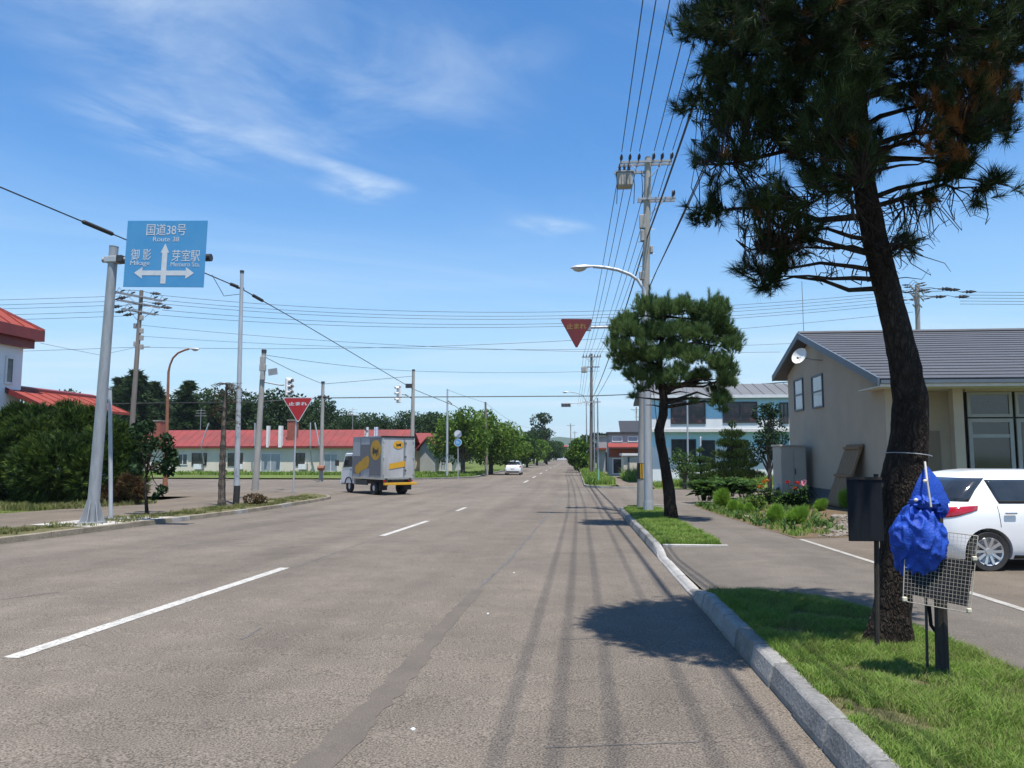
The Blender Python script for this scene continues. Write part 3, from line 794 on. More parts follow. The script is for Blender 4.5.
for pxa, pxb in ((268, 270), (280, 283)):
    MB().b2(rx(pxa) - x0, rx(pxb) - x0, -.6, -.1, rze - .1, rzr + .3).build('flue_box', 'white_paint', rh)
for px in (183, 342):
    x = rx(px) - x0; a = MB(); a.cyl((x, 3.5, rzr - .05), (x, 3.5, rzr + 2.4), .03, n=6)
    for j in range(3): a.cyl((x - .7 + .1 * j, 3.5, rzr + 1.6 + .3 * j), (x + .7 - .1 * j, 3.5, rzr + 1.6 + .3 * j), .02, n=5)
    a.build('aerial', 'galvanised', rh)
# second, smaller row house with a cross gable
Yr2 = 84.0
def rx2(px): return P(px, 455, Yr2).x
x2 = rx2(406)
rh2, rro2, ze2, zr2 = row_house('short cream house with red roof and grey cross gable right of the truck', x2, rx2(452), Yr2, 447, 433, 7, [(rx2(440) - x2, rx2(446) - x2, .3, 2.2, 's')])
gx0, gx1 = rx2(423) - x2, rx2(438) - x2; gm = (gx0 + gx1) / 2
MB().prism([(gx0, -1.6, -.2), (gx1, -1.6, -.2), (gx1, -1.6, ze2 - .1), (gm, -1.6, ze2 + .95), (gx0, -1.6, ze2 - .1)], (0, 1.6, 0)).build('porch_wall', 'wall_grey', rh2)
g = MB()
for s, a in ((-1, gx0), (1, gx1)):
    g.prism([(gm, -2.0, ze2 + .98), (a + s * .45, -2.0, ze2 - .42), (a + s * .45, -2.0, ze2 - .28), (gm, -2.0, ze2 + 1.14)], (0, 4.2, 0))
g.build('porch_roof', 'roof_red', rh2)
MB().b2(rx2(408) - x2, rx2(416) - x2, -1.5, -.1, -.2, 1.5).build('shed', 'wall_cream', rh2)

# ---- red roofed building at the left edge
def red_house():
    zb = zt(-30, 33)
    RX = P(22, 370, 35.6).x
    t = thing('house', 'white two-storey house with orange-red roof and maroon eaves', 'house', (RX, 35.6, zb))
    ztop = P(40, 348, 36.0).z - zb
    MB().b2(-10, 0, -6.5, 0, -.3, ztop).build('wall', 'wall_white', t)
    # hipped roof with deep eaves
    e = .62; r = MB(); zf = ztop + .9
    vs = [(-10 - e, -6.5 - e, zf), (e, -6.5 - e, zf), (e, e, zf), (-10 - e, e, zf), (-6.6, -3.25, zf + 2.4), (-3.0, -3.25, zf + 2.4)]
    r.add(vs, [(0, 1, 5, 4), (1, 2, 5), (2, 3, 4, 5), (3, 0, 4), (3, 2, 1, 0)])
    ro = r.build('roof', 'roof_orange_red', t)
    for a, b in ((5, 1), (5, 2)):
        c = MB(); c.tube([vs[a], vs[b]], .10, 6); c.build('hip_cap', 'fascia_maroon', ro)
    f = MB(); f.b2(-10 - e, e + .02, -6.5 - e, e + .02, zf - .55, zf - .005); f.build('fascia', 'fascia_maroon', t)
    f = MB(); f.b2(-10 - e + .3, e - .28, -6.5 - e + .3, e - .28, zf - .95, zf - .552); f.build('soffit_band', 'fascia_maroon', t)
    for k in range(9):
        y = -6.2 - e + k * .95 + .3
        if k and y < e - .1:
            s = MB(); u = (y + 6.5 + e) / (6.5 + 2 * e); w = 1 - abs(2 * u - 1)
            s.tube([(e, y, zf + .03), (e - (e + 3.0) * w, y, zf + 2.4 * w + .03)], .03, 4); s.build('roof_seam', 'roof_orange_red', ro)
    window(t, -1.15, -.55, P(8, 385, 35).z - zb, P(8, 357, 35).z - zb, 'X', 0, 1, 'glass_dark', 'frame_white', .12)
    window(t, -4.4, -3.0, 3.9, 5.3, 'X', 0, 1, 'glass_dark', 'frame_white', .1, mull=(-3.7,))
    window(t, -3.2, -1.8, 3.9, 5.3, 'Y', -6.5, -1, 'glass_dark', 'frame_white', .1, mull=(-2.5,))
    # single-storey wing running away from the road side
    zw = P(25, 386, 35).z - zb
    MB().b2(-2.5, 1.2, .02, 5.7, -.3, zw - .9).build('wall', 'wall_white', t)
    w = MB(); w.prism([(-.4, -1.0, zw), (1.9, -1.0, zw - .95), (1.9, -1.0, zw - 1.1), (-.4, -1.0, zw - .2)], (0, 7.3, 0)); wr = w.build('wing_roof', 'roof_orange_red', t)
    w = MB(); w.prism([(-.5, -1.05, zw + .13), (-.1, -1.05, zw + .02), (-.1, -1.05, zw - .2), (-.5, -1.05, zw - .2)], (0, 7.4, 0)); w.build('ridge_board', 'fascia_maroon', wr)
    for k in range(9):
        y = -.9 + k * .88; s = MB(); s.tube([(-.1, y, zw - .11), (1.9, y, zw - .94)], .03, 4); s.build('roof_seam', 'roof_orange_red', wr)
    s = MB(); s.prism([(-.1, -1.05, zw - .04), (1.95, -1.05, zw - .92), (1.95, -1.05, zw - 1.18), (-.1, -1.05, zw - .3)], (0, .045, 0)); s.build('barge_board', 'fascia_maroon', wr)
red_house()

# ---- buildings down the road on the right
def shop():
    Y = 74.0; zb = zt(4, 74)
    def lx(px): return P(px, 455, Y).x
    def lz(py): return P(620, py, Y).z - zb
    t = thing('shop', 'small two-storey shop with faded red awning right of the far poles', 'shop', (lx(609), Y, zb)); o = lx(609)
    MB().b2(0, 7, 0, 6, -.2, lz(434)).build('wall', 'wall_grey', t)
    MB().b2(-.2, 7.2, -.2, 6.2, lz(434), lz(432)).build('roof', 'frame_dark', t)
    a = MB(); a.prism([(-.1, 0, lz(443)), (-.1, -1.1, lz(447)), (-.1, -1.1, lz(448)), (-.1, 0, lz(447.8))], (5.2, 0, 0)); a.build('awning', 'roof_red', t)
    MB().b2(-.02, 7, -.06, -.002, lz(457), lz(449)).build('sign_band', 'brick_red', t)
    for i in range(4): window(t, .3 + i * 1.5, 1.3 + i * 1.5, lz(442), lz(436), 'Y', -.001, -1, 'glass_sky', 'frame_white', .08)
    window(t, .3, 1.6, .2, lz(458), 'Y', -.001, -1, 'glass_dark', 'frame_white', .1)
    t2 = thing('garage', 'low cream garage in front of the far shop', 'garage', (lx(619), 66, zt(4, 66)))
    MB().b2(0, 3.6, 0, 4, -.2, 2.0).build('wall', 'wall_cream', t2)
    MB().b2(-.15, 3.75, -.2, 4.1, 2.0, 2.2).build('roof', 'white_paint', t2)
    MB().b2(.5, 3.2, -.05, -.002, -.1, 1.75).build('shutter_door', 'wall_cream', t2)
    MB().b2(.35, .5, -.06, -.002, -.1, 1.9).build('door_post', 'foundation', t2)
    t3 = thing('building', 'grey utility building with an open doorway beyond the shop', 'building', (1.9, 92, zt(3, 92)))
    MB().b2(0, 4, 0, 8, -.2, 4.2).build('wall', 'wall_grey', t3)
    MB().b2(-.15, 4.15, -.15, 8.1, 4.2, 4.4).build('roof', 'roof_grey', t3)
    MB().b2(.9, 2.1, -.04, -.002, 0, 2.4).build('door', 'glass_dark', t3)
    MB().b2(-.3, 1.0, -.9, 0, 2.7, 2.9).build('canopy', 'roof_orange_red', t3)
    t4 = thing('building', 'dark roofed hall in the distance behind the shop', 'building', (6, 110, zt(6, 110)))
    MB().b2(0, 26, 0, 10, -.2, 4.6).build('wall', 'wall_white', t4)
    MB().prism([(-.5, -.6, 4.6), (26.5, -.6, 4.6), (26.5, 5, 6.8), (-.5, 5, 6.8)], (0, 0, .2)).build('roof', 'frame_dark', t4)
    for k in range(8): window(t4, 1 + 3 * k, 3 + 3 * k, 1.2, 3.2, 'Y', -.001, -1, 'glass_grey', 'frame_white', .1)
    for px, y, w, h, lab in ((530, 300, 9, 5, 'pale house far off left of the road behind trees'), (566, 420, 12, 5.5, 'white house tiny at the far end of the road'), (556, 350, 10, 4.5, 'small red roofed house far down the road')):
        x = (px - 582) / 760 * y
        tt = thing('house', lab, 'house', (x, y, zt(x, y)))
        MB().b2(-w / 2, w / 2, 0, 7, -.2, h).build('wall', 'wall_white', tt)
        MB().prism([(-w / 2 - .5, -.6, h), (-w / 2 - .5, 7.6, h), (-w / 2 - .5, 3.5, h + 2)], (w + 1, 0, 0)).build('roof', 'roof_red' if 'red' in lab else 'roof_grey', tt)
        for k in (-1, 1): window(tt, k * w / 4 - .8, k * w / 4 + .8, 1, 2.4, 'Y', -.001, -1, 'glass_dark', 'frame_white', .1)
shop()

# ------------------------------------------------------------------ poles, signs, signals, cables
mat('sign_blue', (0.055, 0.245, 0.48), .5, (0.070, 0.265, 0.50), scale=2, spec=.4)
mat('sign_white', (0.56, 0.58, 0.60), .5, (0.48, 0.51, 0.54), scale=6)
mat('sign_red', (0.36, 0.014, 0.018), .45, (0.33, 0.014, 0.018), scale=3)
mat('sign_red_old', (0.15, 0.012, 0.014), .6, (0.115, 0.012, 0.014), scale=3)
mat('sign_yellow_old', (0.24, 0.15, 0.035), .6)
mat('sign_back', (0.30, 0.31, 0.32), .5, metal=.3)
mat('lamp_glass', (0.45, 0.43, 0.36), .25, (0.48, 0.46, 0.40), scale=5)
mat('hazard_yellow', (0.60, 0.36, 0.02), .6)
mat('transformer_grey', (0.34, 0.335, 0.31), .6, (0.27, 0.26, 0.24), scale=4)

def sign_gantry():
    b = G(92, 523, .12)
    t = thing('road_sign', 'blue direction sign with white arrows on a leaning grey steel pole', 'road sign', b)
    Ys = b.y
    top = P(114, 247, Ys) - b
    p = MB(); p.tube([(0, 0, .02), top * .5, top], [.15, .135, .115], 16); p.build('pole', 'galvanised', t, smooth=True)
    MB().cyl(top, top + Vector((.002, 0, .02)), .12, n=16).build('pole_cap', 'galvanised', t)
    MB().cyl((0, 0, 0), (0, 0, .035), .34, n=18).build('base_plate', 'galvanised', t)
    for k in range(8):
        a = k * math.pi / 4 + .2; d = Vector((math.cos(a), math.sin(a), 0)); n = Vector((-d.y, d.x, 0)) * .008
        r = MB(); r.prism([d * .13 + n + Vector((0, 0, .035)), d * .32 + n + Vector((0, 0, .035)), d * .30 + n + Vector((0, 0, .09)), d * .138 + n + Vector((0, 0, .62))], -2 * n); r.build('rib', 'galvanised', t)
    # sign board
    c0, c1 = P(124, 288, Ys - .26), P(207, 219.5, Ys - .26)
    w, h = c1.x - c0.x, c1.z - c0.z; cx, cz = (c0.x + c1.x) / 2 - b.x, (c0.z + c1.z) / 2 - b.z
    bo = MB(); bo.box((0, 0, 0), (w, .025, h)); bo_ = bo.build('sign_board', 'sign_blue', t, bevel=.006); bo_.location = (cx, -.26, cz)
    bo_.rotation_euler = (0, R(1.5), 0)
    def on(dx, dz): return (dx, -.0165, dz)
    def fx(px): return (px - 165.5) / 83 * w
    def fz(py): return -(py - 253.5) / 69 * h
    lettering('国道38号', .34, bo_, 'sign_white', on(fx(165), fz(228.5)), width=41 / 83 * w)
    lettering('Route 38', .18, bo_, 'sign_white', on(fx(165.5), fz(238.5)), width=27 / 83 * w)
    lettering('御 影', .33, bo_, 'sign_white', on(fx(140.5), fz(254.5)), width=21 / 83 * w)
    lettering('Mikage', .17, bo_, 'sign_white', on(fx(140), fz(264)), width=20 / 83 * w)
    lettering('芽室駅', .33, bo_, 'sign_white', on(fx(187), fz(255.5)), width=29 / 83 * w)
    lettering('Memuro Sta.', .17, bo_, 'sign_white', on(fx(187), fz(264.5)), width=30 / 83 * w)
    s = MB()
    def flat(pts, y=-.0150): s.prism([(fx(a), y, fz(c)) for a, c in pts], (0, -.0025, 0))
    s1 = MB()
    s = MB(); flat([(162.5, 284.5), (167.8, 284.5), (167.8, 252.5), (162.5, 252.5)]); flat([(160.8, 252.5), (169.5, 252.5), (165.1, 243)]); s.build('arrow', 'sign_white', bo_)
    s = MB(); flat([(143, 276), (162.4, 276), (162.4, 271), (143, 271)]); flat([(143, 279.5), (143, 267.5), (134.5, 273.5)]); s.build('arrow', 'sign_white', bo_)
    s = MB(); flat([(167.9, 276), (188, 276), (188, 271), (167.9, 271)]); flat([(188, 279.5), (196.5, 273.5), (188, 267.5)]); s.build('arrow', 'sign_white', bo_)
    # arm and clamps behind the board
    az = P(120, 260, Ys).z - b.z
    a = MB(); a.tube([(top.x - .28, -.02, az), (P(210, 261, Ys).x - b.x, -.02, az)], .07, 10); a.build('arm', 'galvanised', t, smooth=True)
    MB().cyl((P(206, 261, Ys).x - b.x, -.02, az), (P(211.5, 261, Ys).x - b.x, -.02, az), .10, n=12).build('arm_cap', 'black_metal', t)
    MB().box((top.x * .97, 0, az), (.34, .30, .17)).build('clamp', 'galvanised_pale', t, bevel=.02)
    MB().box((top.x * .97 + .26, -.05, az), (.16, .24, .20)).build('bracket', 'black_metal', t, bevel=.02)
    for u in (-.5, .5):
        MB().b2(cx + u * w * .6 - .04, cx + u * w * .6 + .04, -.235, -.09, az - .35, az + .35).build('sign_bracket', 'galvanised', t)
    return t
sign_gantry()

def plain_pole(name, label, cat, base, top, r0, r1, m, n=12):
    t = thing(name, label, cat, base)
    p = MB(); p.tube([(0, 0, -.05), (Vector(top) - Vector(base)) * .5, Vector(top) - Vector(base)], [r0, (r0 + r1) / 2, r1], n); p.build('shaft', m, t, smooth=True)
    return t
def top_at(base, px, py): return P(px, py, base.y)

b = G(111, 520, .12); t = plain_pole('post', 'thin grey steel post just behind the blue sign pole', 'post', b, top_at(b, 110, 389), .055, .05, 'galvanised_pale')
tp = top_at(b, 110, 389) - b; MB().cyl(tp, tp + Vector((0, 0, .03)), .06, n=12).build('cap', 'galvanised', t)

# tall thin pole carrying the black cable
b_thin = G(236, 504, .12); tt = top_at(b_thin, 242, 273)
t = plain_pole('cable_pole', 'tall thin pale steel pole beside the bare dead conifer', 'pole', b_thin, tt, .115, .07, 'galvanised_pale')
MB().cyl((0, 0, -.02), (.02, 0, .72), .125, n=12).build('base_sleeve', 'black_rubber', t)
MB().cyl(tt - b_thin, tt - b_thin + Vector((0, 0, .1)), .085, n=10).build('cap', 'black_metal', t)
cb_thin = P(240, 288, b_thin.y)
MB().tube([Vector((-.1, -.1, 0)) + (cb_thin - b_thin), Vector((.12, .1, 0)) + (cb_thin - b_thin)], .05, 8).build('cable_clamp', 'black_metal', t)

def insulator(mb, p, d, L=.32, w=1.0):
    """a tension insulator string from p in direction d"""
    d = Vector(d).normalized()
    mb.tube([p, p + d * L * .3, p + d * L * .32, p + d * L * .5, p + d * L * .55, p + d * L * .8, p + d * L], [.02 * w, .025 * w, .06 * w, .03 * w, .06 * w, .035 * w, .012 * w], 8)

def pylon(name, label, base, top, arms, r0, r1, m, extra=None, group=None, ang=0.0):
    """utility pole: shaft, cross-arms with braces and insulators. arms: (z, half_len, offsets)"""
    t = thing(name, label, 'utility pole', base, 0, group)
    tv = Vector(top) - Vector(base)
    MB().tube([(0, 0, -.05), tv * .5, tv], [r0, (r0 + r1) / 2, r1], 14).build('shaft', m, t, smooth=True)
    MB().cyl(tv, tv + Vector((0, 0, .05)), r1 * 1.05, r1 * .6, n=12).build('cap', 'black_metal', t)
    ca, sa = math.cos(ang), math.sin(ang)
    for (z, x0, x1, ins) in arms:
        c = Vector((tv.x * z / tv.z, tv.y * z / tv.z, z)); u = Vector((ca, sa, 0)); w = Vector((-sa, ca, 0))
        a = MB()
        for s in (-1, 1):
            q = c + w * s * (r1 + .035)
            a.box(q + u * (x0 + x1) / 2, (x1 - x0, .06, .075), ang)
        a.build('crossarm', 'galvanised', t)
        br = MB(); br.tube([c + u * x1 * .6 + w * .1, c + w * .12 + Vector((0, 0, -.6))], .018, 5)
        if x0 < -.5: br.tube([c + u * x0 * .6 + w * .1, c + w * .12 + Vector((0, 0, -.6))], .018, 5)
        br.build('brace', 'galvanised', t)
        for xi in ins:
            i_ = MB(); q = c + u * xi
            for s in (-1, 1): insulator(i_, q + Vector((0, 0, .06)) + w * s * .12, w * s + Vector((0, 0, .12)), .5)
            i_.tube([q + w * -.25 + Vector((0, 0, .1)), q + Vector((0, 0, .34)), q + w * .25 + Vector((0, 0, .1))], .014, 5)
            i_.build('insulator', 'black_metal', t)
    return t

# ---- the main pole by the right kerb
bm_ = G(641.5, 509, .15); MP = bm_
mtop = P(648, 158, MP.y)
HX = [P(px, 158, MP.y).x - P(648, 158, MP.y).x for px in (621, 629.5, 638.5, 653, 661.5, 671)]
zA = P(648, 163, MP.y).z - MP.z
t = pylon('utility_pole', 'weathered concrete utility pole with transformer beside the street lamp', MP, mtop,
          [(zA, -1.02, .85, HX), (P(648, 200, MP.y).z - MP.z, -.35, 1.0, [.9])], .17, .115, 'pole_concrete')
tv = mtop - MP
def at_main(px, py): return P(px, py, MP.y) - MP
c = MB(); q = at_main(624.5, 181)
tank = MB(); tank.box((q.x, -.02, q.z), (.56, .46, .52)); tank.build('transformer', 'transformer_grey', t, bevel=.05)
tr = t.children[-1]
for k in range(5): MB().box((q.x - .2 + .1 * k, -.27, q.z - .03), (.03, .05, .38)).build('fin', 'transformer_grey', tr)
MB().box((q.x, -.02, q.z + .28), (.62, .52, .05)).build('lid', 'galvanised', tr)
for k in range(3):
    i_ = MB(); insulator(i_, Vector((q.x - .17 + .17 * k, -.02, q.z + .3)), (0, 0, 1), .34); i_.build('bushing', 'black_metal', tr)
MB().box((q.x + .27, .1, q.z + .34), (1.25, .08, .09)).build('transformer_beam', 'galvanised', t)
for px in (616, 633, 641):
    e = at_main(px, 172); f = at_main(px, 205)
    MB().tube([(e.x, -.15, e.z), (e.x + .03, -.22, (e.z + f.z) / 2), (f.x + .02, -.12, f.z)], .014, 5).build('jumper', 'cable', t)
# fittings on the shaft
for (py, sx, w, h) in ((222, -.16, .22, .5), (236, -.17, .14, .4), (250, .16, .1, .25), (276, -.18, .2, .3)):
    q = at_main(647, py); MB().box((q.x + sx, -.03, q.z), (w, .18, h)).build('junction_box', 'transformer_grey', t, bevel=.02)
# yellow and black guard
q0, q1 = at_main(642, 479), at_main(642, 463)
MB().tube([q1, q0], .172, 14).build('hazard_guard', 'black_rubber', t)
for k in range(4):
    a = -1.95 + k * .42
    g_ = MB(); zc0, zc1 = q0.z + .02, q1.z - .02
    vs = [(q0.x + .178 * math.cos(a + d), .178 * math.sin(a + d), z) for z in (zc0, zc1) for d in (0, .11, .22)]
    g_.add(vs, [(0, 1, 4, 3), (1, 2, 5, 4)]); g_.build('stripe', 'hazard_yellow', t)
# step bolts
sb = MB()
for k in range(16):
    z = 3.2 + k * .45; s = 1 if k % 2 else -1; x = tv.x * z / tv.z
    sb.cyl((x + s * .1, 0, z), (x + s * .30, 0, z), .01, n=5)
sb.build('step_bolts', 'galvanised', t)
# the black and yellow wrapped guy wire behind the second pine
gb = MP + Vector((.95, 1.1, 0)); gb.z = zt(gb.x, gb.y) + .15
gt = MB(); gt.tube([Vector((.95, 1.1, gb.z - MP.z)), at_main(647, 330)], .012, 5); gt.build('guy_wire', 'cable', t)
MB().tube([Vector((.95, 1.1, gb.z - MP.z + .02)), Vector((.95, 1.1, gb.z - MP.z)).lerp(at_main(647, 330), .32)], .045, 8).build('guy_guard', 'hazard_yellow', t)

# ---- street lamp
def street_lamp(base, top, arm, head_dir, m, label, r0=.13, r1=.06, name='street_lamp', scale=1.0):
    t = thing(name, label, 'street lamp', base)
    bz = Vector(base); tv = Vector(top) - bz
    pts = [Vector((0, 0, 0)), tv * .5, tv] + [Vector(a) - bz for a in arm]
    n = len(pts); rad = [r0, (r0 + r1) / 2, r1] + [r1 * .8] * len(arm)
    MB().tube(pts, rad, 12).build('pole', m, t, smooth=True)
    MB().cyl((0, 0, -.02), (0, 0, .35), r0 * 1.15, r0 * 1.1, n=14).build('base_sleeve', m, t)
    e = pts[-1]; d = Vector(head_dir).normalized(); s = scale
    side = d.cross(Vector((0, 0, 1))).normalized(); up = side.cross(d)
    h = MB(); vs = []; prof_ = [(0, .05, .05), (.12, .08, .07), (.3, .13, .10), (.55, .15, .10), (.72, .11, .07), (.80, .03, .03)]
    n = 12
    for (u, wd, hg) in prof_:
        for k in range(n):
            a = 2 * math.pi * k / n; zc = math.sin(a) * hg * (1.0 if math.sin(a) > 0 else .35)
            vs.append(e + d * u * s + side * math.cos(a) * wd * s + up * zc * s)
    h.add(vs, [(i * n + k, i * n + (k + 1) % n, (i + 1) * n + (k + 1) % n, (i + 1) * n + k) for i in range(len(prof_) - 1) for k in range(n)])
    ho = h.build('lamp_head', 'galvanised_pale', t, smooth=True)
    l = MB(); vs = []
    prof2 = [(.24, .10, .05), (.36, .125, .12), (.52, .13, .14), (.66, .10, .10), (.72, .05, .04)]
    for (u, wd, hg) in prof2:
        for k in range(n):
            a = 2 * math.pi * k / n; zc = math.sin(a) * hg * (.2 if math.sin(a) > 0 else 1)
            vs.append(e + d * u * s + side * math.cos(a) * wd * .92 * s + up * (zc - .02) * s)
    l.add(vs, [(i * n + k, i * n + (k + 1) % n, (i + 1) * n + (k + 1) % n, (i + 1) * n + k) for i in range(len(prof2) - 1) for k in range(n)] + [tuple(range(n)), tuple(range(4 * n, 5 * n))])
    l.build('lamp_cover', 'lamp_glass', ho, smooth=True)
    return t
LB = G(648.5, 512, .15); ly = LB.y
lt = street_lamp(LB, P(645, 300, ly), [P(643.5, 289, ly), P(638, 280, ly), P(630, 274.5, ly), P(618, 270, ly), P(605, 267.5, ly), P(593, 266.5, ly)], (-1, -.05, -.07), 'galvanised_pale', 'pale steel street lamp with curved arm reaching over the road', .15, .07, scale=.95)
# stop sign on an arm over the road
SY = LB.y + .3
def stop_sign(t, px0, px1, py0, py1, Y, m_face, m_txt, m_rim, base, tilt=0.0, txt=1.0):
    a, b, c = P(px0, py0, Y) - base, P(px1, py0, Y) - base, P((px0 + px1) / 2, py1, Y) - base
    def tri(s, y0, th, m, name, par):
        ctr = (a + b + c) / 3; out = []
        for i, v in enumerate((a, b, c)):                 # rounded corners
            o = [(a, b, c)[(i + 2) % 3], (a, b, c)[(i + 1) % 3]]
            v2 = ctr + (v - ctr) * s
            for w in o:
                w2 = ctr + (w - ctr) * s
                out.append(v2 + (w2 - v2) * .05)
        mb = MB(); mb.prism([(p.x, p.y + y0, p.z) for p in out], (0, th, 0)); return mb.build(name, m, par)
    bd = tri(1.0, -.02, .02, m_rim, 'sign_board', t)
    tri(.93, -.0225, .002, m_face, 'sign_face', bd)
    w = (b - a).length
    mid = (a + b + c) / 3
    lettering('止まれ', .2, bd, m_txt, (mid.x, mid.y - .0255, mid.z + (a.z - c.z) * .09), width=w * .60 * txt, name='lettering', fat=.006)
    return bd
ts = thing('stop_sign', 'faded red triangular stop sign on a long arm over the road', 'traffic sign', (P(648, 330, SY).x, SY, zt(2.2, SY) + .15))
tb = ts.location.copy()
MB().tube([(0, 0, -.05), P(648, 310, SY) - tb], [.075, .06], 12).build('pole', 'galvanised', ts, smooth=True)
for py in (326.5,):
    MB().tube([P(648, py, SY) - tb, P(578, py + 1, SY) - tb], .05, 8).build('arm', 'galvanised_pale', ts)
MB().tube([P(648, 313, SY) - tb, P(612, 326, SY) - tb], .018, 6).build('arm_stay', 'galvanised', ts)
stop_sign(ts, 560, 593, 319, 349, SY - .12, 'sign_red_old', 'sign_yellow_old', 'sign_red_old', tb)
MB().b2(P(585, 326, SY).x - tb.x, P(591, 326, SY).x - tb.x, -.12, .05, P(588, 331, SY).z - tb.z, P(588, 322, SY).z - tb.z).build('bracket', 'galvanised', ts)

# ---- left stop sign on its own post
b = G(293, 494, .05)
t = thing('stop_sign', 'bright red triangular stop sign on a slim post at the left corner', 'traffic sign', b)
tp = P(297, 400, b.y) - b
MB().tube([(0, 0, -.05), tp], .045, 10).build('post', 'galvanised_pale', t, smooth=True)
stop_sign(t, 282.5, 313.5, 397.5, 423, b.y - .08, 'sign_red', 'sign_white', 'sign_white', b)

# ---- left utility pole with its fan of insulators
UY = 46.0
ub = Vector((P(131, 420, UY).x, UY, zt(-26, UY) + .1)); utop = P(141.5, 291, UY)
uz = lambda py: P(140, py, UY).z - ub.z
ut = pylon('utility_pole', 'brownish concrete utility pole behind the dark evergreen, left of the brown lamp', ub, utop,
           [(uz(297), -1.6, 1.6, [-1.5, -.8, .8, 1.5]), (uz(304), -1.5, 1.5, [-1.4, 1.4]), (uz(312), -1.2, 1.2, [-.9, .9])], .19, .12, 'pole_concrete_brown', ang=R(65))
for py, s in ((318, 1), (326, -1), (331, 1), (338, 1), (344, -1), (347, 1)):
    q = P(139, py, UY) - ub; MB().box((q.x + s * .2, -.05, q.z), (.22, .16, .32)).build('junction_box', 'transformer_grey', ut, bevel=.02)
q = P(138.5, 347, UY) - ub; MB().cyl(q, q + Vector((.75, 0, 0)), .04, n=6).build('side_arm', 'galvanised', ut)
# jumper loops and extra tension insulators seen against the sky
for px, py, dx in ((119, 292, -1), (122, 306, -1), (128, 297, -1), (126, 311, -1), (134, 314, -1), (152, 303, 1), (161, 307, 1), (150, 293, 1)):
    q = P(px, py, UY) - ub; i_ = MB(); insulator(i_, q, (dx, 0, -.1), .75, 1.9); 
    i_.tube([q, q + Vector((-dx * .5, 0, .12)), Vector((P(140, py, UY).x - ub.x, 0, q.z + .05))], .016, 5)
    i_.build('insulator', 'black_metal', ut)
# ---- right utility pole behind the tan house
RY = 46.0
rb = Vector((P(918, 420, RY).x, RY, zt(20, RY))); rtop = P(917, 285, RY); rz_ = lambda py: P(918, py, RY).z - rb.z
rt = pylon('utility_pole', 'grey utility pole rising behind the slate roof of the tan house', rb, rtop,
           [(rz_(290), -1.6, 1.6, [-1.4, -.7, .8, 1.5]), (rz_(297), -1.5, 1.5, [-1.3, 1.3]), (rz_(306), -.6, .6, [])], .18, .12, 'pole_concrete', ang=R(60))
for px, py, dx in ((938, 289, 1), (946, 290, 1), (932, 297, 1), (904, 291, -1), (907, 300, -1), (962, 292, 1), (955, 297, 1)):
    q = P(px, py, RY) - rb; i_ = MB(); insulator(i_, q, (dx, 0, .02), .8, 1.8)
    i_.tube([q, q + Vector((-dx * .4, 0, .10)), Vector((P(918, py, RY).x - rb.x, 0, q.z + .05))], .016, 5)
    i_.build('insulator', 'black_metal', rt)
# ---- far right pole(s)
fb = Vector((P(591, 470, 75).x, 75, zt(1, 75) + .1)); ftop = P(591.5, 354, 75)
fz = lambda py: P(591, py, 75).z - fb.z
ft = pylon('utility_pole', 'utility pole with transformer on the far right verge past the crossing', fb, ftop,
           [(fz(357), -.95, .95, [-.8, -.5, -.2, .3, .6, .85]), (fz(367), -.9, .8, []), (fz(402), -.8, .9, [])], .18, .12, 'pole_concrete_brown')
q = P(584, 370, 75) - fb; MB().box((q.x, -.1, q.z), (.55, .45, .55)).build('transformer', 'transformer_grey', ft, bevel=.05)
fb2 = Vector((P(598.5, 485, 52).x, 52, zt(1, 52) + .1))
t = plain_pole('post', 'slim grey post beside the far right utility pole', 'post', fb2, P(597.5, 398, 52), .05, .045, 'galvanised')
q = P(597.5, 400, 52) - fb2; 
MB().cyl((0, 0, .0), (0, 0, 1.0), .055, n=8).build('green_sleeve', mat('green_paint', (.22, .46, .34), .6), t)
# overhead flasher on an arm
fl = thing('traffic_signal', 'grey overhead signal on a long arm over the far lane', 'traffic signal', (P(592, 470, 74.6).x, 74.6, zt(1, 74.6) + .1)); fo = fl.location.copy()
MB().tube([(.25, 0, -.05), P(594, 400, 74.6) - fo], .06, 8).build('post', 'galvanised', fl)
MB().tube([P(594, 402, 74.6) - fo, P(562, 404, 74.6) - fo], .035, 6).build('arm', 'galvanised_pale', fl)
q = P(566, 405, 74.6) - fo; MB().box(q, (.95, .3, .38)).build('signal_head', 'sign_back', fl, bevel=.05)
for k in (-1, 0, 1): MB().lathe([(.12, 0), (.13, -.12), (.12, -.12), (.11, 0)], 12, (q.x + k * .29, -.15, q.z), 'Y').build('visor', 'frame_dark', fl)
# second lamp further on, and distant poles
street_lamp(Vector((.6, 96, zt(0, 96))), Vector((.6, 96, 8.2)), [Vector((.2, 96, 9.0)), Vector((-.6, 96, 9.3)), Vector((-1.6, 96, 9.45))], (-1, 0, -.05), 'galvanised', 'small distant street lamp beyond the far right pole', .12, .06)
b = G(688, 487, 0); t = plain_pole('post', 'thin pale post standing before the blue house', 'post', b, P(687, 366, b.y), .06, .045, 'galvanised_pale')
MB().cyl((0, 0, 0), (0, 0, .25), .09, n=10).build('base_sleeve', 'galvanised', t)
for px, y, h, lab in ((636, 120, 9, 'distant utility pole above the far shop roof'), (571, 170, 9, 'tiny utility pole right of the road far ahead'), (575, 240, 9.5, 'farthest utility pole near the end of the road'), (521, 112, 5.6, 'distant pole left of the road beyond the white car'), (508, 150, 8.5, 'distant pole among the far left trees')):
    x = (px - 582) / 760 * y; bb = Vector((x, y, zt(x, y)))
    pylon('utility_pole', lab, bb, bb + Vector((0, 0, h)), [(h - .4, -.9, .9, [])], .15, .1, 'pole_concrete')

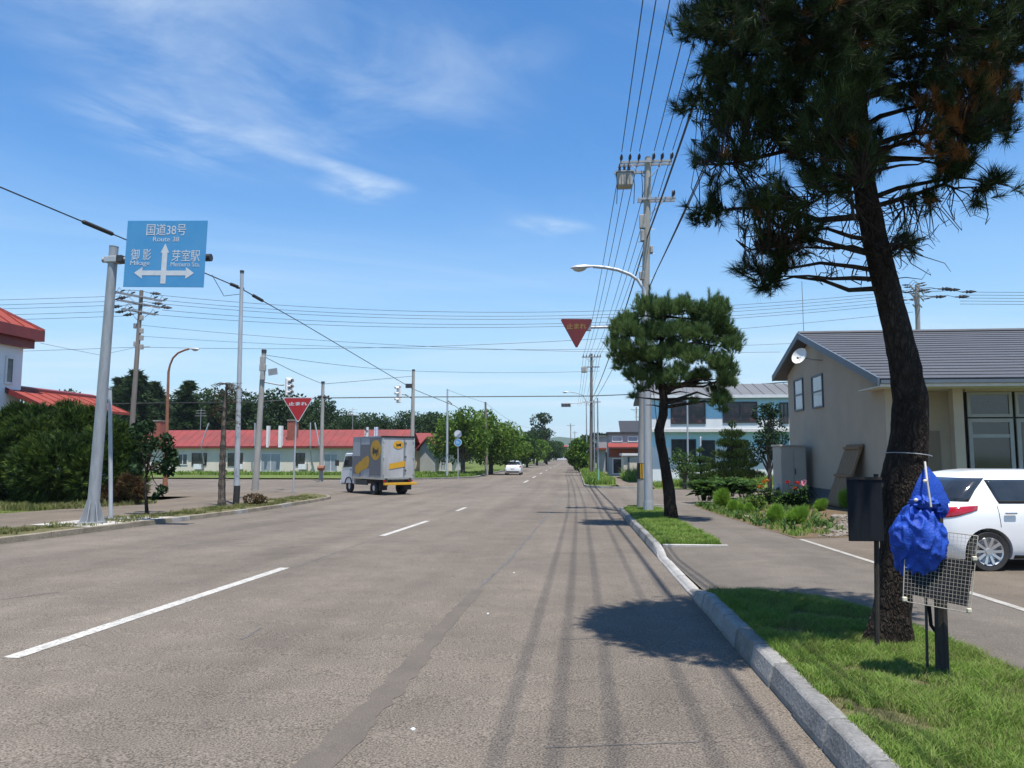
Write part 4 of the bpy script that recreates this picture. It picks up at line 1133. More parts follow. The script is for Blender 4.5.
# ---- left: brown street lamp
b = Vector((P(165, 487, 45).x, 45, zt(-24, 45)))
street_lamp(b, P(168.5, 372, 45), [P(170, 365, 45), P(173, 358, 45), P(178, 353, 45), P(185, 350, 45), P(189, 349, 45)], (1, 0, -.03), 'rust_paint', 'rusty brown street lamp with short curved arm at the left', .15, .075, scale=.85)
# ---- concrete pole with signal arm
cbp = Vector((P(255, 490, 43).x, 43, zt(-18, 43))); ctop = P(264, 353, 43)
t = plain_pole('signal_pole', 'pale concrete pole carrying the left traffic signal and a small plate', 'pole', cbp, ctop, .2, .13, 'pole_concrete')
def lc(px, py, dy=0): return P(px, py, 43) - cbp + Vector((0, dy, 0))
MB().cyl(ctop - cbp, ctop - cbp + Vector((0, 0, .2)), .15, n=10).build('cap', 'black_metal', t)
for py, w, h in ((361, .26, .5), (368, .34, .4), (376, .22, .5)):
    q = lc(263.5, py, -.1); MB().box(q, (w, .25, h)).build('junction_box', 'transformer_grey', t, bevel=.02)
q = lc(273.5, 372, -.1); MB().box(q, (.55, .03, .38), Matrix.Rotation(R(-8), 3, 'Y').to_3x3()).build('name_plate', 'sign_back', t)
MB().tube([lc(264, 382), lc(280, 385), lc(284, 385)], .04, 6).build('signal_arm', 'galvanised', t)
for px, py, s in ((270, 444, 1), (278, 438, 1)):
    pass
def signal_head(t, c, w, hgt, yaw, labelpart='signal_head'):
    """three-lamp vertical head whose front looks along local -Y turned by yaw"""
    M = Matrix.Rotation(yaw, 3, 'Z')
    hb = MB(); hb.box(c, (w, .16, hgt), yaw); ho = hb.build('signal_head', 'white_paint', t, bevel=.05)
    for k, mm in enumerate(('lens_red', 'lens_amber', 'lens_green')):
        z = hgt * (.32 - .32 * k)
        v = MB(); n = 12; vs = []
        for d_, r_ in ((-.08, .15), (-.34, .14)):
            for i in range(9):
                a = R(-20 + i * 27.5); vs.append(c + M @ Vector((math.cos(a) * r_, d_, z + math.sin(a) * r_)))
        v.add(vs, [(i, i + 1, 9 + i + 1, 9 + i) for i in range(8)])
        vo = v.build('visor', 'white_paint', ho); so = vo.modifiers.new('s', 'SOLIDIFY'); so.thickness = .02
        l = MB(); l.add([c + M @ Vector((math.cos(R(30 * i)) * .125, -.085, z + math.sin(R(30 * i)) * .125)) for i in range(12)], [tuple(range(12))]); l.build('lens', mm, ho)
mat('lens_red', (.10, .02, .02), .2); mat('lens_amber', (.13, .07, .02), .2); mat('lens_green', (.02, .09, .07), .2)
signal_head(t, lc(289.5, 387, -.1), .44, 1.05, R(55))
# ---- right-hand pole of the left corner with second signal, behind the truck
pb = Vector((P(411.5, 485, 62).x, 62, zt(-13, 62))); ptop = P(413.5, 371, 62)
t = plain_pole('signal_pole', 'grey pole behind the truck carrying the second traffic signal', 'pole', pb, ptop, .2, .12, 'pole_concrete')
def pc(px, py, dy=0): return P(px, py, 62) - pb + Vector((0, dy, 0))
MB().tube([pc(413, 399), pc(406, 395), pc(402, 394)], .05, 6).build('signal_arm', 'galvanised', t)
signal_head(t, pc(399, 394, -.1), .62, 1.5, R(-50))
MB().box(pc(409, 386, -.1), (.5, .2, .35)).build('junction_box', 'black_metal', t)
MB().cyl(pc(413.5, 371), pc(413.5, 369.5), .13, n=10).build('cap', 'black_metal', t)
# ---- more left poles
kb = Vector((P(321, 480, 58).x, 58, zt(-20, 58))); ktop = P(323, 383, 58)
t = plain_pole('cable_pole', 'pale pole left of the truck with a bunched black cable', 'pole', kb, ktop, .17, .12, 'pole_concrete')
MB().tube([P(317, 398, 58) - kb, P(320, 397, 58) - kb, P(325, 397, 58) - kb, P(330, 398.5, 58) - kb], [.05, .14, .12, .05], 8).build('cable_splice', 'black_rubber', t)
MB().cyl(ktop - kb, ktop - kb + Vector((0, 0, .12)), .15, n=10).build('cap', 'black_metal', t)
MB().tube([P(318, 468, 57.8) - kb, P(318, 468, 57.8) - kb + Vector((.5, 0, 0))], .2, 8).build('wrapped_band', 'rust_paint', t)
nb = Vector((P(447, 472, 68).x, 68, zt(-12, 68) + .1))
t = plain_pole('post', 'slim pale pole behind the two round signs', 'pole', nb, P(447.5, 389, 68), .12, .07, 'galvanised_pale')
MB().tube([P(447, 400, 68) - nb, P(452, 404, 68) - nb], .05, 6).build('cable_clamp', 'black_metal', t)
tb_ = Vector((P(486.5, 471, 76).x, 76, zt(-9.7, 76) + .1))
t = plain_pole('cable_pole', 'brown and grey pole rising from the street trees', 'pole', tb_, P(485.5, 402, 76), .16, .10, 'pole_concrete_brown')
MB().cyl((0, 0, 0), (0, 0, 1.0), .17, .165, n=10).build('base_sleeve', 'pole_concrete', t)
# ---- round signs
b = Vector((P(458, 474, 64).x, 64, zt(-10, 64) + .1))
t = thing('round_sign', 'two round signs, white over blue, on one post at the far left corner', 'traffic sign', b)
MB().cyl((0, 0, -.05), P(458, 432, 64) - b, .04, n=8).build('post', 'galvanised_pale', t)
for py, m_, rm in ((434, 'sign_white', 'galvanised_pale'), (442.5, 'sign_blue', 'sign_white')):
    q = P(458, py, 64) - b
    d = MB(); d.cyl(q + Vector((0, -.06, 0)), q + Vector((0, -.08, 0)), .33, n=20); do = d.build('sign_disc', rm, t)
    d = MB(); d.cyl(q + Vector((0, -.0805, 0)), q + Vector((0, -.084, 0)), .285, n=20); d.build('sign_face', m_, do)
    if m_ == 'sign_blue':
        s_ = MB(); s_.box(q + Vector((-.07, -.086, .02)), (.07, .004, .26)); s_.box(q + Vector((.09, -.086, -.02)), (.05, .004, .18)); s_.build('pictogram', 'sign_white', do)
# ---- neighbourhood banners seen over the truck
for px, y, c_, lab in ((371, 90, 'banner_white', 'white vertical banner above the truck roof'), (364.5, 90, 'banner_dark', 'dark and white figure banner above the truck roof')):
    pass
mat('banner_white', (.62, .63, .66), .8, (.40, .44, .58), scale=1.1, lo=.45, hi=.55)
mat('banner_mixed', (.60, .60, .60), .8, (.05, .05, .07), scale=1.6, lo=.48, hi=.54)
for px, m_, lab in ((376.5, 'banner_white', 'pale blue and white vertical banner above the truck roof'), (367, 'banner_mixed', 'dark and white vertical banner above the truck roof')):
    x = P(px, 455, 70).x; t = thing('banner', lab, 'banner', (x, 70, zt(x, 70)))
    MB().cyl((-.3, 0, -.1), (-.3, 0, 3.9), .025, n=6).build('pole', 'galvanised', t)
    z1 = P(px, 427, 70).z - zt(x, 70); q = MB(); n = 8
    q.add([(-.27 + .42 * i / n, .05 * math.sin(i * 1.3), z) for z in (z1 - 1.8, z1) for i in range(n + 1)], [(i, i + 1, n + 2 + i, n + 1 + i) for i in range(n)]); q.build('cloth', m_, t, smooth=True)

# ------------------------------------------------------------------ cables
def cable(pts, r, label, group=None, name='power_cable', sag=0.0, n=14, m='cable'):
    out = []
    for i in range(len(pts) - 1):
        a, b = Vector(pts[i]), Vector(pts[i + 1])
        for k in range(n + (1 if i == len(pts) - 2 else 0)):
            u = k / n; p = a.lerp(b, u); p.z -= sag * 4 * u * (1 - u) * ((b - a).length / 50) ** 2; out.append(p)
    o = MB().tube(out, r, 5).build(name, m)
    return tag(o, label, 'cable', group)
# six high wires along the right kerb
for k, hx in enumerate(HX):
    p = Vector((mtop.x + hx, MP.y, MP.z + zA + .25))
    f_ = Vector((ftop.x + (-.8, -.5, -.2, .3, .6, .85)[k], 75, ftop.z - .1))
    g_ = Vector((f_.x - 1.0, 130, f_.z - 1.5))
    cable([Vector((p.x + .05, -14, p.z + 1.0)), p - Vector((0, .5, 0))], .0145, 'one of six high parallel wires over the right kerb', 'high wires along the right kerb', sag=.8)
    cable([p + Vector((0, .5, 0)), f_, g_], .0145, 'one of six high wires between the two right-hand poles', 'high wires past the main pole', sag=.8)
q = at_main(647, 238) + MP
cable([Vector((q.x + .25, -14, q.z + .25)), q, Vector((fb.x + .2, 75, fb.z + fz(398)))], .028, 'thick black cable bundle running below the high wires on the right', sag=.6, name='telephone_cable')
q = at_main(650, 275) + MP
for dx in (0, .16):
    cable([Vector((q.x + .45 + dx, -14, q.z + .5)), q + Vector((.16 + dx * .5, 0, dx)), Vector((fb.x + .25, 75, fb.z + fz(402)))], .016, 'one of two lower cables on the outer side of the right poles', 'lower right cables', sag=.5, name='telephone_cable')
# wires across the road between the left and right poles
for k, (pl, pr, py1, py2, mid) in enumerate(((158, 905, 295, 291, 312), (160, 903, 300, 294, 316), (163, 906, 304, 297, 319), (162, 908, 310, 300, 324), (158, 910, 315, 303, 327))):
    a, b = P(pl, py1, UY), P(pr, py2, RY); m_ = P((pl + pr) / 2, mid, 46)
    sg = ((a.z + b.z) / 2 - m_.z) / ((b - a).length / 50) ** 2
    cable([a, b], .013, 'one of five wires spanning the crossing from the left to the right pole', 'wires across the crossing', sag=sg, n=24)
    c0 = P(120 if k < 3 else 124, py1 + 1, UY); cable([Vector((c0.x - 26, UY - 2, c0.z - .4)), c0], .013, 'one of five wires running off left from the left utility pole', 'wires off to the left', sag=.5)
    d0 = P(960, py2 + 1, RY); cable([d0, Vector((d0.x + 26, RY + 1, d0.z))], .013, 'one of five wires running off right behind the slate roof', 'wires off to the right', sag=.5)
for k, (p0, p1, lab, r_) in enumerate((((139, 325), (780, 352), 'thin lower wire crossing the sky below the five spans', .011), ((139, 347), (913, 312), 'lowest thin wire from the left utility pole across the road', .012), ((139, 336), (860, 340), 'middle thin wire from the left utility pole across the road', .010))):
    cable([P(*p0, UY), P(*p1, RY)], r_, lab, sag=.9, n=24)
cable([P(-40, 353, UY), P(139, 347, UY)], .012, 'thin wire from the left utility pole past the red roof', sag=.3)
cable([P(40, 343, 38), P(100, 355, 44), P(138, 347, UY)], .010, 'slack service wire from the red roof to the left utility pole', sag=.6)
# heavy black cable along the left kerb
lp0, lp1 = P(0, 187, 19.3), P(122, 238, 23.6)
dirn = (lp1 - lp0).normalized()
heavy = [lp0 - dirn * 9, lp0, lp1, cb_thin]
cable(heavy, .022, 'heavy black cable along the left kerb passing behind the blue sign', name='telephone_cable', n=6)
cable([cb_thin, P(300, 322, 42), P(413, 389, 62), P(455, 406, 67), P(470, 418, 76)], .024, 'heavy black cable from the thin steel pole down to the street trees', name='telephone_cable', n=6)
def splice(a, b, r, lab):
    d = Vector(b) - Vector(a)
    return tag(MB().tube([a, Vector(a) + d * .06, Vector(a) + d * .94, b], [r * .4, r, r, r * .4], 8).build('cable_splice', 'black_rubber'), lab, 'cable splice')
def on_heavy(px):
    t_ = (px) / 122; return lp0.lerp(lp1, t_)
splice(on_heavy(77), on_heavy(112), .075, 'black splice sleeve on the cable left of the blue sign')
q2 = P(300, 322, 42)
splice(cb_thin.lerp(lp1, .10), cb_thin.lerp(q2, -.02), .07, 'short black sleeve on the cable left of the thin steel pole')
splice(cb_thin.lerp(q2, .16), cb_thin.lerp(q2, .30), .075, 'short black sleeve on the cable right of the thin steel pole')
cable([P(212, 275, 27), P(224, 296, 28.6), cb_thin + Vector((0, 0, -.25))], .012, 'thin slack wire hanging under the heavy cable by the blue sign', n=6)
# black cable across the side street and the road
cable([P(100, 404, 58), P(160, 403, 58), P(255, 402, 57), P(318, 398, 58), P(413, 397, 62), P(590, 396, 66), P(640, 394, 66), P(800, 381, 62)], .042, 'black cable crossing low over the whole road at signal height', name='telephone_cable', n=6)
cable([P(265, 357, 43), P(323, 384, 58), P(413, 376, 62)], .018, 'wire from the concrete signal pole to the poles by the truck', sag=.8)
cable([P(265, 355, 43), P(413, 371, 62), P(600, 371, 75)], .014, 'thin wire from the signal poles to the far right pole', sag=.9)
cable([P(448, 390, 68), P(486, 403, 76), P(530, 428, 112)], .012, 'thin wire over the far street trees', sag=.9)

# ------------------------------------------------------------------ vegetation
leafmat('needles_big', [(0.012, 0.022, 0.010), (0.020, 0.036, 0.013), (0.032, 0.056, 0.018), (0.065, 0.095, 0.028)], .2, .6, .9)
leafmat('needles_brown', [(0.17, 0.075, 0.026), (0.24, 0.11, 0.035), (0.30, 0.15, 0.05)], .25, .7, 2)
leafmat('needles_small', [(0.034, 0.072, 0.026), (0.060, 0.112, 0.036), (0.098, 0.160, 0.046), (0.150, 0.215, 0.062)], .28, .6, .8)
leafmat('yew', [(0.014, 0.032, 0.009), (0.024, 0.052, 0.012), (0.044, 0.082, 0.015), (0.105, 0.150, 0.022)], .25, .6, .7)
leafmat('dead_leaf', [(0.10, 0.045, 0.02), (0.07, 0.05, 0.02), (0.05, 0.045, 0.02)], .2, .8, 2)
leafmat('leaf_bright', [(0.050, 0.105, 0.018), (0.080, 0.150, 0.024), (0.115, 0.190, 0.030), (0.150, 0.225, 0.042)], .35, .55, .4)
leafmat('leaf_mid', [(0.030, 0.070, 0.018), (0.048, 0.100, 0.022), (0.070, 0.125, 0.028)], .3, .55, .4)
leafmat('leaf_dark', [(0.012, 0.030, 0.012), (0.020, 0.044, 0.016), (0.030, 0.060, 0.020)], .22, .6, .3)
leafmat('leaf_far', [(0.018, 0.042, 0.016), (0.030, 0.058, 0.020), (0.046, 0.078, 0.026)], .25, .6, .08)
leafmat('kochia', [(0.16, 0.30, 0.036), (0.21, 0.37, 0.046), (0.27, 0.42, 0.07)], .35, .6, 2)
leafmat('grass_blade', [(0.100, 0.175, 0.028), (0.140, 0.235, 0.038), (0.185, 0.285, 0.052), (0.250, 0.290, 0.095)], .35, .6, 1.3)
leafmat('grass_dry', [(0.16, 0.17, 0.05), (0.12, 0.15, 0.045), (0.20, 0.17, 0.08)], .3, .7, 1)
mat('bark_dark', (0.052, 0.040, 0.031), .95, (0.020, 0.016, 0.013), scale=5, detail=8, fine=(22, .4), bump=1.0, bscale=16, spec=.15, stretch=(1, 1, .4))
mat('bark_grey', (0.13, 0.105, 0.085), .95, (0.07, 0.058, 0.048), scale=6, fine=(20, .3), bump=.8, bscale=18, spec=.15, stretch=(1, 1, .4))
def bark_pine():
    """plated bark: dark furrows round reddish grey plates"""
    m = mat('bark_pine', (0.060, 0.046, 0.036), .95, (0.022, 0.017, 0.013), scale=3.2, detail=8, fine=(30, .35), spec=.12, stretch=(1, 1, .5))
    nt = m.node_tree; b = nt.nodes['Principled BSDF']
    tcn = nt.nodes.new('ShaderNodeTexCoord'); mp = nt.nodes.new('ShaderNodeMapping'); mp.inputs['Scale'].default_value = (1, 1, .42)
    nt.links.new(tcn.outputs['Object'], mp.inputs[0])
    nz = nt.nodes.new('ShaderNodeTexNoise'); nz.inputs['Scale'].default_value = 9; nz.inputs['Detail'].default_value = 4
    nt.links.new(mp.outputs[0], nz.inputs['Vector'])
    vm = nt.nodes.new('ShaderNodeMixRGB'); vm.blend_type = 'ADD'; vm.inputs[0].default_value = .22
    nt.links.new(mp.outputs[0], vm.inputs[1]); nt.links.new(nz.outputs['Color'], vm.inputs[2])
    v = nt.nodes.new('ShaderNodeTexVoronoi'); v.feature = 'DISTANCE_TO_EDGE'; v.inputs['Scale'].default_value = 24
    nt.links.new(vm.outputs[0], v.inputs['Vector'])
    mr = nt.nodes.new('ShaderNodeMapRange'); mr.inputs['From Max'].default_value = .30; mr.inputs['To Min'].default_value = .45
    nt.links.new(v.outputs['Distance'], mr.inputs['Value'])
    src = b.inputs['Base Color'].links[0].from_socket
    mx = nt.nodes.new('ShaderNodeMixRGB'); mx.inputs[1].default_value = (.012, .009, .008, 1)
    nt.links.new(mr.outputs[0], mx.inputs[0]); nt.links.new(src, mx.inputs[2]); nt.links.new(mx.outputs[0], b.inputs['Base Color'])
    bp = nt.nodes.new('ShaderNodeBump'); bp.inputs['Strength'].default_value = 1; bp.inputs['Distance'].default_value = .03
    nt.links.new(mr.outputs[0], bp.inputs['Height']); nt.links.new(bp.outputs[0], b.inputs['Normal'])
bark_pine()

def unit(n, r=None):
    v = (r or rng).normal(size=(n, 3)); return v / np.linalg.norm(v, axis=1, keepdims=True)
def needle_tufts(C, D, n, L, w, spread, r=None):
    """tufts at C pointing along D; n needles each, as single triangles"""
    r = r or rng
    m = len(C)
    d = np.repeat(D, n, 0) + unit(m * n, r) * spread
    d /= np.linalg.norm(d, axis=1, keepdims=True)
    c = np.repeat(C, n, 0) + np.repeat(D, n, 0) * (r.random((m * n, 1)) - .6) * L * .9
    s = np.cross(d, unit(m * n, r)); s /= np.linalg.norm(s, axis=1, keepdims=True) + 1e-9
    l = L * (.65 + .5 * r.random((m * n, 1)))
    V = np.stack([c - s * w / 2, c + s * w / 2, c + d * l], 1)
    return V.reshape(-1, 3)
def leaf_quads(C, size, r=None, flat=0.0, asp=.55, up=None):
    """one pointed quad leaf at each point"""
    r = r or rng; n = len(C)
    d = unit(n, r); 
    if flat: d[:, 2] *= (1 - flat); d /= np.linalg.norm(d, axis=1, keepdims=True)
    s = np.cross(d, unit(n, r)); s /= np.linalg.norm(s, axis=1, keepdims=True) + 1e-9
    l = size * (.6 + .8 * r.random((n, 1)))
    V = np.stack([C - d * l / 2, C + s * l * asp / 2, C + d * l / 2, C - s * l * asp / 2], 1)
    return V.reshape(-1, 3)
def blob_points(blobs, n, r=None, shell=.55):
    """points in ellipsoids (cx,cy,cz,rx,ry,rz), denser to the shell"""
    r = r or rng
    B = np.array(blobs, dtype=float); vol = np.prod(B[:, 3:], axis=1) ** (2 / 3); k = r.choice(len(B), n, p=vol / vol.sum())
    u = unit(n, r) * (shell + (1 - shell) * r.random((n, 1))) ** .7
    return B[k, :3] + u * B[k, 3:], u
def broad_tree(name, label, base, h, w, m_leaf, n=5000, leaf=.28, trunk_h=.25, seed=1, group=None, m_bark='bark_grey', nb=16, cat='tree', lean=(0, 0), wy=None):
    r = np.random.default_rng(seed); t = thing(name, label, cat, base, 0, group)
    hb = h * trunk_h; blobs = []; wy = wy or w
    limbs = MB(); top = Vector((lean[0], lean[1], h * .8))
    limbs.tube([(0, 0, -.1), top * .35, top * .7, top], [w * .035 + .05, w * .03 + .04, w * .018 + .02, .02], 8)
    for i in range(nb):
        a = r.random() * 2 * math.pi; zf = r.random(); z = hb + (h - hb) * (.12 + .80 * zf)
        prof_ = math.sin(math.pi * min(1, .22 + .72 * zf)) ** .7
        rad = (.25 + .55 * math.sqrt(r.random())) * prof_
        cx, cy = math.cos(a) * rad * w / 2 + lean[0] * zf, math.sin(a) * rad * wy / 2 + lean[1] * zf
        s = (.16 + .14 * r.random()) * (.75 + .4 * prof_)
        blobs.append((cx, cy, z, s * w, s * wy, s * min(h - hb, w) * .85))
        limbs.tube([top * (max(.1, (z / h) * .6)), Vector((cx * .6, cy * .6, z * .9)), Vector((cx, cy, z))], [.05 + .012 * w, .03 + .006 * w, .012], 5)
    limbs.build('trunk', m_bark, t, smooth=True)
    C, u = blob_points(blobs, n, r)
    tris('crown', leaf_quads(C, leaf, r), m_leaf, t, 4)
    return t

# ---- the big pine by the right verge
def noise3(p, s): return noise.noise(Vector((p[0] * s, p[1] * s, p[2] * s)))
def rows_interp(rows, y):
    for i in range(len(rows) - 1):
        if rows[i][0] <= y <= rows[i + 1][0]:
            u = (y - rows[i][0]) / (rows[i + 1][0] - rows[i][0])
            return rows[i][1] * (1 - u) + rows[i + 1][1] * u, rows[i][2] * (1 - u) + rows[i + 1][2] * u
    return None
def traced_crown(rows, Y, n, holes, depth, nscale, thr, r, dmax):
    """points inside a crown: its outline seen from the road, filled through its real depth"""
    out = []; ylo, yhi = rows[0][0], rows[-1][0]; tries = 0
    while len(out) < n and tries < n * 30:
        tries += 1
        py = ylo + (yhi - ylo) * r.random(); xl, xr = rows_interp(rows, py)
        ja = (xr - xl) * .075; jz = r.random() * 6; xl += ja * (1.2 * noise.noise(Vector((py / 26, jz, 1))) + .4); xr -= ja * (1.2 * noise.noise(Vector((py / 26, jz, 7))) + .4)
        if r.random() > (xr - xl) / 420 * 1.2 and rows is BIG: continue
        px = xl + (xr - xl) * r.random(); c, hw = (xl + xr) / 2, (xr - xl) / 2
        dm = min(dmax, hw / 760 * Y) * depth * math.sqrt(max(.02, 1 - ((px - c) / hw) ** 2))
        dy = (r.random() * 2 - 1) * dm
        if any((px - a) ** 2 + (py - b) ** 2 < q * q for a, b, q in holes): continue
        p = P(px, py, Y + dy)
        if noise3(p, nscale) < thr(px, py): continue
        out.append((p.x, p.y, p.z))
    return np.array(out)
BIG = [(-290, 840, 900), (-230, 770, 960), (-150, 715, 1040), (-60, 684, 1075), (0, 690, 1062), (28, 684, 1050), (50, 695, 1040), (75, 700, 1022), (100, 692, 1020), (120, 700, 1012), (145, 706, 1000), (165, 700, 985), (190, 708, 960), (205, 702, 905), (218, 704, 860), (232, 742, 835), (252, 752, 812), (275, 756, 785), (292, 760, 778)]
PY_ = 5.78
pb_ = G(888, 643, .16)
def big_pine():
    r = np.random.default_rng(11)
    t = thing('pine_tree', 'tall dark pine with leaning bare trunk on the right verge', 'tree', pb_)
    Y = pb_.y
    path = [((888, 655), 23), ((889, 640), 20), ((892, 612), 16.5), ((898, 565), 17), ((902, 520), 19), ((903, 480), 20.5), ((908, 440), 18.5), ((911, 400), 18), ((904, 360), 16.5), ((895, 320), 14.8), ((885, 280), 13.6), ((875, 240), 13), ((867, 200), 12.5), ((861, 160), 12), ((857, 110), 11), ((853, 60), 10), ((850, 0), 9), ((848, -80), 7.5), ((852, -160), 5), ((858, -240), 2.5), ((862, -280), .8)]
    pts = [P(a[0], a[1], Y) - pb_ for a, _ in path]; rad = [q / 760 * Y * (.94 if a[1] > 420 else .86) for a, q in path]
    # trunk as a finely divided, slightly fluted tube
    fine, fr = [], []
    for i in range(len(pts) - 1):
        for k in range(5):
            u = k / 5; fine.append(pts[i].lerp(pts[i + 1], u)); fr.append(rad[i] * (1 - u) + rad[i + 1] * u)
    fine.append(pts[-1]); fr.append(rad[-1])
    mb = MB(); n = 28; vs = []
    for i, (p, q) in enumerate(zip(fine, fr)):
        flare = max(0, 1 - (p.z + .05) / .45)
        for k in range(n):
            a = 2 * math.pi * k / n
            d = 1 + .10 * noise.noise(Vector((math.cos(a) * 2, math.sin(a) * 2, p.z * 2.2))) + .06 * noise.noise(Vector((math.cos(a) * 5, math.sin(a) * 5, p.z * 9))) + .05 * noise.noise(Vector((math.cos(a) * 11, math.sin(a) * 11, p.z * 16))) + flare * .22 * max(0, math.cos(a * 4 + 1.1)) 
            vs.append((p.x + math.cos(a) * q * d, p.y + math.sin(a) * q * d, p.z))
    mb.add(vs, [(i * n + k, i * n + (k + 1) % n, (i + 1) * n + (k + 1) % n, (i + 1) * n + k) for i in range(len(fine) - 1) for k in range(n)])
    mb.build('trunk', 'bark_pine', t, smooth=True)
    # crown
    holes = [(888, 118, 17), (872, 108, 9), (905, 130, 9), (775, 160, 15), (790, 172, 12), (908, 165, 20), (884, 190, 18), (735, 130, 7), (820, 120, 6), (845, 145, 6), (930, 165, 10), (950, 60, 5), (822, 214, 14), (802, 190, 9), (815, 160, 7), (940, 218, 26), (905, 222, 22), (985, 158, 12), (842, 236, 12), (960, 190, 13), (925, 178, 10), (835, 165, 6), (765, 262, 9), (812, 252, 9), (780, 232, 6), (728, 150, 5)]
    def thr(px, py): return -.34 + .54 * sst(70, 280, py) + .18 * (1 - sst(-60, 20, py)) + (.14 if px > 890 and py > 110 else 0)
    C = traced_crown(BIG, Y, 8000, holes, .95, 1.75, thr, r, 1.5)
    tx = np.array([np.interp(z_, [p.z + pb_.z for p in pts], [p.x + pb_.x for p in pts]) for z_ in C[:, 2]])
    C = C[~((np.abs(C[:, 0] - tx) < .22) & (C[:, 1] < Y + .1) & (C[:, 2] < 4.5))]
    extra = []
    for (cx, cy, rr, nn) in ((765, 288, 11, 14), (690, 28, 16, 16), (686, 108, 14, 14), (697, 163, 9, 8), (694, 217, 10, 10), (998, 180, 14, 18), (985, 188, 8, 8), (975, 203, 5, 5), (1008, 128, 10, 12), (905, 240, 14, 16), (893, 250, 7, 6), (745, 265, 10, 10), (955, 170, 12, 14), (930, 200, 8, 8), (760, 228, 18, 20), (712, 218, 12, 14)):
        for _ in range(nn):
            a = r.normal(size=2) * rr * .5; p = P(cx + a[0], cy + a[1], Y + r.normal() * .12); extra.append((p.x, p.y, p.z))
    C = np.concatenate([C, np.array(extra)])
    # limbs run from the trunk to clumps of the crown; twigs carry the tufts
    B = np.array(pb_); tr = np.array([list(p + pb_) for p in fine])
    limb = MB(); nodes = []
    order = r.permutation(len(C))[:110]
    ends = list(C[order]) + [np.array(P(*e, Y + dy)) for e, dy in (((700, 215), .1), ((745, 250), -.2), ((766, 285), .1), ((990, 182), 0), ((960, 150), .3), ((900, 245), -.2), ((690, 100), .2), ((930, 205), .3), ((1005, 120), -.2), ((705, 165), -.4), ((800, 230), .5), ((690, 30), 0))]
    for e in ends:
        e = np.array(e); cand = tr[(tr[:, 2] < e[2] + .1) & (tr[:, 2] > 2.75)]
        if len(cand) == 0: cand = tr[tr[:, 2] > 2.75][:1]
        dd = np.linalg.norm(cand - e, axis=1) + .5 * np.maximum(0, (cand[:, 2] - e[2] + .05)); s = cand[dd.argmin()]
        L = np.linalg.norm(e - s); mid = s + (e - s) * .5 + np.array([0, 0, .10 * L]) + r.normal(size=3) * .05 * L
        q1 = s + (mid - s) * .5 + r.normal(size=3) * .03 * L; q2 = mid + (e - mid) * .5 + r.normal(size=3) * .04 * L
        pp = [s, q1, mid, q2, e]; r0 = .006 + .013 * L
        limb.tube([Vector(p) - pb_ for p in pp], [r0 * 1.25, r0, r0 * .75, r0 * .5, r0 * .2], 6)
        for a, b in zip(pp[:-1], pp[1:]):
            for u in np.linspace(0, 1, 8): nodes.append(a + (b - a) * u)
    nodes = np.array(nodes)
    tw = MB(); D = np.zeros_like(C)
    for i, c in enumerate(C):
        d2 = ((nodes - c) ** 2).sum(1); k = d2.argmin(); nd = nodes[k]; v = c - nd; L = np.linalg.norm(v) + 1e-6
        D[i] = v / L * .7 + np.array([0, 0, .45]) + r.normal(size=3) * .3
        if L < .55 and (i % 2 == 0 or (C[i, 2] < 4.3)):
            m_ = nd + v * .5 + r.normal(size=3) * .10 * L
            tw.tube([Vector(nd) - pb_, Vector(m_) - pb_, Vector(c) - pb_], [.006, .0045, .003], 4, caps=False)
    # bare hanging twigs in the lower crown
    for _ in range(420):
        px, py = r.uniform(735, 985), r.uniform(190, 275)
        p = np.array(P(px, py, Y + r.normal() * .4)); d2 = ((nodes - p) ** 2).sum(1); nd = nodes[d2.argmin()]
        if np.sqrt(d2.min()) > .34: continue
        p[2] -= .05; tw.tube([Vector(nd) - pb_, Vector((nd + p) / 2 + r.normal(size=3) * .05) - pb_, Vector(p) - pb_, Vector(p + r.normal(size=3) * .06) - pb_], [.006, .004, .003, .0018], 4, caps=False)
    D /= np.linalg.norm(D, axis=1, keepdims=True)
    limb.build('limbs', 'bark_dark', t, smooth=True); tw.build('twigs', 'bark_dark', t)
    # a browned patch on the right
    br = np.array([P(970, 78, Y - .3), P(985, 98, Y), P(955, 95, Y - .4), P(1000, 70, Y), P(930, 140, Y - .4), P(935, 120, Y - .5)])
    dmin = np.min(np.linalg.norm(C[:, None, :] - br[None], axis=2), axis=1)
    brown = (dmin < .26) & (r.random(len(C)) < .8) | (r.random(len(C)) < .012)
    Cl = C - B
    tris('crown', needle_tufts(Cl[~brown], D[~brown], 58, .118, .0048, .72, r), 'needles_big', t)
    tris('browned_needles', needle_tufts(Cl[brown], D[brown], 60, .10, .0040, .65, r), 'needles_brown', t)
    return t
big_pine()

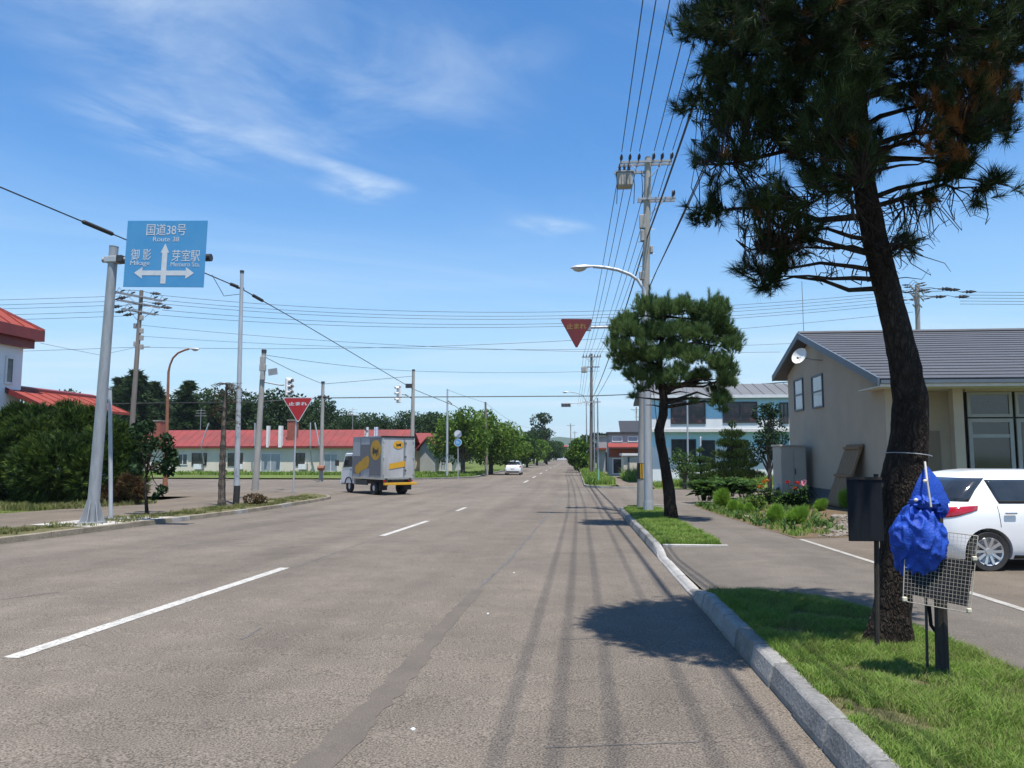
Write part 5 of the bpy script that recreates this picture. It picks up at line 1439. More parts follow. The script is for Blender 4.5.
# ---- the second, smaller pine
SP = G(671, 520, .16)
def small_pine():
    r = np.random.default_rng(5); Y = SP.y
    t = thing('pine_tree', 'small leaning pine with rounded crown beside the street lamp', 'tree', SP)
    path = [((672, 524), 13), ((671, 515), 11), ((669, 490), 9), ((665, 465), 8.2), ((661, 445), 8), ((659, 430), 8), ((663, 415), 7.5), ((664, 400), 7), ((661, 380), 6.2), ((659, 365), 5.4), ((661, 345), 4), ((664, 325), 2.6), ((666, 308), 1)]
    pts = [P(a[0], a[1], Y) - SP for a, _ in path]; rad = [q / 760 * Y * .60 for _, q in path]
    mb = MB(); n = 16; vs = []; fine = []; fr = []
    for i in range(len(pts) - 1):
        for k in range(4): fine.append(pts[i].lerp(pts[i + 1], k / 4)); fr.append(rad[i] * (1 - k / 4) + rad[i + 1] * k / 4)
    for i, (p, q) in enumerate(zip(fine, fr)):
        for k in range(n):
            a = 2 * math.pi * k / n; d = 1 + .12 * noise.noise(Vector((math.cos(a) * 2, math.sin(a) * 2, p.z * 3))) + .08 * noise.noise(Vector((math.cos(a) * 6, math.sin(a) * 6, p.z * 10)))
            vs.append((p.x + math.cos(a) * q * d, p.y + math.sin(a) * q * d, p.z))
    mb.add(vs, [(i * n + k, i * n + (k + 1) % n, (i + 1) * n + (k + 1) % n, (i + 1) * n + k) for i in range(len(fine) - 1) for k in range(n)])
    mb.build('trunk', 'bark_pine', t, smooth=True)
    # foliage grows in layered pads, with sky between them
    pads = [(628, 322, 13, 9), (645, 306, 12, 8), (664, 312, 12, 9), (684, 306, 11, 8), (702, 312, 12, 9), (719, 309, 11, 9), (618, 342, 12, 8), (638, 335, 14, 9), (658, 334, 14, 9), (680, 330, 14, 9), (700, 334, 14, 9), (721, 332, 12, 9), (732, 350, 10, 9), (624, 362, 12, 8), (643, 358, 14, 8), (662, 356, 12, 8), (684, 354, 14, 8), (705, 356, 14, 9), (722, 366, 13, 9), (634, 378, 11, 6), (652, 374, 11, 7), (676, 372, 12, 7), (700, 376, 10, 6), (728, 384, 9, 8), (722, 400, 9, 7), (712, 390, 7, 5), (690, 382, 7, 4), (640, 390, 6, 3), (722, 411, 6, 3), (694, 402, 4, 3), (634, 397, 4, 3)]
    Cs = []; Ds = []
    for (px, py, rx_, rz_) in pads:
        for rep in range(4 if rx_ > 8 else 1):
            hw = 62; dm = 1.35 * math.sqrt(max(.05, 1 - ((px - 672) / 75) ** 2)); dy = r.uniform(-dm, dm) if rep else r.uniform(-.4, .4) * dm
            c = P(px + (r.normal() * 3.5 + (672 - px) * .06 if rep else 0), py + (r.normal() * 5.5 if rep else 0), Y + dy); q = Y / 760
            n_ = int(.50 * rx_ * rz_) + 8
            u = unit(n_, r); u[:, 2] = np.abs(u[:, 2]) * 1.1 - .25
            Cs.append(np.array(c) + u * (.55 + .5 * r.random((n_, 1))) * np.array([rx_ * q * .95, rx_ * q * .95, rz_ * q * 1.35]))
            d = u * .7 + np.array([0, 0, .75]) + r.normal(size=u.shape) * .25; Ds.append(d)
    for lx_, l0, l1 in ((637, 302, 296), (649, 304, 288), (668, 306, 293), (688, 304, 295), (709, 306, 291), (718, 304, 293), (727, 312, 301), (613, 332, 322), (607, 346, 340), (739, 348, 340)):
        for u_ in np.linspace(0, 1, 7):
            p = P(lx_ + r.normal() * 1.2 * (1 - u_), l0 + (l1 - l0) * u_, Y + r.normal() * .12 + .6 * math.sin(lx_)); Cs.append(np.array([p[:]])); Ds.append(np.array([[0, 0, 1.0]]) + r.normal(size=(1, 3)) * .2)
    C = np.concatenate(Cs); D = np.concatenate(Ds); D /= np.linalg.norm(D, axis=1, keepdims=True); B = np.array(SP)
    tr = np.array([list(p + SP) for p in fine]); limb = MB()
    ends = list(C[r.permutation(len(C))[:34]]) + [np.array(P(*e, Y)) for e in ((637, 392), (632, 397), (728, 405), (700, 398), (690, 393), (645, 405))]
    for e in ends:
        cand = tr[(tr[:, 2] > 1.95)]; dd = np.linalg.norm(cand - e, axis=1) + .8 * np.maximum(0, cand[:, 2] - e[2]); s = cand[dd.argmin()]
        L = np.linalg.norm(e - s); mid = s + (e - s) * .55 + np.array([0, 0, .08 * L]) + r.normal(size=3) * .06 * L
        limb.tube([Vector(s) - SP, Vector(mid) - SP, Vector(e) - SP], [.016 + .02 * L, .012 + .01 * L, .006], 6)
    limb.build('limbs', 'bark_dark', t, smooth=True)
    tris('crown', needle_tufts(C - B, D, 32, .16, .010, .62, r), 'needles_small', t)
small_pine()

# ---- big dark evergreen on the left
def evergreen():
    r = np.random.default_rng(21)
    base = Vector((P(60, 505, 30).x, 30.0, zt(-20, 30) + .1))
    t = thing('evergreen_shrub', 'large spreading dark evergreen shrub behind the blue sign pole', 'shrub', base)
    blobs = []
    for (px, py, dy, rr) in ((30, 447, 0, 34), (75, 435, .5, 32), (110, 448, 0, 28), (55, 470, -.6, 40), (100, 475, -.4, 34), (5, 440, .5, 34), (0, 475, -.3, 36), (70, 414, .6, 14), (40, 420, .4, 16), (95, 418, .6, 12), (116, 434, .2, 13), (128, 455, 0, 18), (130, 485, -.2, 16), (20, 416, .6, 14), (-30, 450, .4, 45), (-70, 470, .6, 45), (88, 495, -.6, 18), (40, 492, -.8, 20), (108, 424, .5, 8)):
        p = P(px, py, 30 + dy * 1.6) - base; q = rr / 760 * 31
        blobs.append((p.x, p.y, p.z, q, q * 1.0, q * .9))
    C, u = blob_points(blobs, 13000, r, .5)
    k = C[:, 2] > .1; C, u = C[k], u[k]
    D = u * .8 + np.array([0, 0, .25]) + r.normal(size=u.shape) * .3; D /= np.linalg.norm(D, axis=1, keepdims=True)
    tris('crown', needle_tufts(C, D, 16, .30, .050, .55, r), 'yew', t)
    st = MB()
    for b in blobs[::2]: st.tube([(b[0] * .5, b[1] * .5, 0), (b[0] * .8, b[1] * .8, b[2] * .5), b[:3]], [.1, .06, .02], 6)
    st.build('trunk', 'bark_dark', t)
    # browning skirt on its right side
    bl = []
    for (px, py, rr) in ((130, 484, 8), (138, 492, 6), (112, 494, 7)):
        p = P(px, py, 28.6) - base; q = rr / 760 * 30; bl.append((p.x, p.y, p.z, q, q, q * 1.2))
    C, u = blob_points(bl, 500, r, .5)
    tris('browned_foliage', needle_tufts(C, u, 14, .24, .04, .8, r), 'dead_leaf', t)
evergreen()
def dry_clump():
    for i, (px, py) in enumerate(((20, 512), (60, 509))): pass
# ---- young tree and dead conifer on the left verge
def young_tree():
    r = np.random.default_rng(9); b = G(146, 514, .11); Y = b.y
    t = thing('young_tree', 'thin young tree with sparse leaves on the left verge', 'tree', b)
    def q(px, py, dy=0): return P(px, py, Y + dy) - b
    st = MB(); st.tube([q(147, 514), q(146, 500), q(145, 485), q(148, 465), q(153, 445), q(150, 430)], [.06, .05, .04, .035, .025, .012], 7)
    ends = [(137, 435), (165, 440), (170, 458), (140, 455), (162, 470), (155, 425), (135, 475), (160, 490), (168, 445)]
    for i, e in enumerate(ends): st.tube([q(147, 478 - i * 3), q((147 + e[0]) / 2, (e[1] + 470) / 2, r.normal() * .3), q(*e, r.normal() * .4)], [.025, .015, .006], 5)
    st.build('trunk', 'bark_dark', t)
    bl = []
    for (px, py, rr) in ((138, 432, 9), (148, 428, 10), (165, 442, 10), (170, 456, 10), (150, 445, 9), (160, 466, 9), (140, 458, 7), (162, 490, 6), (155, 496, 4), (136, 470, 7), (168, 470, 8), (176, 462, 5)):
        p = q(px, py, r.normal() * .4); s = rr / 760 * Y; bl.append((p.x, p.y, p.z, s, s, s))
    C, u = blob_points(bl, 1500, r, .3)
    tris('crown', leaf_quads(C, .15, r), 'leaf_dark', t, 4)
young_tree()
def dead_conifer():
    r = np.random.default_rng(4); b = G(222, 506, .11); Y = b.y
    t = thing('dead_conifer', 'bare dead conifer trunk with a few brown twigs near the top', 'tree', b)
    def q(px, py, dy=0): return P(px, py, Y + dy) - b
    pts = [q(222, 507), q(222, 480), q(223, 450), q(224, 420), q(226, 395), q(227, 381)]
    st = MB(); fine = []; 
    for i in range(5):
        for k in range(6): fine.append(pts[i].lerp(pts[i + 1], k / 6))
    st.tube(fine, [.145 * (1 - .78 * i / 30) * (1 + .35 * r.random() * (i % 2)) for i in range(30)], 9); st.build('trunk', 'bark_grey', t)
    tw = MB(); C = []
    for k in range(70):
        z = 383 + 110 * (r.random() ** 2.2); s = r.choice([-1, 1]); L = (4 + 12 * r.random()) * (1 if z < 425 else .25)
        a, e = q(226 - (z - 381) * .035, z), q(226 + s * L, z + r.uniform(-2, 6), r.normal() * .4)
        tw.tube([a, (a + e) / 2 + Vector((0, 0, .05)), e], [.02, .012, .005], 4)
        if z < 430: C += [list(a.lerp(e, u_)) for u_ in (.4, .7, 1)]
    tw.build('twigs', 'bark_grey', t); C = np.array(C)
    tris('dead_needles', needle_tufts(C, unit(len(C), r), 7, .16, .012, .8, r), 'dead_leaf', t)
dead_conifer()
# ---- round shrub on the left verge
b = G(254, 504, .11); t = thing('round_shrub', 'small low round shrub on the verge behind the left kerb', 'shrub', b)
C, u = blob_points([(0, 0, .18, .45, .35, .26), (.28, 0, .15, .3, .3, .2)], 900, np.random.default_rng(2), .6)
tris('crown', leaf_quads(C[C[:, 2] > 0], .08), 'dead_leaf', t, 4)
MB().tube([(0, 0, -.05), (0, 0, .2)], .03, 5).build('stem', 'bark_dark', t)

# ---- street trees past the crossing, left
for i, (px, Y, h, w, lab) in enumerate(((463, 74, 6.5, 5.2, 'bright green street tree just behind the two round signs'), (491, 80, 6.6, 5.6, 'bright green street tree beside the brown pole'), (512, 98, 5.0, 5.0, 'street tree just beyond the white car'))):
    x = P(px, 455, Y).x
    broad_tree('street_tree', lab, (x, Y, zt(x, Y) + .1), h, w, 'leaf_bright', 7000, .30, .16, 30 + i, nb=22)
for i, (px, Y, h, w, ml, lab) in enumerate(((527, 125, 5.2, 5, 'leaf_mid', 'far street tree on the left behind a pole'), (537, 150, 5.2, 5.5, 'leaf_bright', 'farther street tree on the left verge'), (545, 190, 12.5, 9, 'leaf_dark', 'tall dark round tree far left of the road end'), (549, 240, 6, 8, 'leaf_mid', 'distant low tree left of the road'), (556, 300, 7, 9, 'leaf_mid', 'very distant tree at the left of the road end'), (505, 170, 8.2, 9, 'leaf_dark', 'dark tall tree behind the far left street trees'), (581, 92, 3.9, 3.2, 'leaf_bright', 'bright green bush on the far right verge'), (582, 104, 4.6, 3.4, 'leaf_mid', 'green tree behind the bush on the far right verge'), (606, 120, 5.5, 6, 'leaf_dark', 'dark tree behind the far buildings on the right'))):
    x = P(px, 455, Y).x
    broad_tree('tree', lab, (x, Y, zt(x, Y)), h, w, ml, 3200, .24 + Y / 600, .1 if 'bush' in lab else .15, 50 + i, nb=14)
# ---- the wood behind the row houses: tall conifers told apart, then the mass
def conifer(name, label, base, h, w, m, n, seed, leaf=.5, group=None):
    r = np.random.default_rng(seed); t = thing(name, label, 'tree', base, 0, group)
    tr = MB(); tr.tube([(0, 0, -.1), (0, 0, h * .5), (0, 0, h * .97)], [h * .017, h * .011, .03], 7)
    C, D = [], []
    tiers = int(h * 1.5)
    for i in range(tiers):
        f = i / tiers; z = h * (.10 + .88 * f); R_ = w / 2 * (1 - f) ** .7 * (.75 + .5 * r.random())
        for k in range(7):
            a = r.random() * 2 * math.pi; L = R_ * (.55 + .5 * r.random()); dirv = np.array([math.cos(a), math.sin(a), -.16])
            tr.tube([(0, 0, z), tuple(np.array([0, 0, z]) + dirv * L)], [.04, .012], 4, caps=False)
            m_ = max(3, int(n / tiers / 7))
            for u in r.random(m_) ** .6: C.append(np.array([0, 0, z]) + dirv * L * u + r.normal(size=3) * .12); D.append(dirv)
    tr.build('trunk', 'bark_dark', t)
    C, D = np.array(C), np.array(D)
    tris('crown', needle_tufts(C, D / np.linalg.norm(D, axis=1, keepdims=True), 5, leaf, leaf * .28, .7, r), m, t)
    return t
for i, (px, Y, ptop, w, lab) in enumerate(((132, 105, 366, 7.5, 'tallest dark conifer behind the left utility pole'), (118, 110, 374, 6.5, 'dark conifer left of the tallest one'), (152, 112, 378, 6.5, 'dark conifer between the left utility pole and the brown lamp'), (186, 104, 377, 6, 'pointed dark conifer right of the brown lamp'), (213, 112, 398, 6, 'dark conifer behind the bare dead trunk'), (246, 115, 400, 6, 'dark conifer between the thin pole and the concrete pole'), (278, 118, 398, 6, 'dark conifer behind the left signal'))):
    x = P(px, 455, Y).x; h = P(px, ptop, Y).z - zt(x, Y)
    conifer('conifer', lab, (x, Y, zt(x, Y)), h, w * 1.55, 'leaf_far', 2600, 70 + i, .75)
protos = []
for i in range(4):
    protos.append(broad_tree('woodland_tree', 'dark woodland tree in the belt behind the red roofs', (0, 0, 0), 10, 8, 'leaf_far', 2600, .42, .12, 90 + i, 'woodland belt', nb=14))
rr = random.Random(3); k = 0
spots = []
for px in range(60, 470, 7):
    top = 401 if px < 330 else 418
    if px < 110: top = 402
    if 300 < px < 336: top = 401 + (px - 300) * .4
    spots.append((px + rr.uniform(-4, 4), 122 + rr.uniform(-8, 14), top + rr.uniform(-5, 5)))
for px in range(60, 560, 14):
    spots.append((px + rr.uniform(-4, 4), 165 + rr.uniform(-10, 20), (412 if px < 300 else 420 if px < 450 else 431) + rr.uniform(-3, 5)))
for (px, Y, top) in spots:
    o = protos[k % 4] if k < 4 else copy_tree(protos[k % 4])
    x = P(px, 455, Y).x; z = zt(x, Y); h = P(px, top, Y).z - z
    o.location = (x, Y, z); o.rotation_euler = (0, 0, rr.uniform(0, 6)); s = h / 9.6; o.scale = (s * rr.uniform(.85, 1.2), s * rr.uniform(.85, 1.2), s)
    k += 1
# ---- far right: trees over the houses and by the blue house
def cloud_pine(name, label, base, h, w, m, seed, tiers=6, group=None):
    """clipped garden conifer in flat pads"""
    r = np.random.default_rng(seed); t = thing(name, label, 'tree', base, 0, group)
    tr = MB(); tr.tube([(0, 0, -.1), (.06, 0, h * .4), (-.05, 0, h * .7), (0, 0, h * .95)], [.13, .1, .07, .03], 8); bl = []
    for i in range(tiers):
        f = i / (tiers - 1); z = h * (.22 + .72 * f); Rw = w / 2 * (1 - .72 * f)
        for k in range(5 if f < .9 else 1):
            a = k * 2 * math.pi / 5 + i * .7; d = Rw * .58 if f < .9 else 0
            c = (math.cos(a) * d, math.sin(a) * d, z + r.normal() * .06); bl.append((*c, Rw * .52, Rw * .52, h * .055))
            tr.tube([(0, 0, z - .15), c], [.05, .02], 5)
    tr.build('trunk', 'bark_dark', t)
    C, u = blob_points(bl, 3000, r, .5)
    D = u * .5 + np.array([0, 0, .7]); D /= np.linalg.norm(D, axis=1, keepdims=True)
    tris('crown', needle_tufts(C, D, 7, .18, .035, .6, r), m, t)
x = P(733, 455, 46).x; cloud_pine('garden_conifer', 'dark layered garden conifer before the blue house', (x, 46, zt(x, 46)), P(733, 420, 46).z - zt(x, 46), 3.3, 'yew', 12)
x = P(769, 455, 44).x; broad_tree('garden_tree', 'dark green tree between the blue house and the tan gable', (x, 44, zt(x, 44)), P(769, 404, 44).z - zt(x, 44), 2.2, 'leaf_dark', 2600, .16, .25, 13, nb=14)
x = P(684, 455, 47).x; broad_tree('garden_tree', 'small reddish green tree at the left of the blue house', (x, 47, zt(x, 47)), 2.5, 2.0, 'leaf_mid', 900, .15, .3, 14, nb=12)
x = P(700, 455, 49.5).x; cloud_pine('garden_conifer', 'low pale layered conifer by the thin post', (x, 49.5, zt(x, 49.5)), 2.2, 2.6, 'needles_small', 15, 4)

# ------------------------------------------------------------------ grass
from mathutils.geometry import tessellate_polygon
def in_poly(px, py, poly):
    n = len(poly); c = np.zeros(len(px), bool); j = n - 1
    for i in range(n):
        xi, yi = poly[i]; xj, yj = poly[j]
        c ^= ((yi > py) != (yj > py)) & (px < (xj - xi) * (py - yi) / (yj - yi + 1e-12) + xi); j = i
    return c
def grass(label, poly, off, dens, h, w, m='grass_blade', seed=1, ylim=None, patch=0.0, lean=.55):
    r = np.random.default_rng(seed)
    xs = [p[0] for p in poly]; ys = [p[1] for p in poly]
    y0, y1 = (min(ys), max(ys)) if ylim is None else (max(min(ys), ylim[0]), min(max(ys), ylim[1]))
    n = int((max(xs) - min(xs)) * (y1 - y0) * dens)
    X = r.uniform(min(xs), max(xs), n); Y = r.uniform(y0, y1, n); k = in_poly(X, Y, poly); X, Y = X[k], Y[k]
    nz = np.array([noise.noise(Vector((x * 1.7, y * 1.7, seed))) for x, y in zip(X, Y)])
    nz2 = np.array([noise.noise(Vector((x * 5, y * 5, seed + 9))) for x, y in zip(X, Y)])
    if patch: k = nz + .4 * nz2 > -.55 + patch; X, Y, nz, nz2 = X[k], Y[k], nz[k], nz2[k]
    n = len(X); f = off if callable(off) else (lambda a, b: off)
    Z = np.array([zt(a, b) + f(a, b) for a, b in zip(X, Y)])
    H = h * (.55 + .7 * r.random(n)) * (1 + .75 * nz + .5 * nz2).clip(.35, 2)
    a = r.random(n) * 2 * np.pi; a2 = nz2 * 5 + r.normal(size=n) * 1.3
    L = H * lean * (.3 + r.random(n))
    side = np.stack([np.cos(a), np.sin(a), np.zeros(n)], 1) * w * (.6 + .8 * r.random((n, 1)))
    b = np.stack([X, Y, Z], 1); d = np.stack([np.cos(a2), np.sin(a2), np.zeros(n)], 1)
    mid = b + d * (L * .35)[:, None] + np.array([0, 0, 1]) * (H * .62)[:, None]
    tip = b + d * L[:, None] * 1.1 + np.array([0, 0, 1]) * (H * .95)[:, None]
    V = np.stack([b - side / 2, b + side / 2, mid + side * .36, mid - side * .36], 1)
    T = np.stack([mid - side * .36, mid + side * .36, tip], 1)
    me_v = np.concatenate([V.reshape(-1, 3)]); 
    # one mesh: a quad and a triangle for each blade, sharing the middle vertices
    n4 = 5; allv = np.stack([V[:, 0], V[:, 1], V[:, 2], V[:, 3], tip], 1).reshape(-1, 3)
    me = bpy.data.meshes.new('grass'); me.vertices.add(len(allv)); me.vertices.foreach_set('co', allv.astype(np.float32).ravel())
    idx = np.arange(n) * 5
    loops = np.stack([idx, idx + 1, idx + 2, idx + 3, idx + 3, idx + 2, idx + 4], 1).astype(np.int32).ravel()
    me.loops.add(len(loops)); me.loops.foreach_set('vertex_index', loops)
    st = np.stack([np.arange(n) * 7, np.arange(n) * 7 + 4], 1).astype(np.int32).ravel()
    me.polygons.add(2 * n); me.polygons.foreach_set('loop_start', st)
    try: me.polygons.foreach_set('loop_total', np.tile(np.array([4, 3], np.int32), n))
    except Exception: pass
    me.update(calc_edges=True)
    return tag(link('grass', me, m), label, 'grass', None, 'stuff')
v1 = [(VX0 - .03, -6), (VX1 + .05, -6), (VX1 + .04, 6.0), (2.80, 7.65), (2.48, 8.55), (1.95, 9.0), (VX0 - .02, 9.15)]
grass('thick short grass on the verge under the big pine', v1, voff, 14000, .050, .0052, seed=3, ylim=(2.6, 9.3), lean=.9, patch=.16)
grass('dry straw and thin stalks mixed into the near verge', v1, voff, 1500, .065, .004, 'grass_dry', seed=13, ylim=(2.6, 9.3), lean=1.1)
v2 = [(VX0 - .02, 14.36), (2.52, 14.36), (2.54, 20), (2.62, 27.0), (2.0, 28.2), (VX0 + .25, 28.0), (VX0, 27.3)]
grass('grass on the small plot round the second pine', v2, voff, 4200, .085, .011, seed=4, lean=.8)
grass('patchy grass behind the left kerb', [(KL - .25, 10), (KL - .25, 34), (KL - .8, 36), (KL - 1.9, 36), (KL - 1.9, 10)], .11, 700, .07, .015, 'grass_dry', 5, patch=.66)
grass('dry grass at the foot of the evergreen shrub', [(-27, 25.5), (-17.6, 25.5), (-17.0, 29.5), (-19, 30), (-27, 30)], .02, 260, .22, .03, 'grass_dry', 6)
grass('lawn of the far left corner', [(FL - .4 + bend(95), 95), (FL - .4 + bend(78), 78), (FL - .8, 70), (FL - 4, 64.6), (-20, 64), (-22, 77), (-12, 82), (-11.5, 95)], .10, 60, .22, .06, 'grass_blade', 7)
grass('strip of lawn before the row houses', [(-60, 72), (-15, 72), (-15, 77.5), (-60, 77.5)], .1, 30, .30, .09, 'grass_blade', 8)
grass('weeds on the far right verge', [(FR + .1, 51), (2.2, 51), (2.0, 70), (1.5, 95), (FR + bend(95) + .1, 95)], .10, 170, .34, .05, 'grass_blade', 9)
grass('tall weeds by the cream garage', [(3.4, 58), (5.6, 58), (6, 65.6), (3.2, 65.6)], .0, 90, .8, .06, 'grass_blade', 10)
grass('grass at the foot of the blue house', [(4.2, 49.5), (16, 49.5), (16, 54), (4.2, 54)], -.02, 120, .26, .045, 'grass_blade', 12)

# ------------------------------------------------------------------ flower bed
def kochia_ball(px, py, rp, lab, seed):
    b = G(px, py, .13); r = np.random.default_rng(seed); s = rp / 760 * b.y
    t = thing('garden_bush', lab, 'bush', b)
    C, u = blob_points([(0, 0, s * .85, s * .8, s * .8, s * .85), (s * .25 * r.normal(), s * .25 * r.normal(), s * 1.2, s * .55, s * .55, s * .6), (s * .35 * r.normal(), s * .3 * r.normal(), s * .7, s * .6, s * .6, s * .6)], 1300, r, .35)
    C = C[C[:, 2] > 0]; D = C - np.array([0, 0, s * .3]); D /= np.linalg.norm(D, axis=1, keepdims=True) + 1e-6; D[:, 2] += .4
    tris('foliage', needle_tufts(C, D, 6, s * .42, s * .035, .45, r), 'kochia', t)
    MB().tube([(0, 0, -.05), (0, 0, s)], .012, 5).build('stem', 'bark_dark', t)
for i, (px, py, rp, lab) in enumerate(((776, 523, 9, 'left bright green round bush at the front edge of the bed'), (799, 524, 8.5, 'bright green round bush at the front edge right of another'), (821, 511, 6, 'small bright green round bush near the gravel'), (847, 508, 9, 'bright green round bush half hidden by the black board'), (733, 512, 6, 'small green bush at the left of the bed'), (741.5, 512, 4.5, 'tiny green bush second from the left in the bed'), (748.5, 513, 5, 'tiny yellowish bush third from the left in the bed'), (722, 507, 9, 'light green bush below the big-leaved plants'))):
    kochia_ball(px, py, rp, lab, 200 + i)
def leafy(px, py, hp, wp, lab, m, seed, leaf, n, name='garden_plant', flowers=None, asp=.3):
    """clump of arching strap leaves on stems"""
    b = G(px, py, .12); r = np.random.default_rng(seed); h = hp / 760 * b.y; w = wp / 760 * b.y
    t = thing(name, lab, 'plant', b)
    st = MB(); V = []
    for k in range(n):
        a = r.random() * 2 * math.pi; d = w / 2 * math.sqrt(r.random()); x, y = math.cos(a) * d * .5, math.sin(a) * d * .5
        hh = h * (.5 + .5 * r.random()) * (1 - .3 * d / w)
        e = Vector((math.cos(a) * d, math.sin(a) * d, hh)); st.tube([(x, y, -.03), e], [.012, .006], 4, caps=False)
        for j in range(4):
            u = .35 + .65 * r.random(); p = Vector((x, y, 0)).lerp(e, u); la = r.random() * 2 * math.pi
            dd = Vector((math.cos(la), math.sin(la), r.uniform(-.2, .5))).normalized() * leaf * (.6 + .6 * r.random()); s = Vector((-dd.y, dd.x, 0)).normalized() * leaf * asp
            V += [p, p + dd * .5 + s + Vector((0, 0, leaf * .12)), p + dd - Vector((0, 0, leaf * .12)), p + dd * .5 - s + Vector((0, 0, leaf * .12))]
    st.build('stem', 'leaf_dark', t)
    tris('foliage', np.array([v[:] for v in V]), m, t, 4)
    if flowers:
        mf, nf, s = flowers
        for k in range(nf):
            a = r.random() * 2 * math.pi; d = w / 2.4 * math.sqrt(r.random()); c = np.array([math.cos(a) * d, math.sin(a) * d, h * (.75 + .35 * r.random())])
            C, u = blob_points([(*c, s, s, s * .6)], 26, r, .7); tris('blossom', leaf_quads(C, s * .9, r, asp=.8), mf, t, 4)
            MB().tube([(c[0] * .4, c[1] * .4, 0), c], .006, 4).build('flower_stem', 'leaf_mid', t)
leafmat('petal_orange', [(.55, .16, .02), (.62, .22, .04)], .3); leafmat('petal_red', [(.50, .03, .03), (.58, .06, .05)], .3)
leafmat('petal_pink', [(.62, .22, .30), (.66, .42, .46)], .3); leafmat('petal_white', [(.7, .7, .66), (.75, .73, .7)], .3)
for i, a in enumerate(((704, 500, 21, 26, 'big-leaved dark plants at the left end of the flower bed', 'leaf_mid', 31, .50, 46), (726, 496, 20, 30, 'tall big-leaved plants in the middle of the flower bed', 'leaf_mid', 32, .50, 54), (746, 497, 18, 26, 'big-leaved plants right of the tallest clump', 'leaf_mid', 33, .44, 44))):
    leafy(*a, asp=.28)
leafy(768, 505, 22, 22, 'orange flowers at the back of the flower bed', 'leaf_mid', 34, .18, 26, 'flower_clump', ('petal_orange', 4, .07))
leafy(783, 508, 18, 20, 'leafy clump beside the orange flowers', 'leaf_mid', 35, .22, 26)
leafy(796, 507, 22, 16, 'red flowers before the grey cabinet', 'leaf_mid', 36, .2, 22, 'flower_clump', ('petal_red', 3, .07))
leafy(806, 507, 26, 14, 'tall plant with pointed leaves and pink flowers by the cabinet', 'leaf_mid', 37, .3, 18, 'flower_clump', ('petal_pink', 2, .08), .14)
leafy(757, 510, 16, 24, 'low mixed greenery at the front of the bed', 'leaf_bright', 38, .16, 30)
leafy(778, 502, 16, 10, 'white flowers in the middle of the bed', 'leaf_mid', 39, .14, 14, 'flower_clump', ('petal_white', 4, .06))
grass('weeds and low growth over the flower bed', [(4.35, 16.6), (5.6, 16.6), (6.0, 20), (7.0, 24), (7.2, 31), (4.9, 31), (4.25, 29.8), (4.25, 24)], .13, 330, .09, .02, 'grass_blade', 41, patch=.58)
grass('low broad-leaved ground cover in the flower bed', [(4.35, 17.5), (5.6, 17.5), (6.4, 21), (7.0, 25), (7.2, 31), (4.9, 31), (4.25, 29.8), (4.25, 24)], .13, 70, .15, .06, 'leaf_mid', 42, patch=.62, lean=1.3)
def pebbles():
    r = np.random.default_rng(8); mb = MB()
    for k in range(3400):
        x = r.uniform(4.6, 7.9); y = r.uniform(16.3, 20.5)
        if x < 4.6 + (y - 16.3) * .42 + r.normal() * .15 + .35: continue
        s = .018 + .05 * r.random() ** 3; z = zt(x, y) + .135
        o = len(mb.v); c = np.array([x, y, z + s * .3]); q = unit(6, r) * s * np.array([1, 1, .6])
        pts = [c + np.array(v) * s * (1 + .3 * r.normal()) for v in ((1, 0, 0), (0, 1, 0), (-1, 0, 0), (0, -1, 0), (0, 0, .6), (0, 0, -.6))]
        mb.add(pts, [(0, 1, 4), (1, 2, 4), (2, 3, 4), (3, 0, 4), (1, 0, 5), (2, 1, 5), (3, 2, 5), (0, 3, 5)])
    mat('pebble', (.25, .22, .18), .9, (.15, .125, .10), scale=1.5)
    tag(mb.build('gravel', 'pebble', smooth=False), 'loose pale gravel between the bed and the tan wall', 'gravel', None, 'stuff')
pebbles()
for i, (px, py, s, lab) in enumerate(((747, 518, .18, 'flat pale stone at the left front of the flower bed'), (840, 518, .22, 'largest pale stone in the gravel by the tan wall'), (767, 523, .10, 'small pale stone between the front bushes'), (806, 517, .12, 'pale stone behind the front right bush'))):
    b = G(px, py, .12); r = np.random.default_rng(i); mb = MB(); n = 9
    ring = [(math.cos(k * 2 * math.pi / n) * s * (1 + .3 * r.normal() * .5), math.sin(k * 2 * math.pi / n) * s * .8 * (1 + .3 * r.normal() * .5)) for k in range(n)]
    mb.add([(x, y, -.03) for x, y in ring] + [(x * .95, y * .95, s * .22) for x, y in ring] + [(x * .5, y * .5, s * (.36 + .05 * r.normal())) for x, y in ring], [tuple(range(n - 1, -1, -1))] + [(j * n + k, j * n + (k + 1) % n, (j + 1) * n + (k + 1) % n, (j + 1) * n + k) for j in range(2) for k in range(n)] + [tuple(2 * n + k for k in range(n))])
    o = mb.build('stone', 'pebble'); o.location = b; tag(o, lab, 'stone')

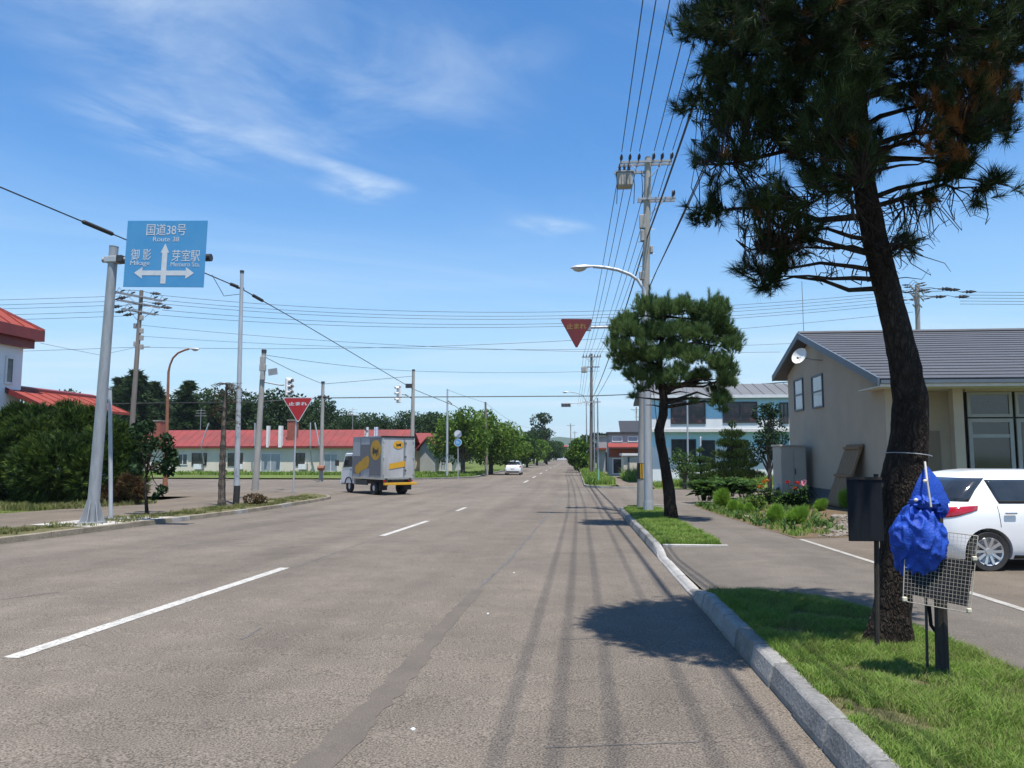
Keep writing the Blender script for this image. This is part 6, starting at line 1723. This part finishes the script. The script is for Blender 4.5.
# ------------------------------------------------------------------ vehicles
mat('car_white', (0.78, 0.78, 0.77), .25, (0.76, 0.76, 0.75), scale=2, coat=.8)
mat('car_black', (0.012, 0.012, 0.013), .4)
mat('tyre', (0.022, 0.022, 0.022), .85, (0.035, 0.033, 0.03), scale=8)
mat('alloy', (0.62, 0.63, 0.65), .3, metal=.7)
mat('lamp_red', (0.42, 0.012, 0.02), .12, (0.30, 0.01, 0.015), scale=12, coat=.6)
mat('lamp_clear', (0.6, 0.6, 0.58), .1, coat=.6)
mat('plate_white', (0.7, 0.7, 0.68), .5)
mat('truck_silver', (0.42, 0.43, 0.44), .5, (0.31, 0.31, 0.30), scale=1.6, detail=8, metal=.1, stretch=(1, 1, .4))
mat('truck_grey', (0.155, 0.155, 0.165), .5, (0.14, 0.14, 0.15), scale=2)
mat('truck_yellow', (0.58, 0.31, 0.012), .5, (0.50, 0.27, 0.015), scale=2)
mat('chrome', (0.6, 0.6, 0.6), .2, metal=.9)

def ip(tab, z):
    for (a, va), (b, vb) in zip(tab[:-1], tab[1:]):
        if a <= z <= b:
            t = (z - a) / (b - a); return va + (vb - va) * t
    return tab[0][1] if z < tab[0][0] else tab[-1][1]
ZL = [.19, .24, .32, .42, .52, .62, .72, .80, .86, .92, .97, 1.02, 1.10, 1.18, 1.26, 1.34, 1.40, 1.445, 1.475, 1.495]
XR = [(.19, -1.78), (.3, -1.86), (.5, -1.88), (.72, -1.86), (.90, -1.825), (1.0, -1.77), (1.2, -1.60), (1.38, -1.40), (1.45, -1.26), (1.495, -.95)]
XF = [(.19, 1.82), (.3, 1.92), (.5, 1.94), (.66, 1.88), (.76, 1.74), (.84, 1.46), (.92, 1.22), (1.0, 1.07), (1.2, .78), (1.38, .46), (1.45, .26), (1.495, -.05)]
HW = [(.19, .79), (.26, .83), (.45, .845), (.7, .845), (.88, .83), (.97, .80), (1.02, .785), (1.2, .715), (1.36, .635), (1.43, .57), (1.475, .47), (1.495, .30)]
NR, NA, NS, NF = 6, 8, 26, 6
def foot(z, inset=0.0):
    """outline of the car body at height z, from the rear centre round the -y side to the front centre, then mirrored"""
    xr, xf, hw = ip(XR, z), ip(XF, z), ip(HW, z)
    rc = min(.30, hw * .6); rf = min(.55, hw * .8, (xf - xr) * .3); pts = []
    for k in range(NR): pts.append((xr, -(hw - rc) * k / NR))
    for k in range(NA):
        a = math.pi / 2 * k / NA; pts.append((xr + rc - rc * math.cos(a), -(hw - rc) - rc * math.sin(a)))
    for k in range(NS): pts.append((xr + rc + (xf - rf - xr - rc) * k / NS, -hw))
    for k in range(NA):
        a = math.pi / 2 * k / NA; pts.append((xf - rf + rf * math.sin(a), -(hw - rf) - rf * math.cos(a)))
    for k in range(NF + 1): pts.append((xf, -(hw - rf) * (1 - k / NF)))
    full = pts + [(x, -y) for x, y in pts[-2:0:-1]]
    return full
def car(label, group=None):
    t = thing('car', label, 'car', (0, 0, 0), 0, group)
    mb = MB(); rings = [foot(z) for z in ZL]; n = len(rings[0])
    mb.add([(x, y, z) for r_, z in zip(rings, ZL) for x, y in r_], [(i * n + k, i * n + (k + 1) % n, (i + 1) * n + (k + 1) % n, (i + 1) * n + k) for i in range(len(ZL) - 1) for k in range(n)] + [tuple(range(n - 1, -1, -1)), tuple((len(ZL) - 1) * n + k for k in range(n))])
    body = mb.build('body', 'car_white', None)
    cut = MB()
    for x in (-1.22, 1.29):
        for s in (-1, 1): cut.cyl((x, s * .60, .31), (x, s * 1.0, .31), .335, n=36)
    co = cut.build('cut'); md = body.modifiers.new('b', 'BOOLEAN'); md.object = co; md.operation = 'DIFFERENCE'; md.solver = 'EXACT'
    bpy.context.view_layer.update()
    me = bpy.data.meshes.new_from_object(body.evaluated_get(bpy.context.evaluated_depsgraph_get()))
    bpy.data.objects.remove(co); bpy.data.objects.remove(body)
    me.materials.clear(); body = link('body', me, 'car_white', t, True)
    def side_patch(name, m, poly_fn, zs, s, off=.005, parent=None):
        v = []; f = []; nx = 10
        for z in zs:
            x0, x1 = poly_fn(z)
            for k in range(nx + 1): v.append((x0 + (x1 - x0) * k / nx, s * (ip(HW, z) + off), z))
        for i in range(len(zs) - 1):
            for k in range(nx): f.append((i * (nx + 1) + k, i * (nx + 1) + k + 1, (i + 1) * (nx + 1) + k + 1, (i + 1) * (nx + 1) + k))
        o = MB().add(v, f).build(name, m, parent or t, smooth=True); so = o.modifiers.new('s', 'SOLIDIFY'); so.thickness = .004; return o
    def ring_patch(name, m, i0, i1, z0, z1, off=.006, s=-1, nz=6, zfun=None):
        v = []; f = []; cols = list(range(i0, i1 + 1))
        for j in range(nz + 1):
            for c in cols:
                a, b = (z0, z1) if zfun is None else zfun((c - i0) / max(1, i1 - i0))
                z = a + (b - a) * j / nz; r_ = foot(z); x, y = r_[c % len(r_)]; xa, ya = r_[(c - 1) % len(r_)]; xb, yb = r_[(c + 1) % len(r_)]
                d = Vector((xb - xa, yb - ya)).normalized(); nx_, ny_ = d.y, -d.x
                if nx_ * (x - 0) + ny_ * y < 0: nx_, ny_ = -nx_, -ny_
                v.append((x + nx_ * off, (y + ny_ * off) * (1 if s < 0 else -1), z))
        m_ = len(cols)
        for j in range(nz):
            for k in range(m_ - 1): f.append((j * m_ + k, j * m_ + k + 1, (j + 1) * m_ + k + 1, (j + 1) * m_ + k))
        o = MB().add(v, f).build(name, m, t, smooth=True); so = o.modifiers.new('s', 'SOLIDIFY'); so.thickness = .005; return o
    zs = [1.0, 1.06, 1.12, 1.18, 1.24, 1.30, 1.345]
    for s in (-1, 1):
        # rear door window, tapering to the C pillar, then the front one
        side_patch('side_window', 'glass_dark', lambda z: (-1.02 - .10 * max(0.0, (z - 1.0) / .345) ** .8, -.36), zs, s)
        side_patch('side_window', 'glass_dark', lambda z: (-.29, min(.80 - (z - 1.0) * 1.25, .80)), zs, s)
        for x in (-.325, .72):
            side_patch('door_seam', 'car_black', lambda z: (x - .004, x + .004), [.30, .45, .6, .75, .9, .97], s, .002)
        side_patch('door_seam', 'car_black', lambda z: (-1.06 + (.97 - z) * .05, -1.052 + (.97 - z) * .05), [.66, .75, .85, .92, .97], s, .002)
        side_patch('sill', 'car_black', lambda z: (-.86, .93), [.195, .22, .25], s, .004)
        for x in (-.9, .18):
            MB().box((x, s * .858, .86), (.17, .03, .028)).build('door_handle', 'chrome', t, bevel=.01)
        ring_patch('tail_lamp', 'lamp_red', NR + 3, NR + NA + 2, .80, .98, .008, s, zfun=lambda u: (.79 + .12 * u * u, .94 + .03 * u))
        ring_patch('headlamp', 'lamp_clear', NR + NA + NS + 1, NR + NA + NS + NA, .62, .74, .008, s, zfun=lambda u: (.66 - .05 * u, .78 - .06 * u))
        mb = MB(); mb.box((.70, s * .93, 1.02), (.09, .17, .13)); mb.build('mirror', 'car_white', t, bevel=.03)
    def mirror_ring(name, m, i1, z0, z1, off=.006):
        v = []; f = []; nz = 6; cols = list(range(-i1, i1 + 1))
        for j in range(nz + 1):
            z = z0 + (z1 - z0) * j / nz; r_ = foot(z); nn = len(r_)
            for c in cols:
                x, y = r_[c % nn]; xa, ya = r_[(c - 1) % nn]; xb, yb = r_[(c + 1) % nn]; d = Vector((xb - xa, yb - ya)).normalized(); q = Vector((d.y, -d.x))
                if q.x * x + q.y * y < 0: q = -q
                v.append((x + q.x * off, y + q.y * off, z))
        m_ = len(cols); f = [(j * m_ + k, j * m_ + k + 1, (j + 1) * m_ + k + 1, (j + 1) * m_ + k) for j in range(nz) for k in range(m_ - 1)]
        o = MB().add(v, f).build(name, m, t, smooth=True); so = o.modifiers.new('s', 'SOLIDIFY'); so.thickness = .005
    mirror_ring('rear_window', 'glass_dark', NR + NA, 1.03, 1.37)
    mirror_ring('rear_bumper_trim', 'car_black', NR + 2, .26, .40)
    # windscreen on the sloping front
    v = []; nz = 6
    for j in range(nz + 1):
        z = .99 + .38 * j / nz
        for k in range(9):
            y = (k / 4 - 1) * (ip(HW, z) - .16); v.append((ip(XF, z) + .012 - .10 * (y / .7) ** 2, y, z + .006))
    MB().add(v, [(j * 9 + k, j * 9 + k + 1, (j + 1) * 9 + k + 1, (j + 1) * 9 + k) for j in range(nz) for k in range(8)]).build('windscreen', 'glass_dark', t, smooth=True)
    MB().b2(-1.892, -1.88, -.2, .2, .60, .74).build('number_plate', 'plate_white', t)
    pass
    for x in (-1.22, 1.29):
        for s in (-1, 1):
            w = MB(); w.lathe([(.20, -.09), (.275, -.10), (.298, -.07), (.302, 0), (.298, .07), (.275, .10), (.20, .09), (.20, -.09)], 32, (0, 0, 0), 'Y')
            wo = w.build('wheel', 'tyre', t, smooth=True); wo.location = (x, s * .735, .305)
            rm = MB(); rm.lathe([(.205, -.095), (.19, -.085), (.185, .02), (.05, .05)], 28, (0, 0, 0), 'Y')
            r2 = rm.build('rim', 'alloy', wo, smooth=True)
            r2.scale = (1, 1 if s < 0 else -1, 1)
            for k in range(10):
                a = k * math.pi / 5; c, s_ = math.cos(a), math.sin(a)
                sp = MB(); q = Vector((c, 0, s_)); u = Vector((-s_, 0, c))
                sp.prism([q * .04 + u * .016 + Vector((0, s * .085, 0)), q * .19 + u * .020 + Vector((0, s * .10, 0)), q * .19 - u * .020 + Vector((0, s * .10, 0)), q * .04 - u * .016 + Vector((0, s * .085, 0))], (0, -s * .02, 0)); sp.build('spoke', 'alloy', wo)
            MB().cyl((0, s * .06, 0), (0, s * .098, 0), .045, n=14).build('hub_cap', 'alloy', wo)
    MB().b2(-1.7, 1.7, -.58, .58, .17, .5).build('underbody', 'car_black', t)
    return t
c1 = car('white hatchback parked before the tan house behind the big pine')
cy = 12.75; w_ = G(989, 571, .13)
wv = Matrix.Rotation(R(7), 3, 'Z') @ Vector((-1.22, -.80, 0)); c1.location = (w_.x - wv.x, w_.y - wv.y, zt(w_.x + 1, w_.y + .8) + .125); c1.rotation_euler = (0, 0, R(7.0)); c1.scale = (1, 1, .94)
c2 = copy_tree(c1); tag(c2, 'small white car seen from behind on the far left lane', 'car')
x_ = P(514, 470, 80).x; c2.location = (x_, 80, zt(x_, 80) + .002); c2.rotation_euler = (0, 0, R(90.5)); c2.scale = (1.0, 1.0, 1.0)

def truck():
    b = G(398, 495)
    t = thing('delivery_truck', 'silver delivery truck with yellow oval cat emblems turning left', 'truck', b, R(134))
    W2 = .98; H0, H1 = .86, 2.98; L = 3.2
    MB().b2(0, L, -W2, W2, H0, H1).build('cargo_box', 'truck_silver', t, bevel=.03)
    bx = t.children[-1]
    MB().b2(-.03, .06, -W2 - .02, W2 + .02, H1 - .04, H1 + .05).build('roof_edge', 'car_black', bx)
    MB().b2(.07, L + .02, -W2 - .015, W2 + .015, H1 + .002, H1 + .04).build('roof_rail', 'truck_silver', bx)
    MB().b2(-.02, L, -W2 - .012, W2 + .012, H0 - .06, H0 + .04).build('lower_rail', 'chrome', bx)
    def lp(x0, x1, z0, z1, m, name, d=.012): return MB().b2(x0, x1, W2 + .001, W2 + d, z0, z1).build(name, m, bx)
    lp(.10, 1.25, 1.0, 2.93, 'truck_grey', 'side_panel'); lp(1.26, 2.28, 1.35, 2.60, 'truck_grey', 'side_panel'); lp(2.29, 3.12, 1.05, 2.0, 'truck_grey', 'side_panel')
    def oval(cx, cz, rx, rz, face, m='truck_yellow', d=.016, name='emblem', n=26, d0=.013):
        pts = [(cx + rx * math.cos(2 * math.pi * k / n), cz + rz * math.sin(2 * math.pi * k / n)) for k in range(n)]
        mb = MB()
        if face == 'L': mb.prism([(x, W2 + d0, z) for x, z in pts], (0, d - d0, 0))
        else: mb.prism([(-d0, x, z) for x, z in pts], (-(d - d0), 0, 0))
        return mb.build(name, m, bx)
    CAT = [(-.75, -.35), (-.62, -.62), (-.5, -.35), (-.2, -.28), (.1, -.3), (.2, -.75), (.36, -.7), (.36, -.2), (.55, -.1), (.7, -.65), (.86, -.6), (.75, .05), (.85, .45), (.7, .5), (.55, .2), (.1, .25), (-.25, .2), (-.35, .35), (-.42, .62), (-.55, .42), (-.72, .42), (-.85, .60), (-.9, .3), (-.85, .05), (-.98, -.1), (-.9, -.3)]
    def cat(cx, cz, s, face, par, sx=1.0):
        mb = MB(); pts = [(cx + x * s * sx, cz + z * s) for x, z in CAT]
        from mathutils.geometry import tessellate_polygon as tp_
        if face == 'L': vs = [Vector((x, W2 + .020, z)) for x, z in pts]
        else: vs = [Vector((-.020, x, z)) for x, z in pts]
        fs = tp_([vs]); mb.add(vs, fs); o = mb.build('emblem_figure', 'car_black', par); so = o.modifiers.new('s', 'SOLIDIFY'); so.thickness = .003
    e1 = oval(.62, 2.30, .55, .52, 'L', 'truck_yellow'); cat(.62, 2.25, .36, 'L', bx, -1)
    e2 = oval(0.02, 2.58, .30, .21, 'R', 'truck_yellow'); cat(0.02, 2.57, .17, 'R', bx)
    # yellow sweep on the side, yellow panel on the rear door
    for (cx, cz, rx, rz) in ((1.75, 1.62, .42, .30), (2.15, 1.48, .42, .26), (2.55, 1.30, .34, .26), (1.55, 1.75, .25, .26)):
        oval(cx, cz, rx, rz, 'L', name='yellow_sweep', d=.015 + .0007 * cx, d0=.013)
    mb = MB(); mb.prism([(-.014, .55, 1.32), (-.014, -.42, 1.46), (-.014, -.42, 1.76), (-.014, .55, 1.60)], (-.004, 0, 0)); mb.build('rear_banner', 'truck_yellow', bx)
    # rear doors
    for y in (-.32,): MB().b2(-.016, -.001, y - .012, y + .012, H0 + .05, H1 - .1).build('door_seam', 'car_black', bx)
    for s in (-1, 1): MB().b2(-.02, -.001, s * .93 - .03, s * .93 + .03, H0 + .02, H1 - .06).build('corner_post', 'chrome', bx)
    for z in (1.25, 1.95, 2.65): MB().b2(-.05, -.002, -.44, -.36, z - .06, z + .06).build('door_latch', 'black_metal', bx)
    MB().b2(-.07, -.045, -.375, -.355, 1.0, 2.8).build('lock_rod', 'chrome', bx)
    for x in (1.255, 2.285): MB().b2(x - .006, x + .006, W2 + .001, W2 + .014, H0 + .05, H1 - .05).build('panel_seam', 'car_black', bx)
    for z in (1.05, 1.9, 2.75):
        for s in (-1, 1): MB().b2(-.03, -.002, s * .90 - .05, s * .90 + .05, z - .03, z + .03).build('door_hinge', 'chrome', bx)
    # chassis, bumper, wheels
    MB().b2(.05, 4.3, -.38, .38, .52, .85).build('chassis', 'black_metal', t)
    MB().b2(-.22, -.08, -.98, .92, .52, .64).build('rear_bumper', 'truck_yellow', t, bevel=.01)
    for s in (-1, 1):
        MB().b2(-.10, .1, s * .7 - .04, s * .7 + .04, .45, .85).build('bumper_bracket', 'black_metal', t)
        MB().b2(-.02, .04, s * .74 - .12, s * .74 + .12, .69, .77).build('tail_lamp', 'lamp_red', t)
        MB().b2(1.6, 2.9, s * .9 - .03, s * .9 + .03, .48, .74).build('side_guard', 'black_metal', t)
        MB().b2(.25, .29, s * .72 - .22, s * .72 + .22, .25, .8).build('mud_flap', 'black_rubber', t)
    for x, ys in ((.92, (.66, .86)), (3.86, (.76,))):
        for s in (-1, 1):
            w = MB()
            for y in ys: w.lathe([(.18, -.085), (.31, -.095), (.34, -.06), (.345, 0), (.34, .06), (.31, .095), (.18, .085), (.18, -.085)], 22, (0, s * y, 0), 'Y')
            wo = w.build('wheel', 'tyre', t, smooth=True); wo.location = (x, 0, .345)
            MB().cyl((0, s * (ys[-1] - .02), 0), (0, s * (ys[-1] + .05), 0), .17, .15, n=16).build('rim', 'alloy', wo)
    # cab
    c = MB(); prof_ = [(3.28, .50), (4.78, .50), (4.82, .95), (4.72, 1.35), (4.36, 2.08), (4.22, 2.16), (3.28, 2.16)]
    c.prism([(x, -.86, z) for x, z in prof_], (0, 1.72, 0)); cb = c.build('cab', 'car_white', t, bevel=.05, seg=3)
    for s in (-1, 1):
        y = s * .862
        MB().prism([(3.48, y, 1.42), (4.55, y, 1.36), (4.28, y, 1.98), (3.48, y, 2.0)], (0, s * .008, 0)).build('side_window', 'glass_dark', cb)
        MB().prism([(3.42, y, .62), (3.45, y, .62), (3.45, y, 2.05), (3.42, y, 2.05)], (0, s * .004, 0)).build('door_seam', 'car_black', cb)
        MB().box((3.6, s * .875, 1.25), (.16, .03, .04)).build('door_handle', 'black_metal', cb)
        MB().tube([(3.86 + .42 * math.cos(R(a)), s * .868, .42 + .42 * math.sin(R(a))) for a in range(10, 171, 10)], .035, 6).build('wheel_arch', 'black_rubber', cb)
        m_ = MB(); m_.box((4.72, s * 1.15, 1.62), (.10, .22, .34)); mo = m_.build('mirror', 'black_metal', cb, bevel=.03)
        MB().tube([(4.58, s * .86, 1.75), (4.72, s * 1.12, 1.72)], .015, 5).build('mirror_arm', 'black_metal', cb)
        MB().b2(4.78, 4.84, s * .62 - .14, s * .62 + .14, .80, .96).build('headlamp', 'lamp_clear', cb)
    MB().prism([(4.735, -.74, 1.38), (4.735, .74, 1.38), (4.38, .70, 2.05), (4.38, -.70, 2.05)], (.02, 0, .008)).build('windscreen', 'glass_dark', cb)
    MB().b2(4.76, 4.9, -.86, .86, .42, .68).build('front_bumper', 'car_white', cb, bevel=.03)
    return t
truck()

# ------------------------------------------------------------------ things gathered round the big pine
mat('net_blue', (0.008, 0.045, 0.30), .6, (0.014, 0.070, 0.40), scale=9, bump=.35, bscale=90, spec=.3)
mat('board_black', (0.010, 0.012, 0.016), .85, (0.016, 0.019, 0.024), scale=6, spec=.15, stretch=(4, 4, .6))
mat('post_dark', (0.045, 0.036, 0.028), .9, (0.022, 0.018, 0.015), scale=8, bump=.4, stretch=(4, 4, .5))
mat('wire_cream', (0.34, 0.32, 0.27), .6, (0.22, 0.20, 0.16), scale=12)
mat('clip_cream', (0.66, 0.60, 0.44), .5)
mat('sheet_black', (0.010, 0.011, 0.014), .8, (0.016, 0.018, 0.022), scale=6, spec=.15)
mat('rope', (0.45, 0.43, 0.38), .8)
def pine_things():
    zg = pb_.z
    # black board on a post, left of the trunk
    Y = 6.1
    b = Vector((P(874.5, 600, Y).x, Y, zt(2.3, Y) + .15))
    t = thing('notice_board', 'plain black board on a thin dark post left of the pine trunk', 'board', b)
    MB().tube([(0, 0, -.1), P(876, 474, Y) - b], .019, 8).build('post', 'post_dark', t)
    a, c = P(849, 541, Y - .05) - b, P(881, 477, Y - .05) - b
    MB().b2(a.x, c.x, a.y - .012, a.y + .012, a.z, c.z).build('panel', 'board_black', t, bevel=.004)
    MB().b2(a.x - .004, c.x, a.y - .018, a.y - .0125, c.z - .02, c.z).build('panel_edge', 'post_dark', t)
    for py in (485, 533):
        q = P(877, py, Y - .03) - b; MB().box(q, (.07, .06, .03)).build('clip', 'post_dark', t)
    # wooden stake and thin pipe that carry the grid
    Y = 5.42
    b = Vector((P(941, 655, Y).x, Y, zt(2.7, Y) + .14))
    t = thing('stake', 'dark wooden stake with a grey cap right of the pine trunk', 'stake', b)
    MB().tube([(0, 0, -.1), P(940, 580, Y) - b, P(937, 508, Y) - b], [.045, .040, .036], 8).build('shaft', 'post_dark', t)
    q = P(937, 505, Y) - b; MB().box(q, (.075, .075, .11)).build('cap', mat('cap_grey', (.13, .13, .125), .8), t, bevel=.01)
    b2 = Vector((P(926, 650, 5.5).x, 5.5, zt(2.6, 5.5) + .14))
    t = thing('pipe', 'thin dark pipe standing between the trunk and the stake', 'pipe', b2)
    MB().tube([(0, 0, -.1), P(925, 560, 5.5) - b2], .009, 6).build('shaft', 'black_metal', t)
    MB().tube([P(929, 605, 5.5) - b2, P(931, 625, 5.5) - b2, P(936, 632, 5.5) - b2], .012, 6).build('hose', 'sheet_black', t)
    # wire grid panel with a black sheet
    Y = 5.28
    TL, TR, BR, BL = P(906, 527, Y), P(978, 536, Y + .02), P(970, 613, Y - .10), P(903, 601, Y - .10)
    o = (BL + BR) / 2
    t = thing('wire_panel', 'cream wire grid panel backed with a black sheet, tied to the stake', 'grid panel', o)
    def q(u, v, d=0): return (TL.lerp(TR, u)).lerp(BL.lerp(BR, u), v) - o + Vector((0, d, 0))
    g = MB()
    for k in range(19): g.tube([q(k / 18, 0), q(k / 18, 1)], .0011 if 0 < k < 18 else .0035, 5)
    for k in range(21): g.tube([q(0, k / 20, .004), q(1, k / 20, .004)], .0011 if 0 < k < 20 else .0035, 5)
    g.build('wire_grid', 'wire_cream', t)
    s = MB(); s.prism([q(.02, .34, .012), q(.99, .34, .012), q(.97, .93, .012), q(.02, .90, .012)], (0, .006, 0)); s.build('sheet', 'sheet_black', t)
    for u, v in ((.02, .97), (.98, .97), (.98, .30)):
        c = MB(); c.box(q(u, v, -.004), (.028, .022, .028)); c.build('corner_clip', 'clip_cream', t, bevel=.005)
    # blue net bundle hung on the trunk
    Y = 5.30
    c = P(917, 540, Y); 
    t = thing('net_bundle', 'crumpled bright blue net bundle tied to the pine trunk', 'net', c)
    mb = MB(); nu, nv = 110, 76; vs = []
    for j in range(nv + 1):
        th = math.pi * j / nv
        for i in range(nu):
            ph = 2 * math.pi * i / nu
            d = Vector((math.sin(th) * math.cos(ph), math.sin(th) * math.sin(ph), math.cos(th)))
            r_ = 1 + .20 * noise.noise(d * 1.6 + Vector((3, 1, 2))) 
            fold = 1 - abs(noise.noise(d * 2.6 + Vector((7, 2, 5)))) * 2
            fold2 = 1 - abs(noise.noise(d * 5.5 + Vector((1, 9, 5)))) * 2
            r_ += .17 * fold ** 2 * (1 if fold > 0 else -1) + .03 * fold2 - .06
            wv = 1 - .25 * max(0, d.z) ** 2
            vs.append((d.x * r_ * .152 * wv, d.y * r_ * .14 * wv, d.z * r_ * .236 + .02 * d.x - .005))
    mb.add(vs, [(j * nu + i, j * nu + (i + 1) % nu, (j + 1) * nu + (i + 1) % nu, (j + 1) * nu + i) for j in range(nv) for i in range(nu)])
    bag = mb.build('bag', 'net_blue', t); bag.data.polygons.foreach_set('use_smooth', [True] * len(bag.data.polygons))
    for cc, sc in ((P(923, 503, Y) - c, (.085, .08, .05)), (P(940, 507, Y + .02) - c, (.05, .05, .07))):
        m2 = MB(); vs = []
        for j in range(17):
            th = math.pi * j / 16
            for i in range(24):
                ph = 2 * math.pi * i / 24; d = Vector((math.sin(th) * math.cos(ph), math.sin(th) * math.sin(ph), math.cos(th)))
                r_ = 1 + .3 * (1 - abs(noise.noise(d * 2.4 + cc * 9)) * 2) - .15
                vs.append((cc.x + d.x * r_ * sc[0], cc.y + d.y * r_ * sc[1], cc.z + d.z * r_ * sc[2]))
        m2.add(vs, [(j * 24 + i, j * 24 + (i + 1) % 24, (j + 1) * 24 + (i + 1) % 24, (j + 1) * 24 + i) for j in range(16) for i in range(24)]); m2.build('fold', 'net_blue', t, smooth=True)
    # pulled-up cone of net
    m2 = MB(); vs = []; n = 22; rings_ = [((926, 466), .006), ((927, 474), .035), ((928, 483), .065), ((929, 493), .085), ((930, 503), .10)]
    for (pp, rr_) in rings_:
        cc = P(pp[0], pp[1], Y + .02) - c
        for i in range(n):
            a = 2 * math.pi * i / n; w = rr_ * (1 + .25 * math.cos(a * 5 + rr_ * 30)); vs.append((cc.x + math.cos(a) * w * 1.05, cc.y + math.sin(a) * w * .6, cc.z))
    m2.add(vs, [(j * n + i, j * n + (i + 1) % n, (j + 1) * n + (i + 1) % n, (j + 1) * n + i) for j in range(4) for i in range(n)] + [tuple(range(n))]); m2.build('gathered_top', 'net_blue', t, smooth=True)
    MB().tube([P(925, 462, Y) - c, P(927, 480, Y - .09) - c, P(931, 507, Y - .12) - c], .007, 6).build('cord', 'rope', t)
    for px, py in ((925, 481), (916, 500)):
        m2 = MB(); m2.lathe([(.001, .012), (.010, .008), (.013, 0), (.010, -.008), (.001, -.012)], 10, P(px, py, Y - .10) - c); m2.build('toggle', 'clip_cream', t, smooth=True)
    # wire tied round the trunk
    cc = P(908, 455, pb_.y); rr_ = 19 / 760 * pb_.y * 1.06; w = MB()
    w.tube([cc + Vector((math.cos(a) * rr_, math.sin(a) * rr_, .02 * math.cos(a + 2.6))) for a in [k * 2 * math.pi / 28 for k in range(29)]], .004, 5)
    tag(w.build('tie_wire', 'galvanised'), 'grey wire tied round the pine trunk above the blue net', 'wire')
pine_things()

# ------------------------------------------------------------------ the air
hz = MB(); hz.b2(-3300, 3300, -320, 4100, -5, 160)
ho = hz.build('haze'); tag(ho, 'thin summer haze that turns the far ridge blue', 'haze', None, 'stuff')
hm = bpy.data.materials.new('haze_air'); hm.use_nodes = True; hn = hm.node_tree; hn.nodes.clear()
pv = hn.nodes.new('ShaderNodeVolumePrincipled'); pv.inputs['Color'].default_value = (.80, .90, 1.0, 1); pv.inputs['Density'].default_value = .00013; pv.inputs['Anisotropy'].default_value = .2
om = hn.nodes.new('ShaderNodeOutputMaterial'); hn.links.new(pv.outputs[0], om.inputs['Volume'])
ho.data.materials.append(hm)
